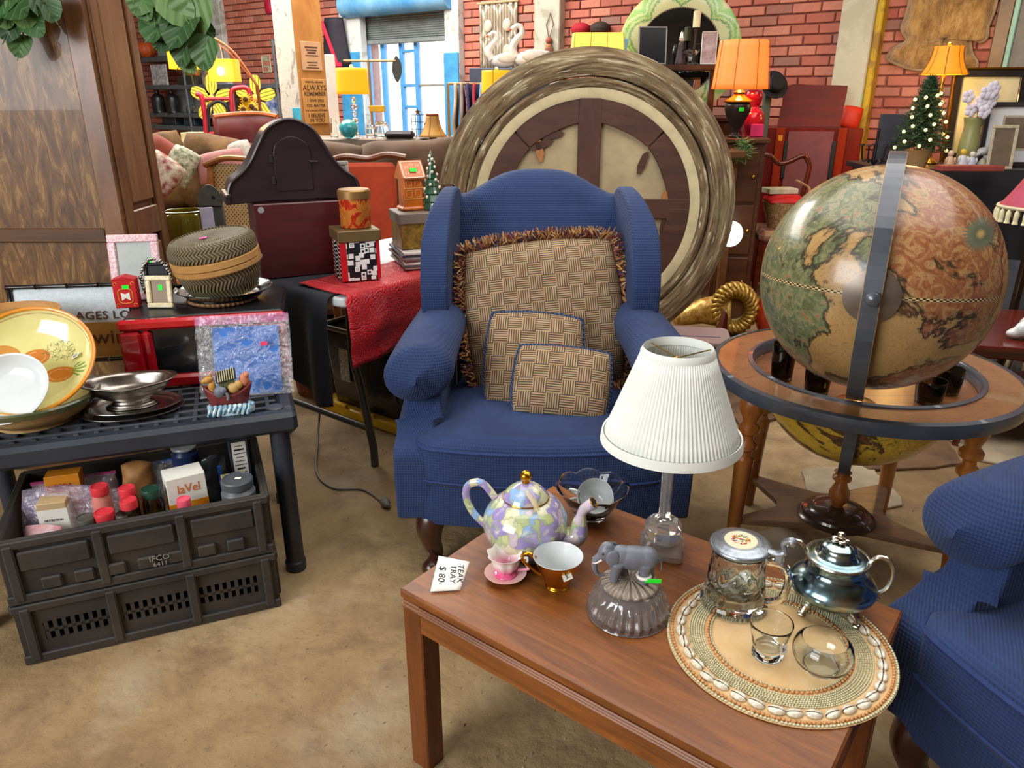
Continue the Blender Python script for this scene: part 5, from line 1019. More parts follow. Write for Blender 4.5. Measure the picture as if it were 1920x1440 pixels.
carton('small green and tan tea box near the right end of the crate', *cpx(443, 925, .33), .062, .05, .150, 4, mat('sage_card', '#8c9a5a', .6), [(.108, .150, mat('tan_card', '#c79a56', .6))], [('TEA', .016, .010, .125, mat('brown_letter', '#4a2a1c', .5), 0)])
K = carton('tall dark box with a white nutrition panel at the crate corner', *cpx(455, 882, .34), .052, .045, .205, 4, mat('charcoal_card', '#26303a', .5))
obj('nutrition_panel', MB().box((0, -.0231, .15), (.038, .0006, .095)), WC, K, smooth=0)
for k in range(9): obj('printed_line', MB().box((0, -.0236, .112 + k * .0095), (.033 - .006 * (k % 3), .0004, .0018 + .0022 * (k in (2, 7)))), INK, K, smooth=0)
jar('spice jar with dark green lid and paper label, beside the printed box', *cpx(292, 968, .31), .026, .155, GLID, SPG, labelm=mat('pale_jar_label', '#cfd0b4', .6, c2='#8fa07a', vs=60)); jar('red capped spice jar at the back of the pair', *cpx(247, 962, .33), .022, .165, RLID, SPG); jar('red capped spice jar at the front of the pair', *cpx(248, 975, .33), .0225, .152, RLID, SPG)
jar('low jar with flat red lid near the crate front', *cpx(196, 1006, .33), .026, .135, RLID, SPG); jar('low jar with grey speckled lid by the front wall', *cpx(158, 1020, .33), .026, .130, mat('speckled_grey_lid', '#4a4840', .5, var=.3, vs=90), SPG); jar('low jar with dull metal lid beside the red lids', *cpx(232, 1000, .33), .022, .125, mat('dull_tin_lid', '#6b665e', .4, .6), SPG)
jar('grey canister with flat grey lid and white sticker', *cpx(452, 955, .33), .045, .150, mat('grey_plastic_lid', '#4b4f54', .45), mat('grey_canister', '#5a5d60', .4), cat='canister', name='canister'); obj('sticker', MB().box((.004, 0, .150), (.016, .010, .001)), PAPER, bpy.data.objects['canister'], smooth=0)
jar('dark blue tin with pale rim at the back of the crate', *cpx(353, 890, .34), .036, .185, mat('pale_tin_top', '#b9bcc0', .3, .4), mat('navy_tin', '#1c2c50', .3), cat='tin', name='tin', lidh=.006)
jar('small bottle with pink cap in front of the printed box', *cpx(348, 978, .33), .019, .135, mat('pink_cap', '#e0566c', .35), SPG); jar('tall red capped bottle inside the pink zip bag', *cpx(195, 955, .33), .024, .160, RLID, mat('pink_salt', '#c9766a', .5))
o = obj('glass_vial', MB().lathe([(0, 0), (.014, 0), (.015, .003), (.015, .075), (.010, .082), (.010, .092), (0, .092)], 16), glass('clear_vial', '#e6e0d0'), loc=ci(*cpx(372, 968, .325), .128), rot=(0, R(84), CRR + R(6))); tag(o, 'clear glass vial lying across the front of the crate', 'bottle')
def pouch(label, x, y, w_, h_, t, rz, m, z=0, tilt=-10, zipm=None, name='zip_bag', cat='bag', sd=1):
    x = clx(x, w_ / 2 - .01); y = cly(y, t / 2)
    K = thing(name, label, cat, ci(x, y, z), rot=(R(tilt), 0, CRR + R(rz)))
    q = MB().pillow(w_, h_, t, 22, 3.0, Tm((0, 0, h_ / 2), rx=R(90))); q.v = [(a + .006 * mn.noise(Vector((a * 30, c_ * 30, sd))), b + .012 * mn.noise(Vector((a * 26 + sd, c_ * 26, b * 9))), c_) for a, b, c_ in q.v]; obj('film', q, m, K, smooth=180)
    if zipm: obj('zip_strip', MB().box((0, 0, h_ - .006), (w_ * .96, .004, .010), .001), zipm, K, smooth=0)
    return K
PURF = film('violet_tinted_film', '#d9c4ea', .18, .12, .8); MAG = mat('magenta_zip', '#b0307c', .4, var=.08); CLF = film('clear_crinkle_film', '#e3e3e0', .22, .1, .9)
pouch('large violet tinted zip bag at the left end of the crate', *cpx(75, 985, .32), .20, .21, .06, -14, PURF, tilt=-16, sd=2); pouch('zip bag with magenta seal standing behind the kraft carton', *cpx(140, 925, .33), .22, .175, .055, -2, film('rosy_film', '#e8cfe0', .22, .12, .8), zipm=MAG, sd=4)
pouch('pinkish zip bag of bottles beside the red capped jars', *cpx(198, 950, .33), .10, .175, .075, 6, film('pink_film', '#f0c6d6', .34, .12, .9), sd=6); pouch('brown paper bag with twisted neck at the back of the crate', *cpx(258, 915, .33), .085, .205, .06, -6, mat('brown_paper', '#a3713c', .6, var=.2, vs=20, bump=(30, .5)), sd=7, name='paper_bag'); pouch('clear bag with blue seal at the back of the crate', *cpx(300, 895, .34), .095, .185, .06, 6, CLF, zipm=mat('blue_zip', '#2a5fc0', .4), sd=8)
K = pouch('dark snack pouch with bright blue zip standing upright', *cpx(408, 905, .33), .070, .215, .03, 8, mat('dark_foil', '#23282e', .25, var=.3, vs=18, bump=(22, .6)), tilt=-5, sd=9, name='snack_pouch'); obj('zip_pull', MB().box((.010, -.018, .100), (.011, .004, .170), .001), mat('blue_zip', ''), K, smooth=0)
pouch('torn white printed sachet lying at the left front corner', *cpx(50, 1010, .33), .10, .150, .03, -24, mat('white_red_sachet', '#d9cbcf', .5, c2='#a84a4a', vs=14), tilt=-22, sd=11, name='sachet')
# power cord
cdp = [gp(568, 560, .62), gp(575, 640, .40), gp(598, 740, .16), gp(596, 820, .03), gp(594, 885, .006), gp(625, 915, .005), gp(680, 918, .005), gp(715, 940, .005)]
K = thing('power_cord', 'grey power cord trailing from the shelf onto the floor', 'cord', cdp[-1]); obj('cable', MB().tube([p - cdp[-1] for p in spl(cdp, 8)], .0048, 8), mat('grey_cable', '#6f6a62', .55, var=.1), K, smooth=180)
pl = MB().lathe([(0, 0), (.014, 0), (.017, .006), (.017, .022), (.010, .034), (.006, .046), (0, .046)], 14, Tm((.012, -.018, .014), rx=R(90), rz=R(30))); obj('plug', pl, mat('grey_cable', ''), K)
# ================================================================ folding table with runner and gifts
FT = Vector((-.558, 2.430, 0)); FTR = R(52.5); FZ = .72; FL_, FW_ = 1.12, .74
def lt(x, y, z=0): return FT + Matrix.Rotation(FTR, 3, 'Z') @ Vector((x, y, z))
K = thing('folding_table', 'white topped folding table with grey bent tube legs', 'table', FT, FTR); GT = mat('grey_steel_tube', '#4d4f52', .35, .6, var=.1)
obj('tabletop', MB().prism([(x + FL_ / 2, y + FW_ / 2) for x, y in rrect(FL_, FW_, .05, 5)], FZ - .035, FZ), mat('white_plastic_top', '#cdd3d6', .4, var=.05), K, bev=.008, smooth=0)
for x, sx in ((.16, 1), (FL_ - .16, -1)):
    for y in (.10, FW_ - .10): obj('leg', MB().tube(spl([(x - sx * .06, y, FZ - .035), (x - sx * .06, y, .46), (x - sx * .04, y, .36), (x, y, .10), (x + sx * .004, y, .03), (x + sx * .004, y, 0)], 6), .0155, 12), GT, K, smooth=180)
    obj('crossbar', MB().tube([(x - sx * .005, .10, .16), (x - sx * .005, FW_ - .10, .16)], .012, 10), GT, K)
# black cloth over the near end
def clo(u, v_):
    y = lerp(.06, FW_ + .02, u); s_ = v_ * .74
    if s_ < .38: return (.36 - s_, y, FZ + .004 + .003 * mn.noise(Vector((u * 6, v_ * 6, 1))))
    q = s_ - .38; ln_ = (.30 + .10 * sin(u * 5 + 1.2)) / .36; q = q * ln_
    return (-.022 - .018 * (1 - math.exp(-q * 20)) - .022 * sin(u * 21) * min(1, q * 6), y, FZ + .004 - q)
o = obj('black_cloth', MB().grid(clo, 44, 44), mat('navy_black_cotton', '#10141f', .8, var=.25, vs=5, Sheen_Weight=.1), loc=FT, rot=(0, 0, FTR), smooth=180, solid=.003); tag(o, 'navy black cloth hanging over the near end of the table', 'tablecloth')
g = G('red_embossed_satin', .45, Sheen_Weight=.1); v = g.co(); n = g.noise(v, 9, 2, .5, 4.0); rd = g.ma('ABSOLUTE', g.ma('SINE', g.ma('MULTIPLY', n, 30))); g.set(Base_Color=g.mix(g.ramp(rd, [(.0, .8), (.35, 0.0)]), '#c8101c', '#8c0a14')); g.bump(rd, .5, .008); REDS = g.m
def run(u, v_):
    x = lerp(-.012, 1.0, u); s_ = v_ * .50; w_ = .012 * mn.noise(Vector((u * 9, v_ * 7, 3)))
    if s_ < .28: return (x + .03 * (1 - v_) * (u < .1), .27 - s_ + .02 * mn.noise(Vector((u * 4, 0, 2))), FZ + .012 + abs(w_) * .6)
    q = s_ - .28; return (x, -.012 - .016 * (1 - math.exp(-q * 25)) + w_ * 1.3 * min(1, q * 8) - .012 * sin(u * 16) * min(1, q * 6), FZ + .010 - q * (1 + .25 * max(0, .25 - u) * 4 * .5))
o = obj('table_runner', MB().grid(run, 60, 34), REDS, loc=FT, rot=(0, 0, FTR), smooth=180, solid=.003); tag(o, 'red embossed satin runner draped over the folding table edge', 'table runner')
TT = FZ + .020
def on_f(u, v_, z=TT): return gp(u, v_, z)
# gift box, tin
g = G('white_black_loops', .4); v = g.co(); x, y, z = g.sep(v); cd_ = g.vor(g.comb(g.ma('MULTIPLY', x, 52), 0.0, g.ma('MULTIPLY', z, 52)), 1.0, 'F1', 'Distance'); vv = g.N('ShaderNodeTexVoronoi', feature='F1', distance='CHEBYCHEV'); g.put(vv.inputs['Vector'], g.comb(g.ma('MULTIPLY', x, 50), 0.0, g.ma('MULTIPLY', z, 50))); vv.inputs['Scale'].default_value = 1; vv.inputs['Randomness'].default_value = .55; dd = vv.outputs['Distance']
rg = g.ramp(dd, [(.0, '#e9e9e4'), (.13, '#15141a'), (.20, '#e9e9e4'), (.43, '#15141a'), (.70, '#15141a')], 'CONSTANT'); g.set(Base_Color=rg); LOOP = g.m
g = G('black_white_waves', .4); v = g.co(); x, y, z = g.sep(v); wv_ = g.ma('SINE', g.ma('MULTIPLY', g.ma('ADD', z, g.ma('MULTIPLY', g.ma('SINE', g.ma('MULTIPLY', y, 95)), .004)), 430)); g.set(Base_Color=g.ramp(wv_, [(.45, '#15141a'), (.55, '#e9e9e4')])); WAVES = g.m
GBP = on_f(668, 522); K = thing('gift_box', 'square gift box patterned black and white with red corners', 'gift box', GBP + Vector((0, .03, 0)), R(24)); bw, bh = .140, .150
obj('box', MB().box((0, 0, bh / 2), (bw, bw, bh), .002), mat('red_box_card', '#c2121c', .45, var=.05), K, smooth=0); obj('looped_panel', MB().box((.004, -bw / 2 - .0004, bh / 2 - .004), (bw - .035, .001, bh - .012)), LOOP, K, smooth=0); obj('wavy_panel', MB().box((-bw / 2 - .0004, 0, bh / 2 - .004), (.001, bw - .028, bh - .012)), WAVES, K, smooth=0)
obj('lid', MB().box((0, 0, bh + .008), (bw + .012, bw + .012, .040), .003), mat('brown_gold_lid', '#6b5634', .4, .2, var=.1), K, smooth=0)
g = G('orange_foil_print', .25, .3); n = g.noise(g.co(), 22, 4, .6, 1.5); g.set(Base_Color=g.ramp(n, [(.35, '#c2691e'), (.5, '#d98a3a'), (.56, '#c8301c'), (.7, '#a82a18')])); K = thing('candle_tin', 'orange printed round tin with a gold lid on the gift box', 'tin', GBP + Vector((.006, .036, bh + .030))); obj('body', MB().lathe([(0, 0), (.052, 0), (.054, .003), (.054, .105), (0, .105)], 40), g.m, K); obj('lid', MB().lathe([(.050, .100), (.0575, .100), (.0575, .126), (.053, .131), (0, .131)], 40), mat('old_gold_lid', '#a07a48', .35, .6, var=.1), K)
# magazines, gold box, gingerbread house, ceramic tree
MP = on_f(765, 500) + Vector((.05, .10, 0)); cs = ['#c9b7a6', '#4a5a56', '#d8d2c6', '#6d4a48', '#b9a8a0', '#3f4d5c', '#cfc7bb']
for k, c_ in enumerate(cs): o = obj('magazine', MB().box((rnd.uniform(-.006, .006), rnd.uniform(-.006, .006), .0045 + k * .0092), (.21, .28, .0086), .001), mat('magazine_%d' % k, c_, .5, var=.12, vs=40), loc=MP, rot=(0, 0, R(20 + rnd.uniform(-3, 3))), smooth=0); tag(o, '%s magazine in the stack under the gold box' % ['lowest', 'second lowest', 'third', 'middle', 'third from top', 'second from top', 'topmost'][k], 'magazine', 'magazines under the gold box')
GP = MP + Vector((-.004, 0, .066)); K = thing('keepsake_box', 'antique gold keepsake box with a grey lid and jewelled tassel', 'box', GP, R(22)); obj('box', MB().box((0, 0, .05), (.20, .16, .10), .002), mat('antique_gold_print', '#7a5a22', .4, .3, c2='#a8843a', vs=45), K, smooth=0); obj('lid', MB().box((0, 0, .116), (.212, .172, .040), .003), mat('taupe_lid', '#77695c', .5, var=.06), K, smooth=0)
q = MB(); rj = random.Random(4)
for k in range(60): a = rj.uniform(0, 6.28); r_ = math.sqrt(rj.random()); q.ball((.021 * r_ * cos(a), 0, .027 * r_ * sin(a)), rj.uniform(.0025, .0042), 6, 4)
q.tube([(0, 0, -.03), (0, 0, -.055)], [.006, .003], 6); obj('jewelled_tassel', q, mat('crystal_beads', '#9c948a', .2, .7, var=.4, vs=300), K, (.030, -.088, .072))
HP = GP + Vector((-.035, 0, .1365)); K = thing('gingerbread_house', 'tall orange ceramic gingerbread house with white icing and green sticker', 'figurine', HP, R(28)); GB = mat('gingerbread_glaze', '#c9661c', .3, var=.12, vs=20, Coat_Weight=.4); ICE = mat('white_icing', '#ead9c4', .4)
obj('walls', MB().box((0, 0, .062), (.078, .066, .118), .004), GB, K, smooth=0); obj('base', MB().box((.014, 0, .008), (.125, .080, .016), .006), GB, K, smooth=0); rf_ = obj('roof', MB().prism([(-.047, 0), (.047, 0), (.047, .008), (0, .066), (-.047, .008)], -.046, .046, Tm((0, 0, .118), rx=R(90), rz=R(90))), GB, K, smooth=0)
ic = MB()
for z in (.045, .085): ic.box((0, -.0335, z), (.080, .002, .004))
for (x, z, w_, h_) in ((-.018, .064, .022, .026), (.018, .064, .022, .026), (-.018, .102, .022, .02), (.018, .102, .022, .02)): ic.tube([(x + a, -.034, z + b) for a, b in rrect(w_, h_, .006)], .0012, 4, True)
obj('icing_trim', ic, mat('orange_icing', '#dd9a56', .4), K); ir = MB().tube([(a, b, 0) for a, b in rrect(.080, .070, .006)], .0022, 5, True)
for a, b in ((-.02, .01), (.02, -.012), (.0, .022), (.024, .018), (-.024, -.016)): ir.tube([(a + .006 * cos(t), b + .006 * sin(t), 0) for t in [k * .9 for k in range(7)]], .0014, 4, True)
ro = obj('roof_icing', ir, ICE, rf_, (0, -.0265, .152), (R(50.5), 0, 0)); obj('price_sticker', MB().box((.002, -.004, .004), (.026, .016, .001)), GREEN_TAG, rf_, (0, -.0265, .152), (R(50.5), 0, 0), smooth=0)
K = thing('ceramic_tree', 'small dark green ceramic tree with white baubles beside the gingerbread house', 'ornament', HP + Vector((.082, .010, 0))); K.scale = (1.15, 1.15, 1.3); tp_ = []
for k in range(7): r_ = .040 * (1 - k / 7.6); z = k * .022; tp_ += [(r_, z + .004), (r_ * .70, z + .022)]
obj('tree', MB().lathe([(0, 0)] + tp_ + [(0, .172)], 24), mat('dark_green_glaze', '#1d4a34', .25, var=.3, vs=40, Coat_Weight=.5), K); q = MB()
for k in range(34): t = k / 34; a = k * 2.4; q.ball((.040 * (1 - t * .92) * cos(a), .040 * (1 - t * .92) * sin(a), .008 + t * .150), .0050, 8, 6)
obj('baubles', q, ICE, K)
o = obj('candle_glass', MB().lathe(prof([(0, 0), (.03, 0), (.032, .004), (.012, .015), (.012, .03), (.035, .05), (.043, .085), (.04, .085), (.032, .052), (0, .04)], 3), 24), glass('ribbed_glass', '#e8dcd4', .05), loc=GP + Vector((.088, .055, .1365))); tag(o, 'footed clear candle glass behind the ceramic tree', 'candle holder')
# dark arched clock hood on a mahogany box
HB = Vector((-.80, 2.86, TT - .014)); HBR = R(24); MAH = wood('mahogany_board', '#3a1014', '#55191d', 4, 0, .35, .35, 5); DARK = wood('blackened_hood_wood', '#1b0f15', '#2c1a20', 4, 0, .4, .25, 5)
K = thing('mahogany_box', 'dark red mahogany box under the arched hood', 'box', HB, HBR); obj('box', MB().box((.01, 0, .135), (.37, .22, .27), .004), MAH, K, smooth=0)
for s_ in (-1, 1): obj('round_sticker', MB().lathe([(0, .0012), (.011, .001), (.011, 0)], 16, Tm((.01 + s_ * .160, -.1105, .250), rx=R(90))), mat('grey_felt_dot', '#8f8a8c', .7), K)
K = thing('clock_hood', 'dark arched wooden clock hood with a round topped back door', 'clock case', HB + Vector((-.022, 0, .271)), HBR); K.scale = (.86, .9, .86)
ho = [(p.x, p.y) for p in spl([(-.265, .045, 0), (-.25, .085, 0), (-.205, .120, 0), (-.165, .165, 0), (-.130, .225, 0), (-.085, .290, 0), (0, .325, 0), (.085, .290, 0), (.130, .225, 0), (.165, .165, 0), (.205, .120, 0), (.25, .085, 0), (.265, .045, 0)], 5)]
obj('arched_board', MB().prism(ho + [(.265, .0), (.10, .008), (0, -.006 + .012), (-.10, .008), (-.265, 0)], -.11, .11, Tm(rx=R(90))), DARK, K, bev=.004, smooth=60)
sd = MB(); sd.tube([(x * 1.01, -.114, z * 1.01) for x, z in ho], .007, 6); obj('edge_moulding', sd, DARK, K)
for s_ in (-1, 1): obj('foot_moulding', MB().box((s_ * .272, 0, .020), (.026, .235, .040), .006), DARK, K, smooth=0)
dr = [(p.x, p.y) for p in spl([(-.075, .195, 0), (-.06, .235, 0), (0, .262, 0), (.06, .235, 0), (.075, .195, 0)], 5)]; dd_ = obj('door', MB().prism(dr + [(.075, .045), (-.075, .045)], .1105, .1145, Tm(rx=R(90))), DARK, K, bev=.002, smooth=60)
for z in (.09, .175): obj('hinge', MB().box((-.085, -.1165, z), (.014, .003, .030), .001), mat('dark_iron', '#3b3437', .4, .6), dd_, smooth=0)
obj('latch', MB().ball((.078, -.120, .160), (.010, .006, .006), 10, 6).tube([(.065, -.12, .163), (.10, -.122, .160)], .003, 6), mat('dark_iron', ''), dd_)
# side table behind the microwave with jar, tin and stand
K = thing('side_table', 'brown side table mostly hidden behind the microwave', 'table', (-1.36, 3.14, 0)); BRW = wood('plain_brown_table', '#5a3820', '#7a5232', 5, 0)
obj('top', MB().box((0, 0, .705), (.46, .42, .03), .004), BRW, K, smooth=0)
for a in (-1, 1):
    for b in (-1, 1): obj('leg', MB().box((a * .20, b * .18, .345), (.04, .04, .69), .003), BRW, K, smooth=0)
S_Z = .7205
def dpz(u, Y, z): d = cos(TH) * Y - sin(TH) * (z - CAM_H); return Vector(((u - 960) / FPX * d, Y, z))
def jarr(t, r, z): return (r * (1 + .05 * cos(10 * t)) if r > .05 and z < .20 else r, z)
o = obj('ribbed_jar', MB().lathe(prof([(0, 0), (.082, 0), (.088, .01), (.090, .10), (.088, .185), (.075, .20), (.078, .205), (.070, .206), (.07, .19), (.08, .10), (.078, .02), (0, .015)], 3), 60, fr=jarr), G('olive_bottle_glass', .08, 0, Base_Color='#8a7a1c', Transmission_Weight=.55, Coat_Weight=.4).m, loc=dpz(358, 3.05, S_Z)); tag(o, 'ribbed olive yellow glass jar behind the rattan basket', 'jar')
K = thing('tin_mailbox', 'grey tin box with a rounded scalloped crest', 'tin', dpz(408, 3.22, S_Z), R(18)); TIN = mat('aged_grey_tin', '#5d605a', .5, .5, var=.25, vs=14); obj('box', MB().box((0, .04, .10), (.095, .08, .20), .004), TIN, K, smooth=0)
obj('crest', MB().prism([(p.x, p.y) for p in spl([(-.048, .20, 0), (-.05, .235, 0), (-.032, .268, 0), (-.012, .285, 0), (0, .288, 0), (.012, .285, 0), (.032, .268, 0), (.05, .235, 0), (.048, .20, 0)], 4)], -.006, .006, Tm((0, .0, 0), rx=R(90))), TIN, K, smooth=0); obj('hole', MB().lathe([(0, .0068), (.008, .0068), (.008, .006)], 14, Tm((.014, 0, .235), rx=R(90))), INK, K)
K = thing('bead_stand', 'salmon painted wooden rod with a beaded tip by the armoire', 'rod', dpz(338, 2.72, 0.0)); obj('rod', MB().box((-.015, 0, .45), (.026, .026, .90), .004), mat('salmon_paint', '#c98a6c', .6, var=.12), K, smooth=0)
q = MB()
for k in range(9): q.ball((-.022 - k * .0022, 0, .908 + k * .014), .0075, 8, 6)
obj('bead_string', q, mat('cream_bead', '#d8cfb4', .4), K)
o = obj('notebook', MB().box((0, 0, .11), (.05, .015, .22), .002), mat('lilac_white_card', '#b9b2c6', .5), loc=dpz(441, 3.02, S_Z), rot=(R(-4), 0, R(30)), smooth=0); tag(o, 'pale lilac book standing beside the tin crest', 'book'); o.location.x = -1.215
# under the folding table
K = thing('storage_tote', 'black plastic storage tote on an upturned yellow lid', 'storage bin', Vector((-.56, 3.20, 0)), R(-37)); YEL = mat('yellow_plastic', '#d9a712', .4, var=.08); obj('yellow_lid', MB().prism(rrect(.56, .40, .05), 0, .045), YEL, K, bev=.01, smooth=0)
tb = MB().prism(rrect(.50, .35, .05), .046, .40); tb.v = [(x * (.88 + .3 * (z - .046)), y * (.88 + .3 * (z - .046)), z) for x, y, z in tb.v]; tb.f = [f for f in tb.f if not all(tb.v[i][2] > .39 for i in f)]; obj('tub', tb, mat('glossy_black_tote', '#12161a', .25, var=.2, Coat_Weight=.3), K, solid=.005); obj('tub_rim', MB().tube([(x * .99, y * .99, .40) for x, y in rrect(.50, .35, .05)], .011, 6, True), mat('glossy_black_tote', ''), K)
[obj('yellow_lid_clip', MB().box((xx, -.195, .052), (.08, .02, .02), .004), YEL, K, smooth=0) for xx in (.06, -.12)]; obj('paper_label', MB().box((-.10, -.172, .24), (.06, .002, .15), 0), mat('printed_label', '#8f9894', .6, c2='#cfd3ce', vs=70), K, smooth=0)
for k, (c_, lab, dx) in enumerate((('#1f5a48', 'green folder standing in the black tote', -.10), ('#d8d6cc', 'white folder standing in the black tote', -.03), ('#6b4a34', 'brown folder standing in the black tote', .05))):
    o = obj('folder', MB().box((0, 0, .17), (.010, .22, .34), .001), mat('folder_%d' % k, c_, .6), loc=K.location + Matrix.Rotation(R(-37), 3, 'Z') @ Vector((dx, 0, .052)), rot=(0, R(5), R(-37)), smooth=0); tag(o, lab, 'folder')
K = thing('wicker_hamper', 'small reddish wicker hamper under the folding table', 'basket', gp(592, 745, 0) + Vector((0, .1, 0))); obj('body', MB().lathe([(0, 0), (.11, 0), (.13, .20), (.125, .20), (.10, .01), (0, .01)], 28), mat('reddish_wicker', '#6b3520', .6, c2='#9a5a34', vs=60, bump=(90, .8)), K); obj('rim', MB().tube([(.128 * cos(2 * PI * k / 30), .128 * sin(2 * PI * k / 30), .20) for k in range(30)], .009, 6, True), mat('reddish_wicker', ''), K)
# ================================================================ background
def S(Y, z=1.2): return (cos(TH) * Y - sin(TH) * (z - CAM_H)) / FPX        # metres per photo pixel at depth Y
def boxobj(name, lab, cat, c, d, m, rz=0, b=.005, group=None):
    K = thing(name, lab, cat, c, rz, group); obj('body', MB().box((0, 0, d[2] / 2), d, b), m, K, smooth=0); return K
def flo(u, Y, z=1.15): p_ = dpz(u, Y, z); p_.z = 0; return p_
# ---- square timber post with painted side and two signs
PC = dp(566, 130, 6.6); PC.z = 0; PRZ = R(50); PS = .27
POST = struct('trim_9', MB().box((0, 0, 1.5), (PS, PS, 3.0), .006), wood('raw_yellow_timber', '#a8692c', '#d09a52', 3, 2, .7, 0, 4), loc=PC, rot=(0, 0, PRZ), smooth=0)
obj('painted_face', MB().box((-PS / 2 - .003, 0, 1.5), (.006, PS - .01, 3.0), .001), plaster('peeling_white_paint', '#c9c6bd', '#9d958a', .55, .6, 5), POST, smooth=0)
obj('blue_band', MB().box((-PS / 2 - .006, -.075, 1.12), (.007, .11, .30), .001), mat('turquoise_paint', '#3aa6c4', .6, var=.2), POST, smooth=0)
def psign(lab, v0, v1, w_, m):
    a = dp(600, v0, 6.5).z; b = dp(600, v1, 6.5).z; K = thing('wall_sign', lab, 'sign', PC + Matrix.Rotation(PRZ, 3, 'Z') @ Vector((0, -PS / 2 - .001, b)), PRZ); obj('board', MB().box((0, -.006, (a - b) / 2), (w_, .012, a - b), .002), m, K, smooth=0); return K, a - b
K, h = psign('small pale wooden sign with fine print, higher on the post', 78, 132, .19, mat('pale_pine_sign', '#cda077', .6, var=.06))
for k in range(7): obj('printed_line', MB().box((0, -.0125, h * (.80 - k * .095) - (.03 if k > 3 else 0)), (.12 - .02 * (k % 3), .001, .012 if k < 3 else .008)), mat('brown_ink', '#5b3d28', .7), K, smooth=0)
K, h = psign('wooden sign reading ALWAYS REMEMBER on the timber post', 148, 232, .235, wood('sign_pine', '#b97f3e', '#d6a15c', 4, 2, .6, 0))
for (t, sz, f) in (('WHEN YOU ARE GONE', .016, .93), ('ALWAYS', .058, .80), ('REMEMBER', .044, .665), ('I love you', .040, .53), ('YOU MATTER', .030, .405), ('YOU CAN DO ANYTHING', .018, .30), ('I BELIEVE', .042, .185), ('IN YOU', .042, .075)): text('lettering', t, sz, mat('dark_brown_letter', '#4a3018', .7), K, (0, -.0128, h * f), (R(90), 0, 0), .0006, bold=.0005)
for s_ in (-1, 1): obj('red_dot', MB().ball((s_ * .105, -.013, h * .80), (.007, .002, .007), 8, 6), mat('red_dot', '#c24a34', .6), K)
# ---- brown sofa with loose pillows
SOF = mat('brown_suede', '#5a412c', .9, var=.18, vs=6, bump=(16, .5), Sheen_Weight=.2); SOF2 = mat('golden_brown_throw', '#4a3018', .85, c2='#7d5828', vs=7, bump=(12, .7))
K = thing('sofa', 'long brown suede sofa with puffy back cushions', 'sofa', (-1.45, 5.0, 0)); obj('base', MB().box((0, 0, .22), (2.5, .85, .34), .05), SOF, K, bev=0, smooth=0); obj('back_frame', MB().box((0, .38, .58), (2.5, .20, .72), .06), SOF, K, smooth=0)
for s_ in (-1, 1): obj('arm', MB().box((s_ * 1.20, -.05, .45), (.20, .85, .40), .07), SOF, K, smooth=0)
for k in range(4):
    obj('seat_cushion', MB().box((-.81 + k * .54, -.08, .45), (.53, .62, .14), .05), SOF, K, smooth=0)
for (x, w_, z, tl, m) in ((-1.02, .62, .86, -14, SOF2), (-.52, .55, .86, 10, SOF2), (.14, .66, .83, 3, SOF), (.82, .80, .85, -4, SOF)):
    q = MB().pillow(w_, .50, .26, 18, 3.5); q.v = [(a, b + .02 * mn.noise(Vector((a * 6, b * 6, w_ * 9))), c_ + .022 * mn.noise(Vector((a * 11 + x, b * 11, 2)))) for a, b, c_ in q.v]; obj('back_cushion', q, m, K, (x, .22, z), (R(78), R(tl), 0), smooth=180)
def pillow(lab, u, v_, Y, wpx, hpx, m, tilt=0, lean=68):
    s_ = S(Y); o = obj('throw_pillow', MB().pillow(wpx * s_, hpx * s_, .13, 14, 2.8), m, loc=dp(u, v_, Y), rot=(R(lean), R(tilt), 0), smooth=180); tag(o, lab, 'pillow', 'throw pillows on the brown sofa'); return o
FLO = mat('floral_cotton', '#d9cfb8', .8, c2='#8f3a3a', vs=26); FLG = mat('green_floral_cotton', '#d4d0b8', .8, c2='#6f7a52', vs=40)
pillow('rust red pillow beside the armoire on the sofa', 300, 300, 4.62, 70, 80, mat('rust_velvet', '#8c3a26', .8), 38); pillow('red and cream floral pillow lowest beside the armoire', 302, 325, 4.48, 70, 70, FLO, 38); pillow('green and cream floral pillow leaning on its corner', 338, 312, 4.60, 55, 75, FLG, 28); pillow('pink embroidered pillow behind the cane chair', 415, 312, 4.66, 95, 60, mat('dusty_pink_cotton', '#c98a86', .85, var=.1, bump=(60, .3)), -10); pillow('white lace pillow partly behind the dark hood', 452, 292, 4.74, 45, 55, mat('white_lace', '#d8d0c4', .85, var=.12, vs=60, bump=(80, .5)), -18)
# ---- cane-back chair
CHW = wood('honey_chair_wood', '#8a4f1e', '#c07a34', 5, 0, .35, .3); g = G('woven_cane', .6); v = g.co(); x, y, z = g.sep(v); hx = g.ma('MULTIPLY', g.ma('SINE', g.ma('MULTIPLY', x, 260)), g.ma('SINE', g.ma('MULTIPLY', z, 260))); g.set(Base_Color=g.ramp(hx, [(.35, '#d9c08c'), (.6, '#5c4020')])); CANE = g.m
K = thing('cane_chair', 'honey wood dining chair with a woven cane back', 'chair', (-1.585, 3.98, 0), R(-18)); w2 = .165
for s_ in (-1, 1):
    obj('back_post', MB().tube(spl([(s_ * w2, .20, .40), (s_ * w2 * 1.02, .22, .75), (s_ * w2 * 1.08, .27, 1.0)], 5), .017, 8), CHW, K); obj('leg', MB().tube([(s_ * w2, .20, .42), (s_ * w2, .24, 0)], [.02, .014], 8), CHW, K); obj('leg', MB().tube([(s_ * w2, -.20, .42), (s_ * w2, -.21, 0)], [.02, .014], 8), CHW, K)
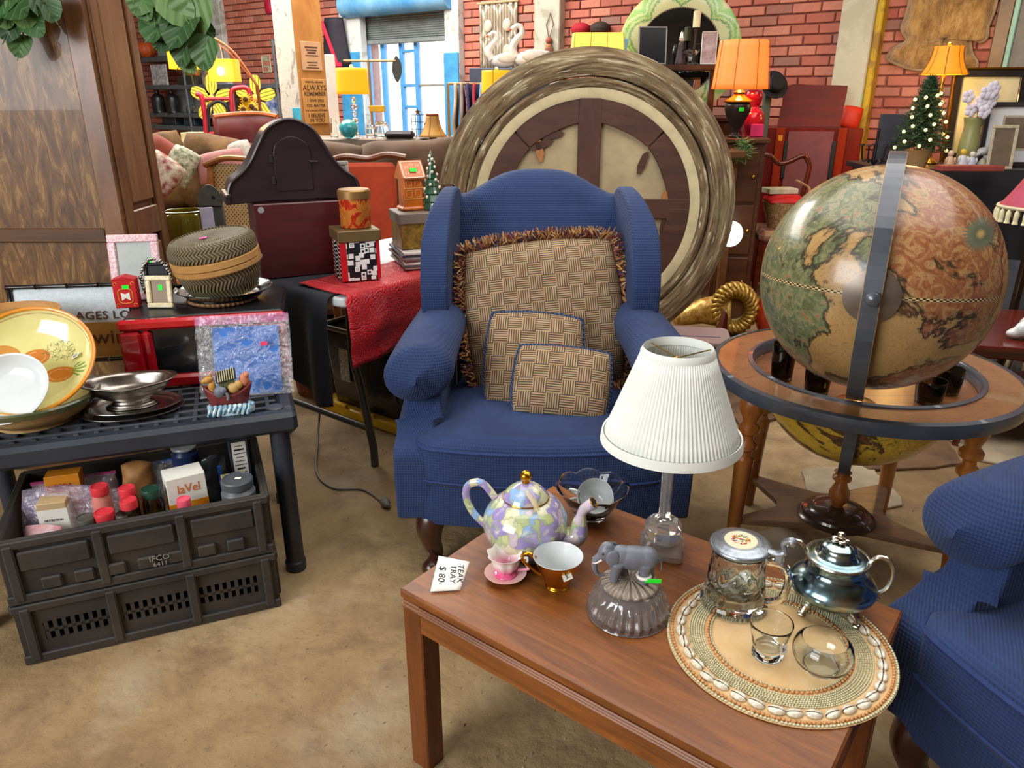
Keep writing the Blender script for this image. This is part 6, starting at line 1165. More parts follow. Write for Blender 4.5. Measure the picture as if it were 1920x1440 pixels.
obj('crest_rail', MB().tube(spl([(-w2 * 1.22, .262, 1.0), (-w2 * .6, .275, 1.035), (0, .28, 1.04), (w2 * .6, .275, 1.03), (w2 * 1.22, .262, .995)], 5), .030, 8, flat=.55), CHW, K); obj('lower_rail', MB().tube([(-w2, .22, .60), (w2, .22, .60)], .016, 8), CHW, K)
obj('cane_panel', MB().grid(lambda u, v_: (lerp(-w2, w2, u), lerp(.222, .268, v_), lerp(.61, 1.01, v_)), 8, 8), CANE, K, solid=.004); obj('seat', MB().box((0, 0, .43), (.40, .42, .05), .015), CHW, K, smooth=0)
# ---- chair with orange-red upholstery behind the gingerbread house
K = thing('side_chair', 'carved wooden chair with orange red upholstered back', 'chair', (-.735, 3.86, 0), R(6)); WB = wood('brown_carved_wood', '#5c3018', '#8a5028', 5, 0, .35, .3); w2 = .165
for s_ in (-1, 1): obj('back_post', MB().tube(spl([(s_ * w2 * .95, .2, 0), (s_ * w2 * .95, .19, .45), (s_ * w2, .22, .75), (s_ * w2 * 1.08, .27, 1.05)], 5), .020, 8), WB, K); obj('front_leg', MB().tube([(s_ * w2, -.2, .42), (s_ * w2, -.2, 0)], [.022, .014], 8), WB, K)
obj('crest_rail', MB().tube(spl([(-w2 * 1.2, .268, 1.04), (-w2 * .7, .272, 1.058), (0, .275, 1.046), (w2 * .6, .272, 1.066), (w2 * 1.2, .268, 1.052)], 6), .028, 8, flat=.6), WB, K)
obj('back_pad', MB().box((0, .225, .82), (.285, .05, .42), .02, Tm((0, 0, 0))), mat('orange_red_fabric', '#b5401c', .8, var=.15, vs=10), K, smooth=0); obj('seat', MB().box((0, 0, .44), (.40, .42, .09), .03), mat('orange_red_fabric', ''), K, smooth=0)
frame('framed_picture', 'white framed sailing print behind the dark hood', 'picture', Vector((-.735, 3.16, FZ + .012)), (R(-5), 0, R(8)), .13, .375, .016, mat('grey_white_frame', '#b9b4aa', .5), mat('pale_blue_print', '#c9d6da', .5, var=.06))
# ---- display counter with things on it (behind the sofa)
CZ = 1.06; boxobj('display_counter', 'pale display counter behind the sofa below the window', 'counter', Vector((-1.02, 6.15, 0)), (1.25, .55, CZ), mat('pale_counter', '#8d8478', .5, var=.15))
CT_Y = 5.95
def oc(u, Y=CT_Y): return dpz(u, Y, CZ + .001)
AMB = glow('amber_lit_shade', '#ff9a06', .72, '#d89a1c'); AMBR = glow('deep_amber_shade', '#ff8200', .55, '#c8841c'); AMB2 = glow('warm_orange_shade', '#ff7420', .55, '#dc8446'); AMB3 = glow('pale_yellow_shade', '#ffc93c', .95, '#e8c860')
def drum(K, r0, r1, z0, z1, m, n=40, sq=False, bell=False, seams=0, trim=None):
    if sq: q = MB().grid(lambda u, v_: (lambda p: (p[0] * lerp(r0, r1, v_), p[1] * lerp(r0, r1, v_), lerp(z0, z1, v_)))(rrect(2, 1.3, .12, 4)[int(u * 20) % 20]), 20, 2, cu=True)
    else: q = MB().lathe([(lerp(r0, r1, t) - (.16 * (r0 - r1) * sin(PI * t) * 1.6 if bell else 0), lerp(z0, z1, t)) for t in [i / 8 for i in range(9)]], n)
    o = obj('shade', q, m, K, smooth=60, solid=.002)
    if seams:
        for k in range(seams):
            a = 2 * PI * k / seams + .3; obj('shade_seam', MB().tube([((lerp(r0, r1, t) - (.16 * (r0 - r1) * sin(PI * t) * 1.6 if bell else 0) + .002) * cos(a), (lerp(r0, r1, t) - (.16 * (r0 - r1) * sin(PI * t) * 1.6 if bell else 0) + .002) * sin(a), lerp(z0, z1, t)) for t in [i / 8 for i in range(9)]], .0022, 4), trim or mat('brown_seam', '#8a5a1c', .7), o)
    return o
def bulb_in(loc, power, c=(1, .62, .2)): return lamp('lamp_bulb_light', loc, power, c, .04)
p = oc(668); K = thing('crystal_lamp', 'lit lamp with yellow drum shade on a stacked crystal base', 'lamp', p); zs = dp(668, 177, CT_Y).z - CZ; zt = dp(668, 128, CT_Y).z - CZ
drum(K, .118, .112, zs, zt, AMB); q = MB()
for k in range(6): q.ball((0, 0, .03 + k * (zs - .02) / 6), (.026 - .003 * (k % 2) * 3, .026 - .003 * (k % 2) * 3, .022), 10, 8)
obj('crystal_base', q, CLEAR, K); obj('foot', MB().lathe([(0, 0), (.06, 0), (.06, .012), (0, .014)], 20), CLEAR, K); obj('finial', MB().ball((0, 0, zt + .012), .014, 10, 8), mat('cream_bead', ''), K); bulb_in(p + Vector((0, -.02, (zs + zt) / 2)), 2)
o = obj('glass_ball', MB().ball((0, 0, .070), .070, 24, 16), G('turquoise_glass', .08, 0, Base_Color='#3fb4bf', Transmission_Weight=.35, Coat_Weight=.5).m, loc=oc(655, 5.9)); tag(o, 'turquoise glass ball beside the crystal lamp', 'ornament')
for (u, h_, r_, lab) in ((628, .14, .028, 'slim clear decanter left of the turquoise ball'), (716, .115, .058, 'wide cut glass jar right of the crystal lamp'), (695, .09, .03, 'small clear glass beside the cut glass jar')):
    o = obj('glass_jar', MB().lathe(prof([(0, 0), (r_, 0), (r_ * 1.02, .01), (r_, h_ * .7), (r_ * .75, h_ * .85), (r_ * .8, h_), (r_ * .72, h_), (r_ * .9, h_ * .65), (r_ * .9, .015), (0, .012)], 3), 24), CLEAR, loc=oc(u, 5.98)); tag(o, lab, 'jar')
boxobj('handbag', 'black handbag lying on the counter', 'bag', oc(750, 5.92), (.22, .12, .055), mat('black_leather', '#17161c', .5), 0, .02)
p = oc(812, 5.9); K = thing('fringed_lamp', 'beige bell shaped lampshade with fringed collar on the counter', 'lamp', p); obj('base', MB().lathe([(0, 0), (.03, 0), (.02, .03), (.012, .04), (.012, .10), (0, .10)], 16), BRASS, K); drum(K, .105, .045, .012, .165, mat('beige_silk_shade', '#c29248', .7, var=.08), 40, bell=True, seams=6); obj('collar', MB().lathe([(.044, .155), (.050, .168), (.044, .178)], 24), mat('rust_fringe', '#8a4a34', .8), K)
boxobj('white_column', 'tall white plastic column leaning by the timber post', 'post', flo(628, 6.3), (.075, .05, 1.66), mat('glossy_white_plastic', '#e8e8e4', .3, var=.03), R(10))
K = thing('hat_stand', 'slim metal stand with a dark leaf shaped finial arm', 'stand', flo(698, 6.5)); obj('pole', MB().tube([(0, 0, 0), (0, 0, dp(698, 112, 6.5).z)], .010, 8), mat('tan_metal_pole', '#a88a5c', .4, .5), K); hz_ = dp(698, 114, 6.5).z; obj('arm', MB().tube([(-.2, 0, hz_), (.22, 0, hz_)], .009, 8), mat('tan_metal_pole', ''), K); obj('leaf', MB().prism([(p_.x, p_.y) for p_ in spl([(0, .10, 0), (.034, .05, 0), (.036, -.03, 0), (0, -.10, 0), (-.036, -.03, 0), (-.030, .05, 0), (0, .10, 0)], 4)][:-1], -.004, .004, Tm((.225, 0, hz_ - .06), rx=R(90))), mat('dark_slate_leaf', '#3d3f3c', .6), K, smooth=0); obj('direction_arrow', MB().box((.05, -.01, hz_ - .36), (.13, .01, .05), .01), mat('mustard_sign', '#c99a1c', .5), K, smooth=0)
K = thing('wire_rack', 'black wire rack with a gold star on the counter', 'rack', oc(785, 6.05)); q = MB(); H_ = .165
for i in range(4): q.tube([(-.05 + i * .033, 0, 0), (-.05 + i * .033, 0, H_)], .003, 5); q.tube([(-.05, 0, .01 + i * H_ / 3.2), (.05, 0, .01 + i * H_ / 3.2)], .003, 5)
obj('wires', q, mat('black_wire', '#22242a', .5), K); st_ = [((.026 if i % 2 == 0 else .011) * sin(PI * i / 5), (.026 if i % 2 == 0 else .011) * cos(PI * i / 5)) for i in range(10)]; obj('star', MB().prism(st_, -.003, .003, Tm((0, 0, H_ + .02), rx=R(90))), GOLD, K, smooth=0)
# garments on a rail
K = thing('garment_rail', 'thin metal garment rail beside the window', 'rack', flo(842, 6.2)); rz_ = dp(842, 157, 6.2).z; obj('upright', MB().tube([(0, 0, 0), (0, 0, rz_)], .011, 8), mat('tan_metal_pole', ''), K); obj('bar', MB().tube([(0, 0, rz_), (.42, 0, rz_ - .0)], .010, 8), mat('tan_metal_pole', ''), K); obj('upright', MB().tube([(.42, 0, 0), (.42, 0, rz_)], .011, 8), mat('tan_metal_pole', ''), K)
for k, (c_, lab) in enumerate((('#b5a68f', 'beige garment, first on the rail'), ('#8c7c70', 'brown grey garment on the rail'), ('#2a2f5c', 'navy garment on the rail'), ('#a82a44', 'crimson garment on the rail'), ('#7d9ac0', 'pale blue garment on the rail'))):
    q = MB().grid(lambda u, v_: (.012 * sin(v_ * 9 + k) * (1 - v_ * .6) + .05 * k + .05, lerp(-.20, .20, u) * (.45 + .55 * min(1, (1 - v_) * 3)), lerp(-.62, -.012, v_) + .02 * sin(u * 14)), 12, 12); o = obj('garment', q, mat('garment_cloth_%d' % k, c_, .85), loc=dpz(842, 6.2, rz_), smooth=180, solid=.022); tag(o, lab, 'garment', 'garments on the rail')
# jacket on the wall, flower pot
p = wp(633, 75, .10); q = MB().grid(lambda u, v_: (lerp(-.16, .17, u) * (.62 + .38 * (1 - v_)), -.05 * sin(PI * u), lerp(-.28, .22, v_)), 12, 10); K = thing('jacket', 'crimson and black jacket hanging on the brick wall', 'jacket', p + Vector((0, -.12, 0)), R(-8)); obj('body', q, mat('black_quilted_cloth', '#1e1a26', .7), K, smooth=180, solid=.03); obj('lapel', MB().box((-.06, -.07, -.02), (.045, .012, .46), .005, Tm(ry=R(-18))), mat('crimson_cloth', '#b5143c', .7), K, smooth=0); obj('hem', MB().box((-.02, -.06, -.27), (.20, .03, .05), .01), mat('crimson_cloth', ''), K, smooth=0)
# ---- metal shelf unit on the left
DS = mat('dark_grey_shelf_steel', '#6a727a', .45, .4, var=.15); off = .42
def wsh(u, v_, o_=off): return wl(u, v_, o_)
x0 = wsh(262, 150)[0]; x1 = wsh(528, 150)[0]; zs_ = [wsh(395, v_)[1] for v_ in (101, 158, 213, 238)]
K = thing('shelf_unit', 'dark grey steel shelving unit against the brick wall', 'shelving', ww(x0, 0, off), WR); L_ = x1 - x0
for z in zs_ + [.25]: obj('shelf_board', MB().box((L_ / 2, .16, z - .03) if z != zs_[0] else (L_ * .19, .16, z - .03), (L_ if z != zs_[0] else L_ * .38, .34, .06), .006), DS, K, smooth=0)
for x in (.10, L_ * .36, L_ - .1): obj('upright', MB().tube([(x, .0, 0), (x, .0, 2.0)], .018, 8), DS, K)
def onsh(u, k, y=.14): x, z = wsh(u, 150); return ww(x, zs_[k] + .001, off - y)
def shb(name, lab, cat, u0, u1, k, hpx, m, d=.2, b=.01, y=.14):
    s_ = S(onsh((u0 + u1) / 2, k).y, 1.5) / .80; return boxobj(name, lab, cat, onsh((u0 + u1) / 2, k, y), ((u1 - u0) * s_, d, hpx * S(onsh((u0 + u1) / 2, k).y, 1.5)), m, WR, b)
K = thing('pumpkin', 'orange pumpkin ornament on the top shelf', 'pumpkin', onsh(264, 0)); obj('body', MB().lathe(prof([(0, .01), (.06, 0), (.13, .08), (.11, .19), (.03, .22), (0, .20)], 4), 40, fr=lambda t, r, z: (r * (1 + .07 * abs(cos(5 * t))), z)), mat('orange_pumpkin', '#c9561c', .5), K); obj('stem', MB().tube([(0, 0, .2), (.02, 0, .26)], [.018, .012], 6), mat('vine_stem', ''), K)
shb('plastic_tank', 'grey green plastic tank on the top shelf', 'tank', 293, 322, 0, 24, mat('grey_green_plastic', '#7d948c', .3)); shb('notice', 'white printed notice sheet on the second shelf', 'notice', 277, 319, 1, 35, mat('printed_notice', '#d9dade', .6, c2='#8f8fa0', vs=24), .02, .002, .02); shb('storage_basket', 'dark woven storage basket on the second shelf', 'basket', 318, 368, 1, 14, mat('dark_woven', '#3a332c', .7, var=.3, vs=20)); shb('toy_truck', 'green and orange toy lying over the dark basket', 'toy', 325, 362, 1, 12, mat('lime_toy', '#6fae3c', .5, c2='#c9702c', vs=9), .08, .02, .14).location.z += .10; shb('picture', 'small framed print leaning at the end of the second shelf', 'picture', 371, 402, 1, 26, mat('sepia_print', '#b5a392', .5, c2='#6d5a48', vs=9), .02, .002, .04)
shb('silver_case', 'silver grey flat case on the third shelf', 'case', 290, 360, 2, 47, mat('silver_case', '#a9b3b6', .3, .4, var=.08), .06, .004, .24)
for (u, lab) in ((285, 'black jug with a neck, left on the third shelf'), (312, 'black jug with a neck, right on the third shelf')):
    o = obj('jug', MB().lathe(prof([(0, 0), (.085, 0), (.09, .02), (.09, .19), (.06, .235), (.03, .26), (.03, .30), (0, .30)], 3), 24), mat('black_jug', '#1c1a1e', .35), loc=onsh(u, 2, .04)); tag(o, lab, 'jug', 'black jugs')
shb('helmet', 'grey striped round helmet on the third shelf', 'helmet', 375, 396, 2, 42, mat('grey_striped', '#8c8a88', .5, c2='#4a484a', vs=20), .16, .06); shb('crate_of_parts', 'dark box of metal parts on the third shelf', 'box', 328, 372, 2, 12, mat('metal_parts', '#3c3a3a', .5, c2='#8a8684', vs=18), .2)
for k, (u0, u1, c_, lab) in enumerate(((280, 318, '#2c3238', 'dark grey toolbox on the lowest visible shelf'), (322, 352, '#33404c', 'slate blue bin on the lowest visible shelf'), (385, 410, '#8f9090', 'light grey canister on the lowest visible shelf'), (430, 470, '#242428', 'black case on the lowest visible shelf'))): shb('bin', lab, 'bin', u0, u1, 3, 18, mat('bin_%d' % k, c_, .5), .2)
for k, (u0, u1, h_, c_, lab) in enumerate(((480, 500, 34, '#3f62a8', 'blue printed packet on the third shelf'), (458, 478, 22, '#2f5aa0', 'deep blue packet on the third shelf'), (505, 524, 26, '#b58a6c', 'tan packet at the right end of the third shelf'))): shb('packet', lab, 'packet', u0, u1, 2, h_, mat('packet_%d' % k, c_, .5, c2='#c9d0e0', vs=14), .12)
# stick bundle and books below
K = thing('book_stack', 'stack of yellow and green books standing beside the red hand truck', 'books', flo(358, 6.85)); q = MB()
for k, c_ in enumerate(('#8a6a48', '#c2b08a', '#5f7a4a', '#c9a45c', '#8a5a3c', '#d6c48c')): obj('book', MB().box((rnd.uniform(-.01, .01), 0, .60 + k * .085), (.13, .2, .083), .004), mat('book_%d' % k, c_, .6), K, smooth=0)
obj('stool', MB().box((0, 0, .28), (.16, .22, .555), .01), mat('dark_stool', '#3a2c22', .6), K, smooth=0)
# red hand truck
K = thing('hand_truck', 'red tubular hand truck behind the sofa', 'hand truck', flo(425, 7.4), R(10)); RT = mat('red_tube', '#b01c30', .35, var=.06, Coat_Weight=.3); Yh = 7.4
def hp_(u, v_): p_ = dp(u, v_, Yh); return (p_.x - K.location.x, 0, p_.z)
obj('frame_tube', MB().tube(spl([hp_(393, 330), hp_(389, 250), hp_(384, 200), hp_(379, 180), hp_(370, 176)], 5), .024, 8), RT, K, smooth=180); obj('frame_tube', MB().tube(spl([hp_(440, 330), hp_(436, 215), hp_(433, 182), hp_(436, 168), hp_(450, 164), hp_(462, 166), hp_(467, 180), hp_(473, 215), hp_(478, 330)], 5), .022, 8), RT, K, smooth=180); obj('crossbar', MB().tube([hp_(380, 186), hp_(433, 185)], .016, 8), RT, K); obj('crossbar', MB().tube([hp_(388, 250), hp_(438, 250)], .016, 8), RT, K); obj('loop_handle', MB().tube(spl([hp_(395, 330), hp_(392, 215), hp_(398, 196), hp_(410, 190), hp_(424, 198), hp_(428, 225), hp_(430, 330)], 5), .016, 8), mat('black_tube', '#1d1e22', .4), K, smooth=180); obj('toe_plate', MB().box((0, -.1, .03), (.45, .2, .02), .003), RT, K, smooth=0)
for s_ in (-1, 1): obj('wheel', MB().lathe([(.05, -.03), (.11, -.03), (.12, 0), (.11, .03), (.05, .03)], 24, Tm((s_ * .24, .06, .12), ry=R(90)), closed=True), BLACKP, K)
# yellow striped flower ornaments
g = G('yellow_striped_petal', .6); x, y, z = g.sep(g.co()); sx_ = g.ma('SINE', g.ma('MULTIPLY', x, 190)); g.set(Base_Color=g.ramp(sx_, [(.75, '#d9c23c'), (.9, '#4a4a20')])); PET = g.m
def flower(lab, u, v_, Y, s_):
    K = thing('flower_ornament', lab, 'ornament', dpz(u, Y, 0), R(-10), 'yellow flower ornaments'); zc = dp(u, v_, Y).z
    obj('stake', MB().tube([(0, .012, 0), (0, .012, zc)], .010, 6), mat('white_stake', '#d9d6cc', .5), K)
    pm = MB().prism([(p_.x * s_, p_.y * s_) for p_ in spl([(0, .03, 0), (.052, .09, 0), (.055, .17, 0), (.03, .215, 0), (0, .22, 0), (-.03, .215, 0), (-.055, .17, 0), (-.052, .09, 0), (0, .03, 0)], 4)][:-1], -.004, .004, Tm(rx=R(90))); me = mesh_of('petal', pm, 0); me.materials.append(PET)
    for k in range(5): obj('petal', me, None, K, (0, 0, zc), (0, R(72 * k + 4), 0))
    obj('centre', MB().ball((0, -.012, zc), (.04 * s_, .02, .04 * s_), 14, 8), mat('gold_centre', '#d9a83a', .5), K)
flower('yellow striped metal flower, larger, behind the red hand truck', 430, 186, 8.4, 1.1); flower('yellow striped metal flower nearer the timber post', 508, 184, 8.2, 1.0)
K = thing('sunflower_bunch', 'bunch of yellow sunflowers beside the hand truck', 'flowers', flo(468, 7.0)); obj('stem', MB().tube([(0, 0, 0), (0, 0, dp(468, 200, 7.0).z)], .012, 6), mat('vine_stem', ''), K)
for (u, v_) in ((462, 186), (474, 200), (458, 205), (480, 206)):
    p_ = dp(u, v_, 6.95) - K.location; q = MB()
    for k in range(14): a = 2 * PI * k / 14; q.tube([(p_.x, p_.y - .02, p_.z), (p_.x + .055 * cos(a), p_.y, p_.z + .055 * sin(a))], [.012, .004], 5)
    f_ = obj('flower_head', q, mat('sunflower_yellow', '#e0b414', .6), K); obj('seed_disc', MB().ball((p_.x, p_.y - .03, p_.z), (.022, .01, .022), 10, 6), mat('seed_brown', '#4a3010', .8), f_)
# hanging arc lamps with rectangular amber shades
K = thing('arc_lamp', 'two armed arc lamp with lit amber rectangular shades', 'lamp', flo(492, 6.9)); Yl = 6.9; b_ = K.location
def lp_(u, v_, Y=Yl): return dp(u, v_, Y) - b_
CPR = mat('copper_arm', '#a86a4a', .35, .8); obj('pole', MB().tube([(0, 0, 0), (0, 0, .9), lp_(482, 160)], .014, 8), CPR, K); obj('arm', MB().tube(spl([lp_(482, 160), lp_(440, 100), lp_(400, 70), lp_(368, 52)], 5), .010, 8), CPR, K); obj('arm', MB().tube(spl([lp_(482, 160), lp_(436, 105), lp_(405, 80)], 5), .008, 8), CPR, K)
for (u0, u1, v0, v1, ua, va, Y) in ((324, 404, 84, 130, 362, 52, 6.88), (398, 448, 115, 153, 412, 82, 6.72)):
    c0 = dp((u0 + u1) / 2, v1, Y) - b_; hh = (v1 - v0) * S(Y); ww_ = (u1 - u0) * S(Y); sh_ = obj('shade', MB().prism([(x, y) for x, y in rrect(ww_, .16, .02)], 0, hh, Tm(c0)), AMB, K, smooth=0); obj('bulb', MB().ball((c0.x, c0.y - .083, c0.z + hh * .45), (.030, .006, .034), 12, 8), glow('white_hot_bulb', '#fff2c0', 6), sh_); obj('cord', MB().tube([dp(ua, va, Yl) - b_, c0 + Vector((0, 0, hh))], .004, 6), CPR, K); bulb_in(b_ + c0 + Vector((0, -.14, hh / 2)), 3)
# picture, ornament and red cloth on the wall
p = wp(502, 120, .02); K = frame('framed_picture', 'small cream certificate hanging on the dark brick', 'picture', ww(wl(502, 120)[0], wl(502, 137)[1], .02), (0, 0, WR), .19, .21, .012, mat('cream_frame', '#cfc5a0', .6), mat('cream_certificate', '#cfc8a8', .6, c2='#8f9a86', vs=14), back=False)
o = obj('red_bunting', MB().pillow(.12, .22, .05, 10), mat('crimson_cloth', ''), loc=wp(502, 8, .04), rot=(R(90), 0, WR), smooth=180); tag(o, 'bunch of red cloth hanging at the top beside the post', 'cloth')
K = thing('round_back_chair', 'maroon leather chair back with an orange curved top', 'chair', flo(462, 5.9)); zt_ = dp(462, 214, 5.9).z; obj('back', MB().grid(lambda u, v_: (lerp(-.24, .24, u), .16 - .16 * (2 * u - 1) ** 2 * 1.0, lerp(.45, zt_ - .02 * (2 * u - 1) ** 2, v_)), 20, 6), mat('maroon_leather', '#6b1f18', .5, var=.12), K, solid=.03, smooth=180); obj('top_roll', MB().tube([(lerp(-.24, .24, i / 14), .16 - .16 * (2 * i / 14 - 1) ** 2, zt_ - .02 * (2 * i / 14 - 1) ** 2) for i in range(15)], .020, 8), mat('orange_leather', '#b5602c', .5), K); obj('seat', MB().box((0, -.1, .40), (.46, .46, .12), .04), mat('maroon_leather', ''), K, smooth=0)
for a in (-1, 1):
    for b in (-1, 1): obj('leg', MB().tube([(a * .18, -.1 + b * .18, .36), (a * .2, -.1 + b * .2, 0)], .02, 6), MAHOG, K)
# ================================================================ behind the round frame
TALL = wood('dark_tall_dresser_wood', '#2c1a12', '#4a2c1c', 4, 0, .35, .3)
def dresser(lab, c, d, m, rz=0, drawers=3, name='dresser'):
    K = thing(name, lab, 'dresser', c, rz); obj('carcass', MB().box((0, 0, d[2] / 2), (d[0], d[1], d[2] - .03), .006), m, K, smooth=0); obj('top', MB().box((0, 0, d[2] - .015), (d[0] + .04, d[1] + .04, .03), .006), m, K, smooth=0)
    for k in range(drawers):
        h_ = (d[2] - .12) / drawers; f_ = obj('drawer', MB().box((0, -d[1] / 2 - .006, .06 + h_ * (k + .5)), (d[0] - .06, .018, h_ - .02), .004), m, K, smooth=0)
        for s_ in (-1, 1): obj('knob', MB().ball((s_ * d[0] * .28, -d[1] / 2 - .022, .06 + h_ * (k + .5)), .012, 8, 6), BRASS, f_)
    return K
dresser('tall dark dresser carrying the mosaic mirror', Vector((1.06, 5.68, 0)), (1.15, .36, 1.22), TALL); DZ = 1.221
MY = 5.68; MS = S(MY, 1.6)
K = thing('mosaic_mirror', 'round mirror in a wide green and blue mosaic frame', 'mirror', Vector((dp(1273, 95, MY).x, MY, DZ)), rot=(R(-3), 0, R(-8))); zc = .425; RX2 = Matrix.Translation((0, 0, zc)) @ Matrix.Rotation(R(90), 4, 'X')
g = G('green_blue_mosaic', .3, Coat_Weight=.4); v = g.co(); x, y, z = g.sep(v); rz = g.ma('SUBTRACT', z, zc); rad = g.ma('SQRT', g.ma('ADD', g.ma('MULTIPLY', x, x), g.ma('MULTIPLY', rz, rz))); an = g.ma('ARCTAN2', rz, x)
pet = g.ma('ABSOLUTE', g.ma('SINE', g.ma('MULTIPLY', an, 4))); q_ = g.ma('ADD', g.ma('MULTIPLY', g.ma('SUBTRACT', rad, .28), 7.5), g.ma('MULTIPLY', pet, -.55)); cell = g.sep(g.vor(v, 75, 'F1', 'Color'))[0]
c = g.ramp(g.ma('ADD', q_, g.ma('MULTIPLY', cell, .10)), [(0, '#c9cf9a'), (.10, '#3f8a4a'), (.24, '#b9d07a'), (.36, '#5fae4e'), (.50, '#c7d8a0'), (.60, '#7cc05a'), (.80, '#8ecb6a'), (.92, '#d8d49a')]); bl_ = g.ramp(g.ma('SINE', g.ma('MULTIPLY', g.ma('ADD', an, .5), 4)), [(.86, 0.0), (.9, 1.0)]); c = g.mix(g.ma('MULTIPLY', bl_, g.ma('GREATER_THAN', rad, .36)), c, '#2f86c9'); c = g.mix(g.ramp(g.vor(v, 75, 'DISTANCE_TO_EDGE'), [(.01, .5), (.06, 0.0)]), c, '#d9dcc0'); g.set(Base_Color=c)
obj('mosaic_ring', MB().lathe([(.282, -.015), (.282, .018), (.30, .022), (.41, .020), (.425, .010), (.425, -.015)], 96, RX2, closed=True), g.m, K); q = MB()
for k in range(96): a = 2 * PI * k / 96; q.ball((.279 * cos(a), -.018, zc + .279 * sin(a)), .0068, 6, 4)
obj('bead_border', q, mat('dark_bead', '#4a4038', .4, c2='#8a8072', vs=90), K, kind='stuff'); obj('mirror_glass', MB().lathe([(0, .004), (.28, .004), (.28, 0), (0, 0)], 64, RX2), mat('darkened_mirror_glass', '#6f7780', .03, 1, var=.02), K)  # mirror tint darkened to stand in for the reflection of a dim room
Yd = 5.34; NZ = dp(1270, 121, Yd).z; na = dpz(1196, Yd, NZ); nb_ = dpz(1352, Yd, NZ); K = thing('reflected_shelf', 'narrow dark shelf modelled from a reflection in the mosaic mirror', 'shelf', Vector(((na.x + nb_.x) / 2, Yd, 0))); obj('board', MB().box((0, 0, NZ - .02), (nb_.x - na.x, .14, .035), .004), TALL, K, smooth=0)  # shelf belongs to the mirror's reflection, built as a solid board
for s_ in (-1, 1): obj('upright', MB().box((s_ * (nb_.x - na.x) * .42, .03, (NZ - .04) / 2), (.04, .04, NZ - .04), .003), TALL, K, smooth=0)
def od(u): return dpz(u, Yd, NZ)  # pieces placed with this are mirror reflections built as solid objects
frame('framed_picture', 'black photo in a thin silver frame, modelled from a mirror reflection', 'picture', od(1222), (R(-6), 0, R(4)), .19, .23, .010, mat('thin_silver_frame', '#a9a8a6', .3, .6), mat('black_photo', '#14161a', .2)); frame('framed_picture', 'pinkish grey card print modelled from a mirror reflection, right of the candle', 'picture', od(1327), (R(-8), 0, R(-10)), .10, .20, .006, WC, mat('pink_grey_print', '#b9a6a4', .5, c2='#8f6a60', vs=14))
K = thing('figurine', 'small dark robed figurine modelled from a mirror reflection', 'figurine', od(1275)); obj('robe', MB().lathe(prof([(0, 0), (.035, 0), (.030, .04), (.022, .09), (.020, .12), (.012, .135), (0, .135)], 3), 16), mat('dark_robe', '#3c2a2c', .5), K); obj('head', MB().ball((0, 0, .150), .017, 10, 8), mat('pale_head', '#c9b8ac', .5), K); obj('hat', MB().lathe([(.018, .158), (.010, .19), (0, .21)], 10), mat('silver_trim', ''), K)
K = thing('candlestick', 'slim candlestick with a thick cream candle, modelled from a mirror reflection', 'candle', od(1300)); obj('stick', MB().lathe(prof([(0, 0), (.04, 0), (.02, .012), (.008, .03), (.008, .20), (.02, .215), (.03, .22), (0, .22)], 3), 16), mat('dark_bronze', '#3a2c22', .3, .7), K); obj('candle', MB().lathe([(0, .2205), (.024, .2205), (.024, .315), (.018, .318), (0, .312)], 16), mat('cream_wax', '#d9d3a8', .6), K)
o = obj('crystal_dish', MB().lathe(prof([(0, 0), (.03, 0), (.012, .02), (.014, .04), (.045, .06), (.055, .085), (.05, .085), (.035, .064), (0, .05)], 3), 24), CLEAR, loc=dpz(1293, 5.30, NZ)); tag(o, 'small footed crystal dish modelled from a mirror reflection', 'dish')
p = dpz(1115, 5.5, DZ); K = thing('panel_lamp', 'lit lamp with pale yellow panelled shade above the round frame', 'lamp', p); z0 = dp(1115, 100, 5.5).z - DZ; z1 = dp(1115, 63, 5.5).z - DZ; s5 = S(5.5); sh_ = obj('shade', MB().grid(lambda u, v_: (lambda a: (a[0] * lerp(1.0, .93, v_), a[1] * lerp(1.0, .93, v_), lerp(z0 - .04, z1, v_)))(rrect(95 * s5, .22, .02, 3)[int(u * 16) % 16]), 16, 2, cu=True), AMB3, K, smooth=0, solid=.002)
for k in range(4): xx = (-.5 + k / 3) * 95 * s5 * .97; obj('shade_seam', MB().tube([(xx, -.112, z0 - .04), (xx * .93, -.104, z1)], .003, 5), mat('gold_trim', '#c99a3c', .5), sh_)
obj('base', MB().lathe(prof([(0, 0), (.07, 0), (.05, .03), (.03, .12), (.02, z0 - .04), (0, z0)], 3), 20), BRASS, K); bulb_in(p + Vector((0, 0, (z0 + z1) / 2)), 2.5)
for (u, v_, c_, lab) in ((1092, 55, '#b0142c', 'red cap hanging on the brick wall'), (1128, 53, '#3a2a22', 'dark brown cap hanging beside the red cap')):
    K = thing('cap', lab, 'cap', wp(u, v_, .04), WR, 'caps on the wall'); obj('crown', MB().ball((0, -.03, 0), (.095, .07, .055), 18, 10), mat('cap_' + c_[1:4], c_, .8), K); obj('peak', MB().ball((.03, -.11, -.03), (.065, .055, .010), 14, 6), mat('cap_' + c_[1:4], c_), K)
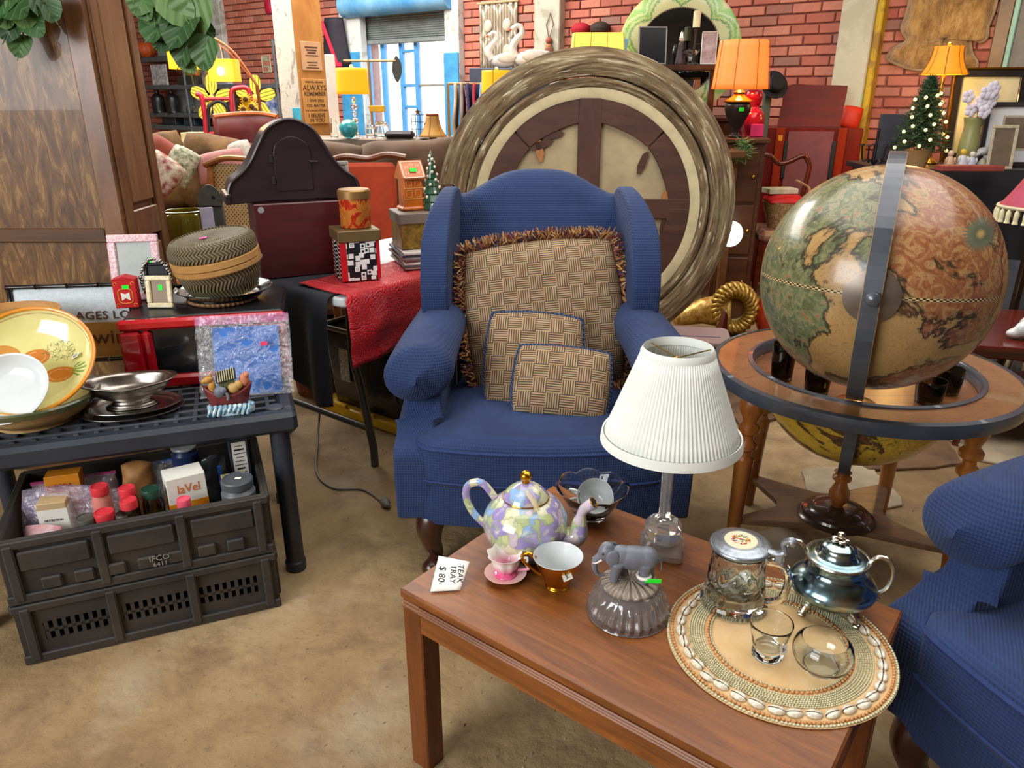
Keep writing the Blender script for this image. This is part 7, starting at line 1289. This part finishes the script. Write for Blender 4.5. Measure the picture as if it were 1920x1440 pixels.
# swans on a tall cabinet, macrame, yellow lamp
boxobj('tall_cabinet', 'tall cabinet hidden behind the round frame under the swans', 'cabinet', Vector((-.02, 6.45, 0)), (.62, .40, dp(950, 128, 6.35).z), mat('blue_grey_cabinet', '#4a5a78', .5)); zsw = dp(950, 128, 6.35).z + .001; SWM = mat('white_swan_glaze', '#e4e2dc', .3, var=.04, bump=(50, .25))
def swan(lab, u, Y, s_):
    K = thing('swan_figurine', lab, 'figurine', dpz(u, Y, zsw), R(0), 'white swan figurines'); K.scale = (s_,) * 3; b = MB().ball((.03, 0, .06), (.12, .06, .06), 18, 10).ball((.10, 0, .09), (.07, .045, .04), 14, 8).ball((.155, 0, .105), (.04, .03, .018), 12, 6); obj('body', b, SWM, K, remesh=.009); obj('neck', MB().tube(spl([(-.07, 0, .07), (-.10, 0, .13), (-.075, 0, .19), (-.03, 0, .235), (-.03, 0, .275), (-.06, 0, .295), (-.085, 0, .28)], 5), [lerp(.034, .015, i / 30) for i in range(31)], 10), SWM, K, smooth=180); obj('head', MB().ball((-.088, 0, .277), (.026, .018, .018), 12, 8), SWM, K); obj('beak', MB().tube([(-.105, 0, .272), (-.135, 0, .258)], [.010, .004], 8), mat('orange_beak', '#c9561c', .4), K)
    for s2 in (-1, 1): obj('wing', MB().ball((.06, s2 * .055, .085), (.09, .018, .045), 14, 8), SWM, K)
swan('white swan with the longer neck, right of the pair', 985, 6.33, 1.02); swan('white swan with head lower, left of the pair', 938, 6.36, .86)
g = G('macrame_cotton', .9); v = g.co(); x, y, z = g.sep(v); dmd = g.ma('ADD', g.ma('ABSOLUTE', g.ma('SINE', g.ma('MULTIPLY', x, 17))), g.ma('ABSOLUTE', g.ma('SINE', g.ma('MULTIPLY', z, 11)))); g.set(Base_Color=g.ramp(dmd, [(.35, '#8f7f68'), (.5, '#cfc6b4'), (.95, '#d6cebe'), (1.0, '#a99a84')])); g.bump(g.ma('ADD', dmd, g.ma('SINE', g.ma('MULTIPLY', x, 260))), .8, .01)
xa, za = wl(903, 8); xb, zb = wl(974, 130); K = thing('macrame_hanging', 'cream knotted macrame hanging on the red brick wall', 'wall hanging', ww((xa + xb) / 2, zb, .03), WR); obj('cords', MB().grid(lambda u, v_: (lerp(-1, 1, u) * abs(xb - xa) / 2, -.008 * sin(u * 40), lerp(0, za - zb, v_)), 60, 6), g.m, K, solid=.012, smooth=180); obj('rod', MB().tube([(-abs(xb - xa) * .54, -.01, za - zb), (abs(xb - xa) * .54, -.01, za - zb)], .012, 8), mat('pale_dowel', '#b59a74', .6), K)
for (fx, fz) in ((-.25, .66), (.25, .66), (-.25, .28), (.25, .28)): obj('knot_rosette', MB().ball((fx * abs(xb - xa), -.02, fz * (za - zb)), (.05, .02, .06), 12, 8), mat('cream_cord', '#c9bda6', .9, bump=(60, .8)), K)
p = dpz(932, 5.8, 1.0); K = thing('lamp_stand', 'dark stand behind the round frame holding a lit yellow lamp', 'lamp', Vector((p.x, 5.8, 0))); obj('column', MB().lathe([(0, 0), (.15, 0), (.14, .03), (.03, .06), (.025, 1.35), (0, 1.35)], 20), mat('dark_bronze', ''), K); z0 = dp(932, 176, 5.8).z; z1 = dp(932, 132, 5.8).z; drum(K, .11, .105, z0, z1, AMB, seams=3); obj('finial', MB().ball((0, 0, z1 + .012), .013, 8, 6), mat('cream_bead', ''), K); bulb_in(p + Vector((0, 0, .55)), 2)
p = wp(1029, 95, .12); K = thing('hanging_doll', 'small colourful doll ornament hanging on the white pilaster', 'ornament', p, WR); obj('cord', MB().tube([(0, .0, .09), (-.04, .01, .22), (0, .015, .32), (.04, .01, .22), (0, 0, .09)], .004, 5), mat('brown_cord', '#6b4a34', .8), K); obj('body', MB().ball((0, 0, 0), (.045, .03, .07), 12, 8), mat('doll_dress', '#b5843a', .8, c2='#7a3a4a', vs=14), K); obj('head', MB().ball((0, 0, .085), .032, 12, 8), mat('doll_head', '#a85a44', .7), K)
# ================================================================ right-hand background
ODZ = dp(1380, 258, 4.9).z; dresser('brown dresser carrying the orange shaded lamp', Vector((1.455, 5.0, 0)), (.26, .36, ODZ), wood('worn_brown_dresser', '#3f2416', '#5f3a24', 4, 0), R(-8)); p = dpz(1378, 4.92, ODZ + .001); K = thing('urn_lamp', 'lit orange shaded lamp on a dark bronze urn base', 'lamp', p); s4 = S(4.92); z0 = dp(1378, 167, 4.92).z - p.z; z1 = dp(1378, 76, 4.92).z - p.z
drum(K, 52 * s4, 44 * s4, z0, z1, AMB2, 8, seams=8, trim=mat('rust_seam', '#b0561c', .7)); zb_ = z0
obj('urn', MB().lathe(prof([(0, 0), (.04, 0), (.042, .012), (.022, .03), (.05, .09), (.075, .15), (.078, .19), (.06, .20), (0, .20)], 4), 28), mat('dark_bronze_urn', '#33282a', .35, .4, var=.15), K); obj('gilt_neck', MB().lathe(prof([(.06, .20), (.085, .205), (.085, .215), (.05, .235), (.03, .25), (.035, .262), (.015, .28), (.012, zb_ + .03)], 3), 28), BRASS, K); obj('price_sticker', MB().box((0, -.080, .165), (.030, .002, .022)), GREEN_TAG, K, smooth=0); bulb_in(p + Vector((0, 0, (z0 + z1) / 2)), 4, (1, .55, .22))
o = obj('red_vase', MB().lathe(prof([(0, 0), (.05, 0), (.055, .01), (.085, .08), (.075, .14), (.045, .17), (.05, .20), (.06, .24), (.05, .27), (.03, .28), (0, .28)], 4), 28), mat('crimson_glaze', '#a80f2c', .2, Coat_Weight=.5), loc=dpz(1405, 5.12, ODZ + .001)); tag(o, 'crimson double gourd vase behind the orange lamp', 'vase'); boxobj('pink_box', 'pink spotted gift box beside the crimson vase', 'box', dpz(1418, 5.0, ODZ + .001), (.07, .07, .075), mat('pink_card', '#d62a6c', .5), R(-8))
K = thing('pine_sprig', 'green pine sprig hanging beside the bronze urn', 'plant', dpz(1395, 4.72, ODZ - .02)); q = MB(); rp = random.Random(8)
for k in range(150): a = rp.uniform(0, 6.28); b = rp.uniform(-1.2, .6); l = rp.uniform(.03, .07); c0 = Vector((rp.uniform(-.03, .03), rp.uniform(-.02, .02), rp.uniform(-.10, .02))); q.tube([c0, c0 + Vector((cos(a) * cos(b), sin(a) * cos(b) * .5, sin(b))) * l], [.004, .001], 3)
obj('needles', q, mat('pine_green', '#4a6b3a', .7, c2='#7d9a5c', vs=40), K, kind='stuff')
K = thing('hat_on_stand', 'black brimmed hat on a grey stand against the brick', 'hat', flo(1434, 5.7)); zh = dp(1430, 160, 5.7).z; obj('pole', MB().box((0, .02, zh / 2), (.05, .05, zh), .005), mat('grey_pole', '#5a6660', .5), K, smooth=0); obj('brim', MB().lathe(prof([(0, 0), (.06, 0), (.095, .006), (.098, .010), (.06, .006), (0, .006)], 2), 32, Tm((.02, -.03, zh), rx=R(65), ry=R(20))), mat('black_felt', '#1b1c22', .8), K); obj('crown', MB().lathe(prof([(.062, .006), (.06, .05), (.045, .065), (0, .06)], 3), 28, Tm((.02, -.03, zh), rx=R(65), ry=R(20))), mat('black_felt', ''), K)
# record console with raised lid
CHERRY = wood('cherry_red_wood', '#5a0a06', '#8c160c', 4, 2, .4, .15); CPY = 5.72; sC = S(CPY); zt_ = dp(1520, 240, CPY).z; K = thing('record_console', 'cherry red record console with its lid propped open', 'cabinet', Vector((dp(1522, 240, CPY).x, CPY, 0)), R(-10)); wC = 185 * sC
obj('carcass', MB().box((0, .14, zt_ / 2), (wC, .28, zt_), .005), CHERRY, K, smooth=0)
for s_ in (-1, 1): obj('front_post', MB().box((s_ * wC * .30, -.012, zt_ / 2), (.06, .03, zt_), .004), wood('bright_cherry', '#8c2410', '#b0401c', 4, 2, .25, .4), K, smooth=0); obj('hinge_bar', MB().box((s_ * wC * .235, -.02, zt_ - .22), (.028, .02, .26), .004), mat('grey_steel_tube', ''), K, smooth=0)
obj('speaker_cloth', MB().box((0, -.006, zt_ * .5), (wC * .44, .012, zt_ * .96)), mat('mauve_cloth', '#8a5054', .8, var=.08), K, smooth=0); obj('lid', MB().prism([(p_.x, p_.y) for p_ in spl([(-.235, 0, 0), (-.215, .14, 0), (-.19, .285, 0), (0, .29, 0), (.20, .285, 0), (.225, .27, 0), (.215, .14, 0), (.20, 0, 0)], 4)], -.008, .008, Tm((0, .05, zt_ + .004), rx=R(80))), wood('deep_red_lid', '#560804', '#7a1008', 3, 0, .6, 0), K, smooth=0); obj('price_dot', MB().box((-wC * .30, -.028, zt_ - .07), (.03, .002, .04), .008), mat('yellow_print', ''), K, smooth=0)
o = obj('orange_pouch', MB().pillow(.14, .16, .08, 12), mat('orange_red_cloth', '#d0300c', .6), loc=Vector((dp(1604, 232, 5.75).x, 5.84, zt_ + .07)), rot=(R(80), R(10), R(-20)), smooth=180); tag(o, 'orange red cloth pouch on the console corner', 'pouch')
# arm chair with curved rail, basket on it
K = thing('curved_armchair', 'mahogany chair with a serpentine rail holding a basket', 'chair', Vector((dp(1470, 300, 5.25).x, 5.2, 0)), R(-6)); sA = S(5.2); zr = dp(1470, 296, 5.2).z; w3 = 52 * sA
obj('serpentine_rail', MB().tube(spl([(-w3, .12, .52), (-w3 * 1.02, .12, zr - .10), (-w3 * .92, .12, zr), (-w3 * .5, .12, zr + .008), (-w3 * .1, .12, zr - .045), (w3 * .3, .12, zr - .03), (w3 * .75, .12, zr + .005), (w3 * 1.0, .12, zr - .05), (w3 * 1.0, .12, zr - .12), (w3 * .8, .12, .56)], 6), .017, 8), wood('mahogany_rail', '#4a1a0e', '#7a3018', 5, 0, .2, .5), K, smooth=180); obj('seat', MB().box((0, -.06, .48), (w3 * 1.9, .40, .09), .03), mat('rose_tapestry', '#8a3f3a', .85, c2='#b5916c', vs=22), K, smooth=0)
for a in (-1, 1):
    for b in (-1, 1): obj('leg', MB().tube(spl([(a * w3 * .85, -.06 + b * .17, .45), (a * w3 * .9, -.06 + b * .19, .22), (a * w3 * .92, -.06 + b * .20, 0)], 3), .020, 8), wood('mahogany_rail', ''), K)
p = Vector((K.location.x, 5.12, .526)); zbk = dp(1465, 372, 5.1).z - .526; B_ = thing('wicker_basket', 'cream wicker basket with red cloth on the curved chair', 'basket', p); obj('weave', MB().lathe([(0, 0), (.10, 0), (.15, zbk * .9), (.145, zbk * .9), (.09, .01), (0, .01)], 32), mat('cream_wicker', '#c9a878', .6, c2='#8f6a40', vs=70, bump=(110, .8)), B_); obj('handle', MB().tube(spl([(.13, 0, zbk * .8), (.15, 0, zbk * 1.3), (.05, 0, zbk * 1.6)], 5), .008, 6), mat('cream_wicker', ''), B_); o = obj('red_cloth', MB().pillow(.26, .20, .07, 12), mat('bright_red_cloth', '#c8141c', .6, var=.1, bump=(20, .6)), loc=p + Vector((-.01, -.01, zbk * .95)), rot=(R(6), 0, 0), smooth=180); tag(o, 'bright red cloth folded into the wicker basket', 'cloth'); boxobj('paperback', 'pale green paperback lying on the red cloth', 'book', p + Vector((-.03, .05, zbk * .95 + .036)), (.20, .13, .035), mat('pale_green_card', '#b9bf94', .6, c2='#d6d6c4', vs=14), R(6), .003)
# sheepskin on the wall
g = G('golden_fleece', .95, Sheen_Weight=.6); v = g.co(); n = g.noise(g.co((1, 1, .5)), 14, 6, .7, .25); g.set(Base_Color=g.ramp(n, [(.3, '#6d4a1e'), (.48, '#a87a36'), (.62, '#c99c54'), (.8, '#dcc08c')])); g.bump(n, 1.0, .05); K = thing('animal_hide', 'golden brown fur hide hanging on the brick wall', 'hide', wp(1765, 60, .05), WR); c0x, c0z = wl(1765, 60)
out = [(1715, -30), (1708, 0), (1700, 30), (1692, 55), (1702, 75), (1680, 90), (1664, 108), (1690, 122), (1720, 130), (1760, 132), (1800, 136), (1825, 132), (1832, 118), (1822, 100), (1820, 72), (1838, 78), (1850, 70), (1852, 50), (1862, 25), (1868, 0), (1872, -30)]
P_ = [(wl(a, b)[0] - c0x, wl(a, b)[1] - c0z) for a, b in out]; P2 = [(p_.x, p_.y) for p_ in spl([(a, b, 0) for a, b in P_], 3)]; q = MB(); cxm = sum(a for a, b in P2) / len(P2); czm = sum(b for a, b in P2) / len(P2); rings = [(1, 0), (.97, .02), (.8, .035), (.5, .045), (.2, .048), (.02, .049)]; n_ = len(P2)
for (s_, d_) in rings: q.v += [(cxm + (a - cxm) * s_, -d_ - .012 * mn.noise(Vector((a * 9, b * 9, s_ * 5))), czm + (b - czm) * s_) for a, b in P2]
for k in range(len(rings) - 1): q.f += [(k * n_ + i, (k + 1) * n_ + i, (k + 1) * n_ + (i + 1) % n_, k * n_ + (i + 1) % n_) for i in range(n_)]
q.f.append(tuple((len(rings) - 1) * n_ + i for i in range(n_))); obj('fleece', q, g.m, K, smooth=180); obj('leather_edge', MB().tube([(a, -.006, b) for a, b in P2], .012, 6), mat('tan_leather_edge', '#a58a66', .7), K)
# table under a black cloth with frames, tree and figurines
BTY = 4.72; BTZ = dp(1800, 318, 4.45).z; bx0 = dp(1625, 318, BTY).x; bx1 = bx0 + 1.55; K = thing('draped_table', 'long table draped in black cloth behind the globe', 'table', Vector(((bx0 + bx1) / 2, BTY, 0)), R(-6)); wB = bx1 - bx0
obj('top', MB().box((0, 0, BTZ - .015), (wB, .62, .03), .004), BLACKP, K, smooth=0); obj('black_drape', MB().grid(lambda u, v_: (lerp(-wB / 2 - .01, wB / 2, u), -.318 - .016 * sin(u * 60) * (1 - v_), lerp(.02, BTZ + .002, v_)), 90, 6), mat('black_cloth', '#101014', .85, var=.2), K, smooth=180, solid=.004)
for a in (-1, 1):
    for b in (-1, 1): obj('leg', MB().box((a * (wB / 2 - .05), b * .25, (BTZ - .03) / 2), (.04, .04, BTZ - .03), .003), BLACKP, K, smooth=0)
def ot(u, Y): return dpz(u, Y, BTZ + .0035)
g = G('fir_needles', .7); n = g.noise(g.co(), 60, 2); g.set(Base_Color=g.ramp(n, [(.3, '#15301c'), (.7, '#3c5a34')])); p = ot(1716, 4.55); K = thing('christmas_tree', 'small artificial christmas tree with warm white lights', 'christmas tree', p); zt2 = dp(1716, 140, 4.55).z - p.z; zb2 = .12
obj('pot', MB().lathe(prof([(0, 0), (.05, 0), (.07, .09), (.075, .10), (.06, .10), (0, .09)], 2), 20), mat('burlap_pot', '#9a7a4c', .8), K); obj('trunk', MB().tube([(0, 0, .09), (0, 0, zt2)], [.012, .004], 6), mat('vine_stem', ''), K); q = MB(); rt = random.Random(6); tips = []
for k in range(110):
    t = (k / 110) ** .9; zz = lerp(zb2, zt2 - .02, t); rr = .145 * (1 - t) ** .8 + .012; a = k * 2.39996; e_ = Vector((rr * cos(a), rr * sin(a), zz - .03 * (1 - t))); s0 = Vector((0, 0, zz)); q.tube([s0, e_], [.006, .003], 3); tips.append(e_)
    for j in range(12):
        f_ = (j + 1) / 12; c_ = s0.lerp(e_, f_)
        for s_ in (-1, 1): d_ = Vector((rt.uniform(-1, 1), rt.uniform(-1, 1), rt.uniform(-.5, 1))).normalized(); q.tube([c_, c_ + d_ * .032], [.0030, .0012], 3)
obj('needles', q, g.m, K, kind='stuff', smooth=0); BM = mesh_of('fairy_light', MB().ball((0, 0, 0), .0095, 8, 6), 180); BM.materials.append(glow('warm_fairy_light', '#ffd070', 3.2))
fl_ = sorted([e for e in tips if e.y < .03], key=lambda e: e.z)
for e in fl_[::2][:26]: obj('fairy_light', BM, None, K, e * 1.04)
p = ot(1738, 4.86); K = thing('bell_shade_lamp', 'lit amber bell shaded lamp in front of the fur hide', 'lamp', p); z0 = dp(1738, 140, 4.86).z - p.z; z1 = dp(1738, 87, 4.86).z - p.z; s5 = S(4.86); drum(K, 40 * s5, 24 * s5, z0, z1, AMBR, 8, bell=True, seams=8); obj('stem', MB().lathe(prof([(0, 0), (.06, 0), (.05, .02), (.02, .05), (.03, .15), (.014, .3), (.012, z0), (0, z0 + .02)], 3), 20), BRASS, K); obj('finial', MB().ball((0, 0, z1 + .012), .012, 8, 6), GOLD, K); bulb_in(p + Vector((0, -.0, z0 - .05)), 9, (1, .55, .15)); bulb_in(p + Vector((0, 0, z1 + .05)), 5, (1, .6, .2))
boxobj('slate_board', 'dark slate board leaning left of the christmas tree', 'board', ot(1668, 4.80), (.20, .02, 90 * S(4.8)), mat('charcoal_slate', '#3a3a42', .6, var=.12), R(-6), .003)
K = thing('candelabra', 'black iron candelabra with glass beads left of the tree', 'candelabra', ot(1636, 4.5)); q = MB()
for k in range(5): a = 2 * PI * k / 5; q.tube(spl([(0, 0, .02), (.03 * cos(a), .03 * sin(a), .05), (.06 * cos(a), .06 * sin(a), .04), (.075 * cos(a), .075 * sin(a), .12)], 5), .005, 6).lathe([(.0, 0), (.016, .004), (.014, .012)], 10, Tm((.075 * cos(a), .075 * sin(a), .12)))
q.lathe([(0, 0), (.05, 0), (.045, .01), (.008, .02), (.008, .22), (0, .22)], 14); obj('iron', q, mat('black_iron', '#241c22', .4, .5), K); q = MB()
for k in range(20): a = rt.uniform(0, 6.28); q.ball((.09 + .05 * cos(a) * rt.random(), -.03 + .03 * sin(a), .012 + .04 * rt.random()), .008, 8, 6)
obj('glass_beads', q, mat('grey_glass_beads', '#8a8c94', .15, .5, var=.5, vs=120), K)
BG_ = mat('black_gold_moulding', '#1e1c1c', .3, var=.2, Coat_Weight=.3); s5 = S(4.9)
K = frame('framed_picture', 'large black and gold framed mirror behind the white flowers', 'picture', ot(1832, 4.93), (R(-7), 0, R(-10)), .44, .56, .055, BG_, mat('pale_mirror_print', '#a9ac86', .3, c2='#c9c4a4', vs=6)); 
for (cx, cz, lx, lz) in ((0, .552, .44, .014), (0, .008, .44, .014), (-.213, .28, .014, .56), (.213, .28, .014, .56)): obj('gilt_edge', MB().box((cx, -.018, cz), (lx, .012, lz), .003), GOLD, K, smooth=0)
frame('framed_picture', 'dark framed print with a wide white mat at the right edge', 'picture', ot(1892, 4.62), (R(-6), 0, R(-12)), .36, .36, .026, mat('near_black_moulding', '#2a2326', .4), mat('white_mat_board', '#cfd0d2', .6, var=.03)); K = bpy.data.objects[[o.name for o in COL.objects if o.name.startswith('framed_picture')][-1]]; obj('print', MB().box((0, -.0005, .19), (.13, .003, .17)), mat('brown_print', '#6b5a48', .6, var=.15), K, smooth=0); obj('print_border', MB().box((0, .0002, .19), (.155, .003, .195)), mat('tan_border', '#a99c86', .5), K, smooth=0)
frame('framed_picture', 'small ornate cream frame on a foot, lower right on the draped table', 'picture', ot(1872, 4.42), (R(-6), 0, R(-8)), .14, .24, .018, mat('cream_ornate', '#b9ad92', .5, var=.15, vs=40), mat('brown_print', ''))
K = thing('framed_picture', 'mint green framed picture high at the right edge', 'picture', wp(1918, 100, .03), WR); MINT = mat('mint_green_paint', '#9fcfb5', .5, var=.06)
for (cx, cz, lx, lz) in ((.2, .36, .62, .06), (.2, -.36, .62, .06), (-.10, 0, .06, .72), (.50, 0, .06, .72)): obj('moulding', MB().box((cx, -.015, cz), (lx, .04, lz), .006), MINT, K, smooth=0); obj('outer_moulding', MB().box((cx * 1.0 + (-.045 if cx < 0 else .045 if cx > .3 else 0), -.02, cz * 1.11), (lx + (.03 if lx < .1 else .15), .05, .035 if lx > .1 else lz + .1), .006), mat('brown_gold_moulding', '#6b5030', .4, .2), K, smooth=0)
obj('picture', MB().box((.2, 0, 0), (.56, .012, .68)), mat('dim_print', '#7d7468', .5), K, smooth=0)
K = thing('flower_vase', 'olive green pitcher of white flowers on the draped table', 'vase', ot(1808, 4.60)); obj('pitcher', MB().lathe(prof([(0, 0), (.045, 0), (.05, .02), (.055, .12), (.045, .22), (.055, .27), (.05, .27), (.038, .22), (0, .1)], 3), 28), mat('olive_pitcher', '#8a8a58', .4, var=.1), K); zf = dp(1810, 190, 4.6).z - K.location.z; rf2 = random.Random(9); WP = mat('lilac_white_petal', '#d6d0dc', .6, var=.06)
for k in range(16):
    a = rf2.uniform(0, 6.28); u_ = rf2.random(); c_ = Vector((.02 + .10 * cos(a) * u_ ** .5, -.02 + .04 * sin(a), zf - .07 + .16 * rf2.random())); q = MB()
    for j in range(5): b = 2 * PI * j / 5; q.ball((c_.x + .020 * cos(b), c_.y - .008, c_.z + .020 * sin(b)), (.020, .008, .020), 8, 5)
    obj('flower', q, WP, K)
obj('stems', MB().tube([(0, 0, .1), (.02, -.01, zf)], .006, 6).tube([(0, 0, .1), (-.04, -.01, zf - .02)], .005, 6).tube([(0, 0, .1), (.07, -.01, zf - .06)], .005, 6), mat('vine_stem', ''), K)
def fig(lab, u, Y, cb, ch, s_=1.0, wings=False):
    K = thing('figurine', lab, 'figurine', ot(u, Y)); K.scale = (s_,) * 3; obj('body', MB().lathe(prof([(0, 0), (.030, 0), (.034, .015), (.030, .05), (.020, .075), (.010, .085), (0, .085)], 3), 16), mat('fig_' + cb[1:], cb, .4), K); obj('head', MB().ball((0, 0, .100), .020, 12, 8), mat('fig_' + ch[1:], ch, .4), K); obj('arm', MB().ball((-.028, -.01, .055), (.009, .012, .022), 8, 6).ball((.028, -.01, .055), (.009, .012, .022), 8, 6), mat('fig_' + cb[1:], cb), K)
fig('peach figurine left of the white pair', 1776, 4.36, '#c9a07c', '#d9b8a0', .85); fig('white and blue figurine with yellow hat', 1800, 4.38, '#c9c8cc', '#d9b83a', .9); fig('white figurine with dark blue feet in the row', 1818, 4.37, '#b9bcc8', '#e0d8cc', .8)
K = thing('bird_figurine', 'grey and white bird figurine perched beside the cream frame', 'figurine', ot(1840, 4.40)); obj('perch', MB().lathe([(0, 0), (.035, 0), (.03, .02), (.014, .05), (0, .06)], 14), mat('pale_perch', '#a9a58c', .5), K); obj('bird', MB().ball((0, 0, .095), (.045, .022, .024), 14, 8, Tm((0, 0, 0), ry=R(-35), ) if False else None).ball((.034, 0, .128), .018, 10, 8).tube([(-.03, 0, .085), (-.085, 0, .045)], [.014, .005], 6), mat('grey_bird', '#77767a', .5, c2='#c9c6c2', vs=22), K)
boxobj('ledger_book', 'thick book with red edge and olive cover on the draped table', 'book', ot(1816, 4.34) , (.34, .09, .030), mat('dull_red_edge', '#8a3a34', .6, var=.1), R(-3), .003)
for o in [o for o in COL.objects if o.name.startswith('figurine') or o.name.startswith('bird_figurine')]:
    if o.parent is None and o.location.z > BTZ - .01 and o.location.y < 4.45 and o.location.x > 1.9: o.location.y += .10; o.location.x += .10 * 860 / 1400 * .95
# pink tasselled shade, grey tub
K = thing('tassel_lamp', 'pink lampshade with cream tassels at the right edge', 'lamp', Vector((dp(1945, 400, 3.4).x, 3.4, 0))); zl = dp(1930, 388, 3.4).z; obj('shade', MB().lathe(prof([(.155, zl), (.12, zl + .05), (.07, zl + .14), (.05, zl + .20)], 3), 12), mat('rose_pink_silk', '#a83a52', .6, var=.1), K, solid=.003, smooth=30); obj('column', MB().lathe([(0, 0), (.12, 0), (.1, .03), (.02, .06), (.018, zl + .12), (0, zl + .12)], 16), mat('dark_bronze', ''), K); obj('braid', MB().tube([(.157 * cos(2 * PI * k / 24), .157 * sin(2 * PI * k / 24), zl) for k in range(24)], .008, 6, True), mat('cream_braid', '#cfc4a0', .8), K)
TSM = mesh_of('tassel', MB().lathe(prof([(0, 0), (.006, -.006), (.011, -.02), (.010, -.05), (.013, -.062), (0, -.062)], 3), 8), 60); TSM.materials.append(mat('cream_tassel', '#d3cba4', .8, var=.1))
for k in range(26): a = 2 * PI * k / 26; obj('tassel', TSM, None, K, (.157 * cos(a), .157 * sin(a), zl - .004))
o = obj('grey_tub', MB().lathe([(0, 0), (.13, 0), (.17, .55), (.165, .55), (.125, .01), (0, .01)], 28), mat('dark_grey_tub', '#4a4c54', .5), loc=Vector((dp(1925, 470, 3.75).x, 3.75, 0))); tag(o, 'dark grey plastic tub standing behind the globe at right', 'tub')
# low mahogany side table with white animal
K = thing('tea_table', 'low mahogany side table with lower shelf at the right edge', 'table', Vector((2.16, 3.0, 0)), R(-14)); MHT = wood('red_mahogany_table', '#4a1610', '#74281c', 5, 0, .2, .5)
obj('top', MB().prism(rrect(.62, .62, .06), .425, .45), MHT, K, bev=.006, smooth=0); obj('apron', MB().box((0, 0, .405), (.54, .54, .04), .006), MHT, K, smooth=0); obj('lower_shelf', MB().box((0, 0, .16), (.54, .54, .03), .006), MHT, K, smooth=0)
for a in (-1, 1):
    for b in (-1, 1): obj('leg', MB().tube([(a * .25, b * .25, .42), (a * .26, b * .26, 0)], [.024, .014], 8), MHT, K)
K = thing('animal_figurine', 'white ceramic reclining animal on the mahogany side table', 'figurine', dpz(1925, 2.86, .451)); WHT = mat('white_porcelain', '#dfe3e4', .15, var=.03, Coat_Weight=.5); obj('body', MB().ball((.03, 0, .05), (.07, .05, .05)).ball((-.03, -.02, .04), (.04, .03, .035)).ball((-.05, -.01, .022), (.045, .025, .022)).ball((.03, -.01, .11), (.032, .03, .035)), WHT, K, remesh=.006)
o = obj('glass_jug', MB().lathe(prof([(0, 0), (.045, 0), (.05, .01), (.06, .08), (.045, .14), (.05, .17), (.045, .17), (.04, .14), (.054, .08), (.045, .012), (0, .01)], 3), 28), CLEAR, loc=dpz(1895, 2.92, .176)); tag(o, 'clear glass jug on the lower shelf of the mahogany table', 'jug')
# things on the floor behind the globe
g = G('gold_ribbed_wicker', .35, .5); v = g.co(); g.set(Base_Color=g.ramp(g.noise(v, 40, 3), [(.3, '#8f6a22'), (.7, '#d9b45c')])); GW = g.m
p = dpz(1352, 4.35, 0); K = thing('cornucopia', 'gold ribbed cornucopia basket lying on the floor', 'basket', p, R(-12)); sG = S(4.35, .3); zz = 0.17; q = MB()
for k in range(26):
    a = 2 * PI * k / 26; q.tube([(.065 * cos(a), -.02, zz + .075 * sin(a)), (.105 * cos(a + .2), -.06, zz + .115 * sin(a + .2)), (.135 * cos(a + .4), -.01, zz + .150 * sin(a + .4)), (.125 * cos(a + .55), .06, zz + .14 * sin(a + .55))], .014, 6)
obj('ribbed_mouth', q, GW, K, (.06, 0, 0), smooth=180); obj('horn', MB().tube(spl([(.05, .04, .14), (-.10, .06, .13), (-.20, .06, .09), (-.28, .02, .07)], 5), [lerp(.11, .03, i / 15) for i in range(16)], 16), mat('gold_honeycomb', '#a97c2c', .4, .4, c2='#e0bd6c', vs=30, bump=(34, 1.0)), K, smooth=180); obj('throat', MB().lathe([(0, 0), (.065, 0)], 20, Tm((.06, .0, zz), rx=R(90))), mat('brown_throat', '#6b4420', .7), K)
o = obj('wedge_stand', MB().prism([(-.03, 0), (.03, 0), (.012, .21), (-.0, .225)], -.04, .04, Tm(rx=R(90))), mat('dark_red_wedge', '#4a0e12', .35), loc=dpz(1350, 4.10, 0), smooth=0); tag(o, 'dark red wedge shaped stand in front of the cornucopia', 'stand')
o = obj('red_gourd', MB().lathe(prof([(0, 0), (.07, .01), (.12, .10), (.115, .20), (.07, .28), (.02, .31), (0, .31)], 4), 32), mat('red_orange_lacquer', '#a82410', .25, c2='#c8401c', vs=6, Coat_Weight=.5), loc=dpz(1450, 4.3, 0)); tag(o, 'glossy red orange gourd on the floor behind the globe', 'gourd')
K = thing('storage_box', 'mauve plastic storage box with lid behind the wing chair arm', 'storage bin', dpz(1292, 3.45, 0), R(-10)); MV = mat('mauve_plastic', '#9a7e7c', .45, var=.06); obj('box', MB().box((0, 0, .13), (.30, .22, .26), .02), MV, K, smooth=0); obj('lid', MB().prism(rrect(.34, .26, .04), .26, .285), MV, K, bev=.008, smooth=0); obj('lid_groove', MB().box((0, -.04, .2853), (.24, .006, .002)), mat('blue_groove', '#3c3a6c', .5), K, smooth=0)
o = obj('work_light', MB().lathe(prof([(0, 0), (.03, .01), (.07, .05), (.075, .07), (.07, .072), (0, .06)], 3), 24, Tm(rx=R(75), rz=R(-50))), glow('lit_lamp_face', '#fff6dc', 3), loc=dp(1382, 442, 4.62)); tag(o, 'bright clip lamp shining beside the round frame', 'lamp')
K = thing('wall_bracket', 'brown wooden bracket arm beside the round frame', 'bracket', Vector((1.30, 4.72, 0))); obj('upright', MB().box((.06, .06, .53), (.05, .05, 1.06), .004), BRW, K, smooth=0); obj('arm', MB().box((.03, 0, 1.03), (.16, .08, .05), .012), BRW, K, smooth=0)
wz_ = dp(1382, 442, 4.62).z; obj('clamp', MB().tube([(.06, .03, wz_), (.06, -.06, wz_)], .012, 8), mat('grey_steel_tube', ''), K)
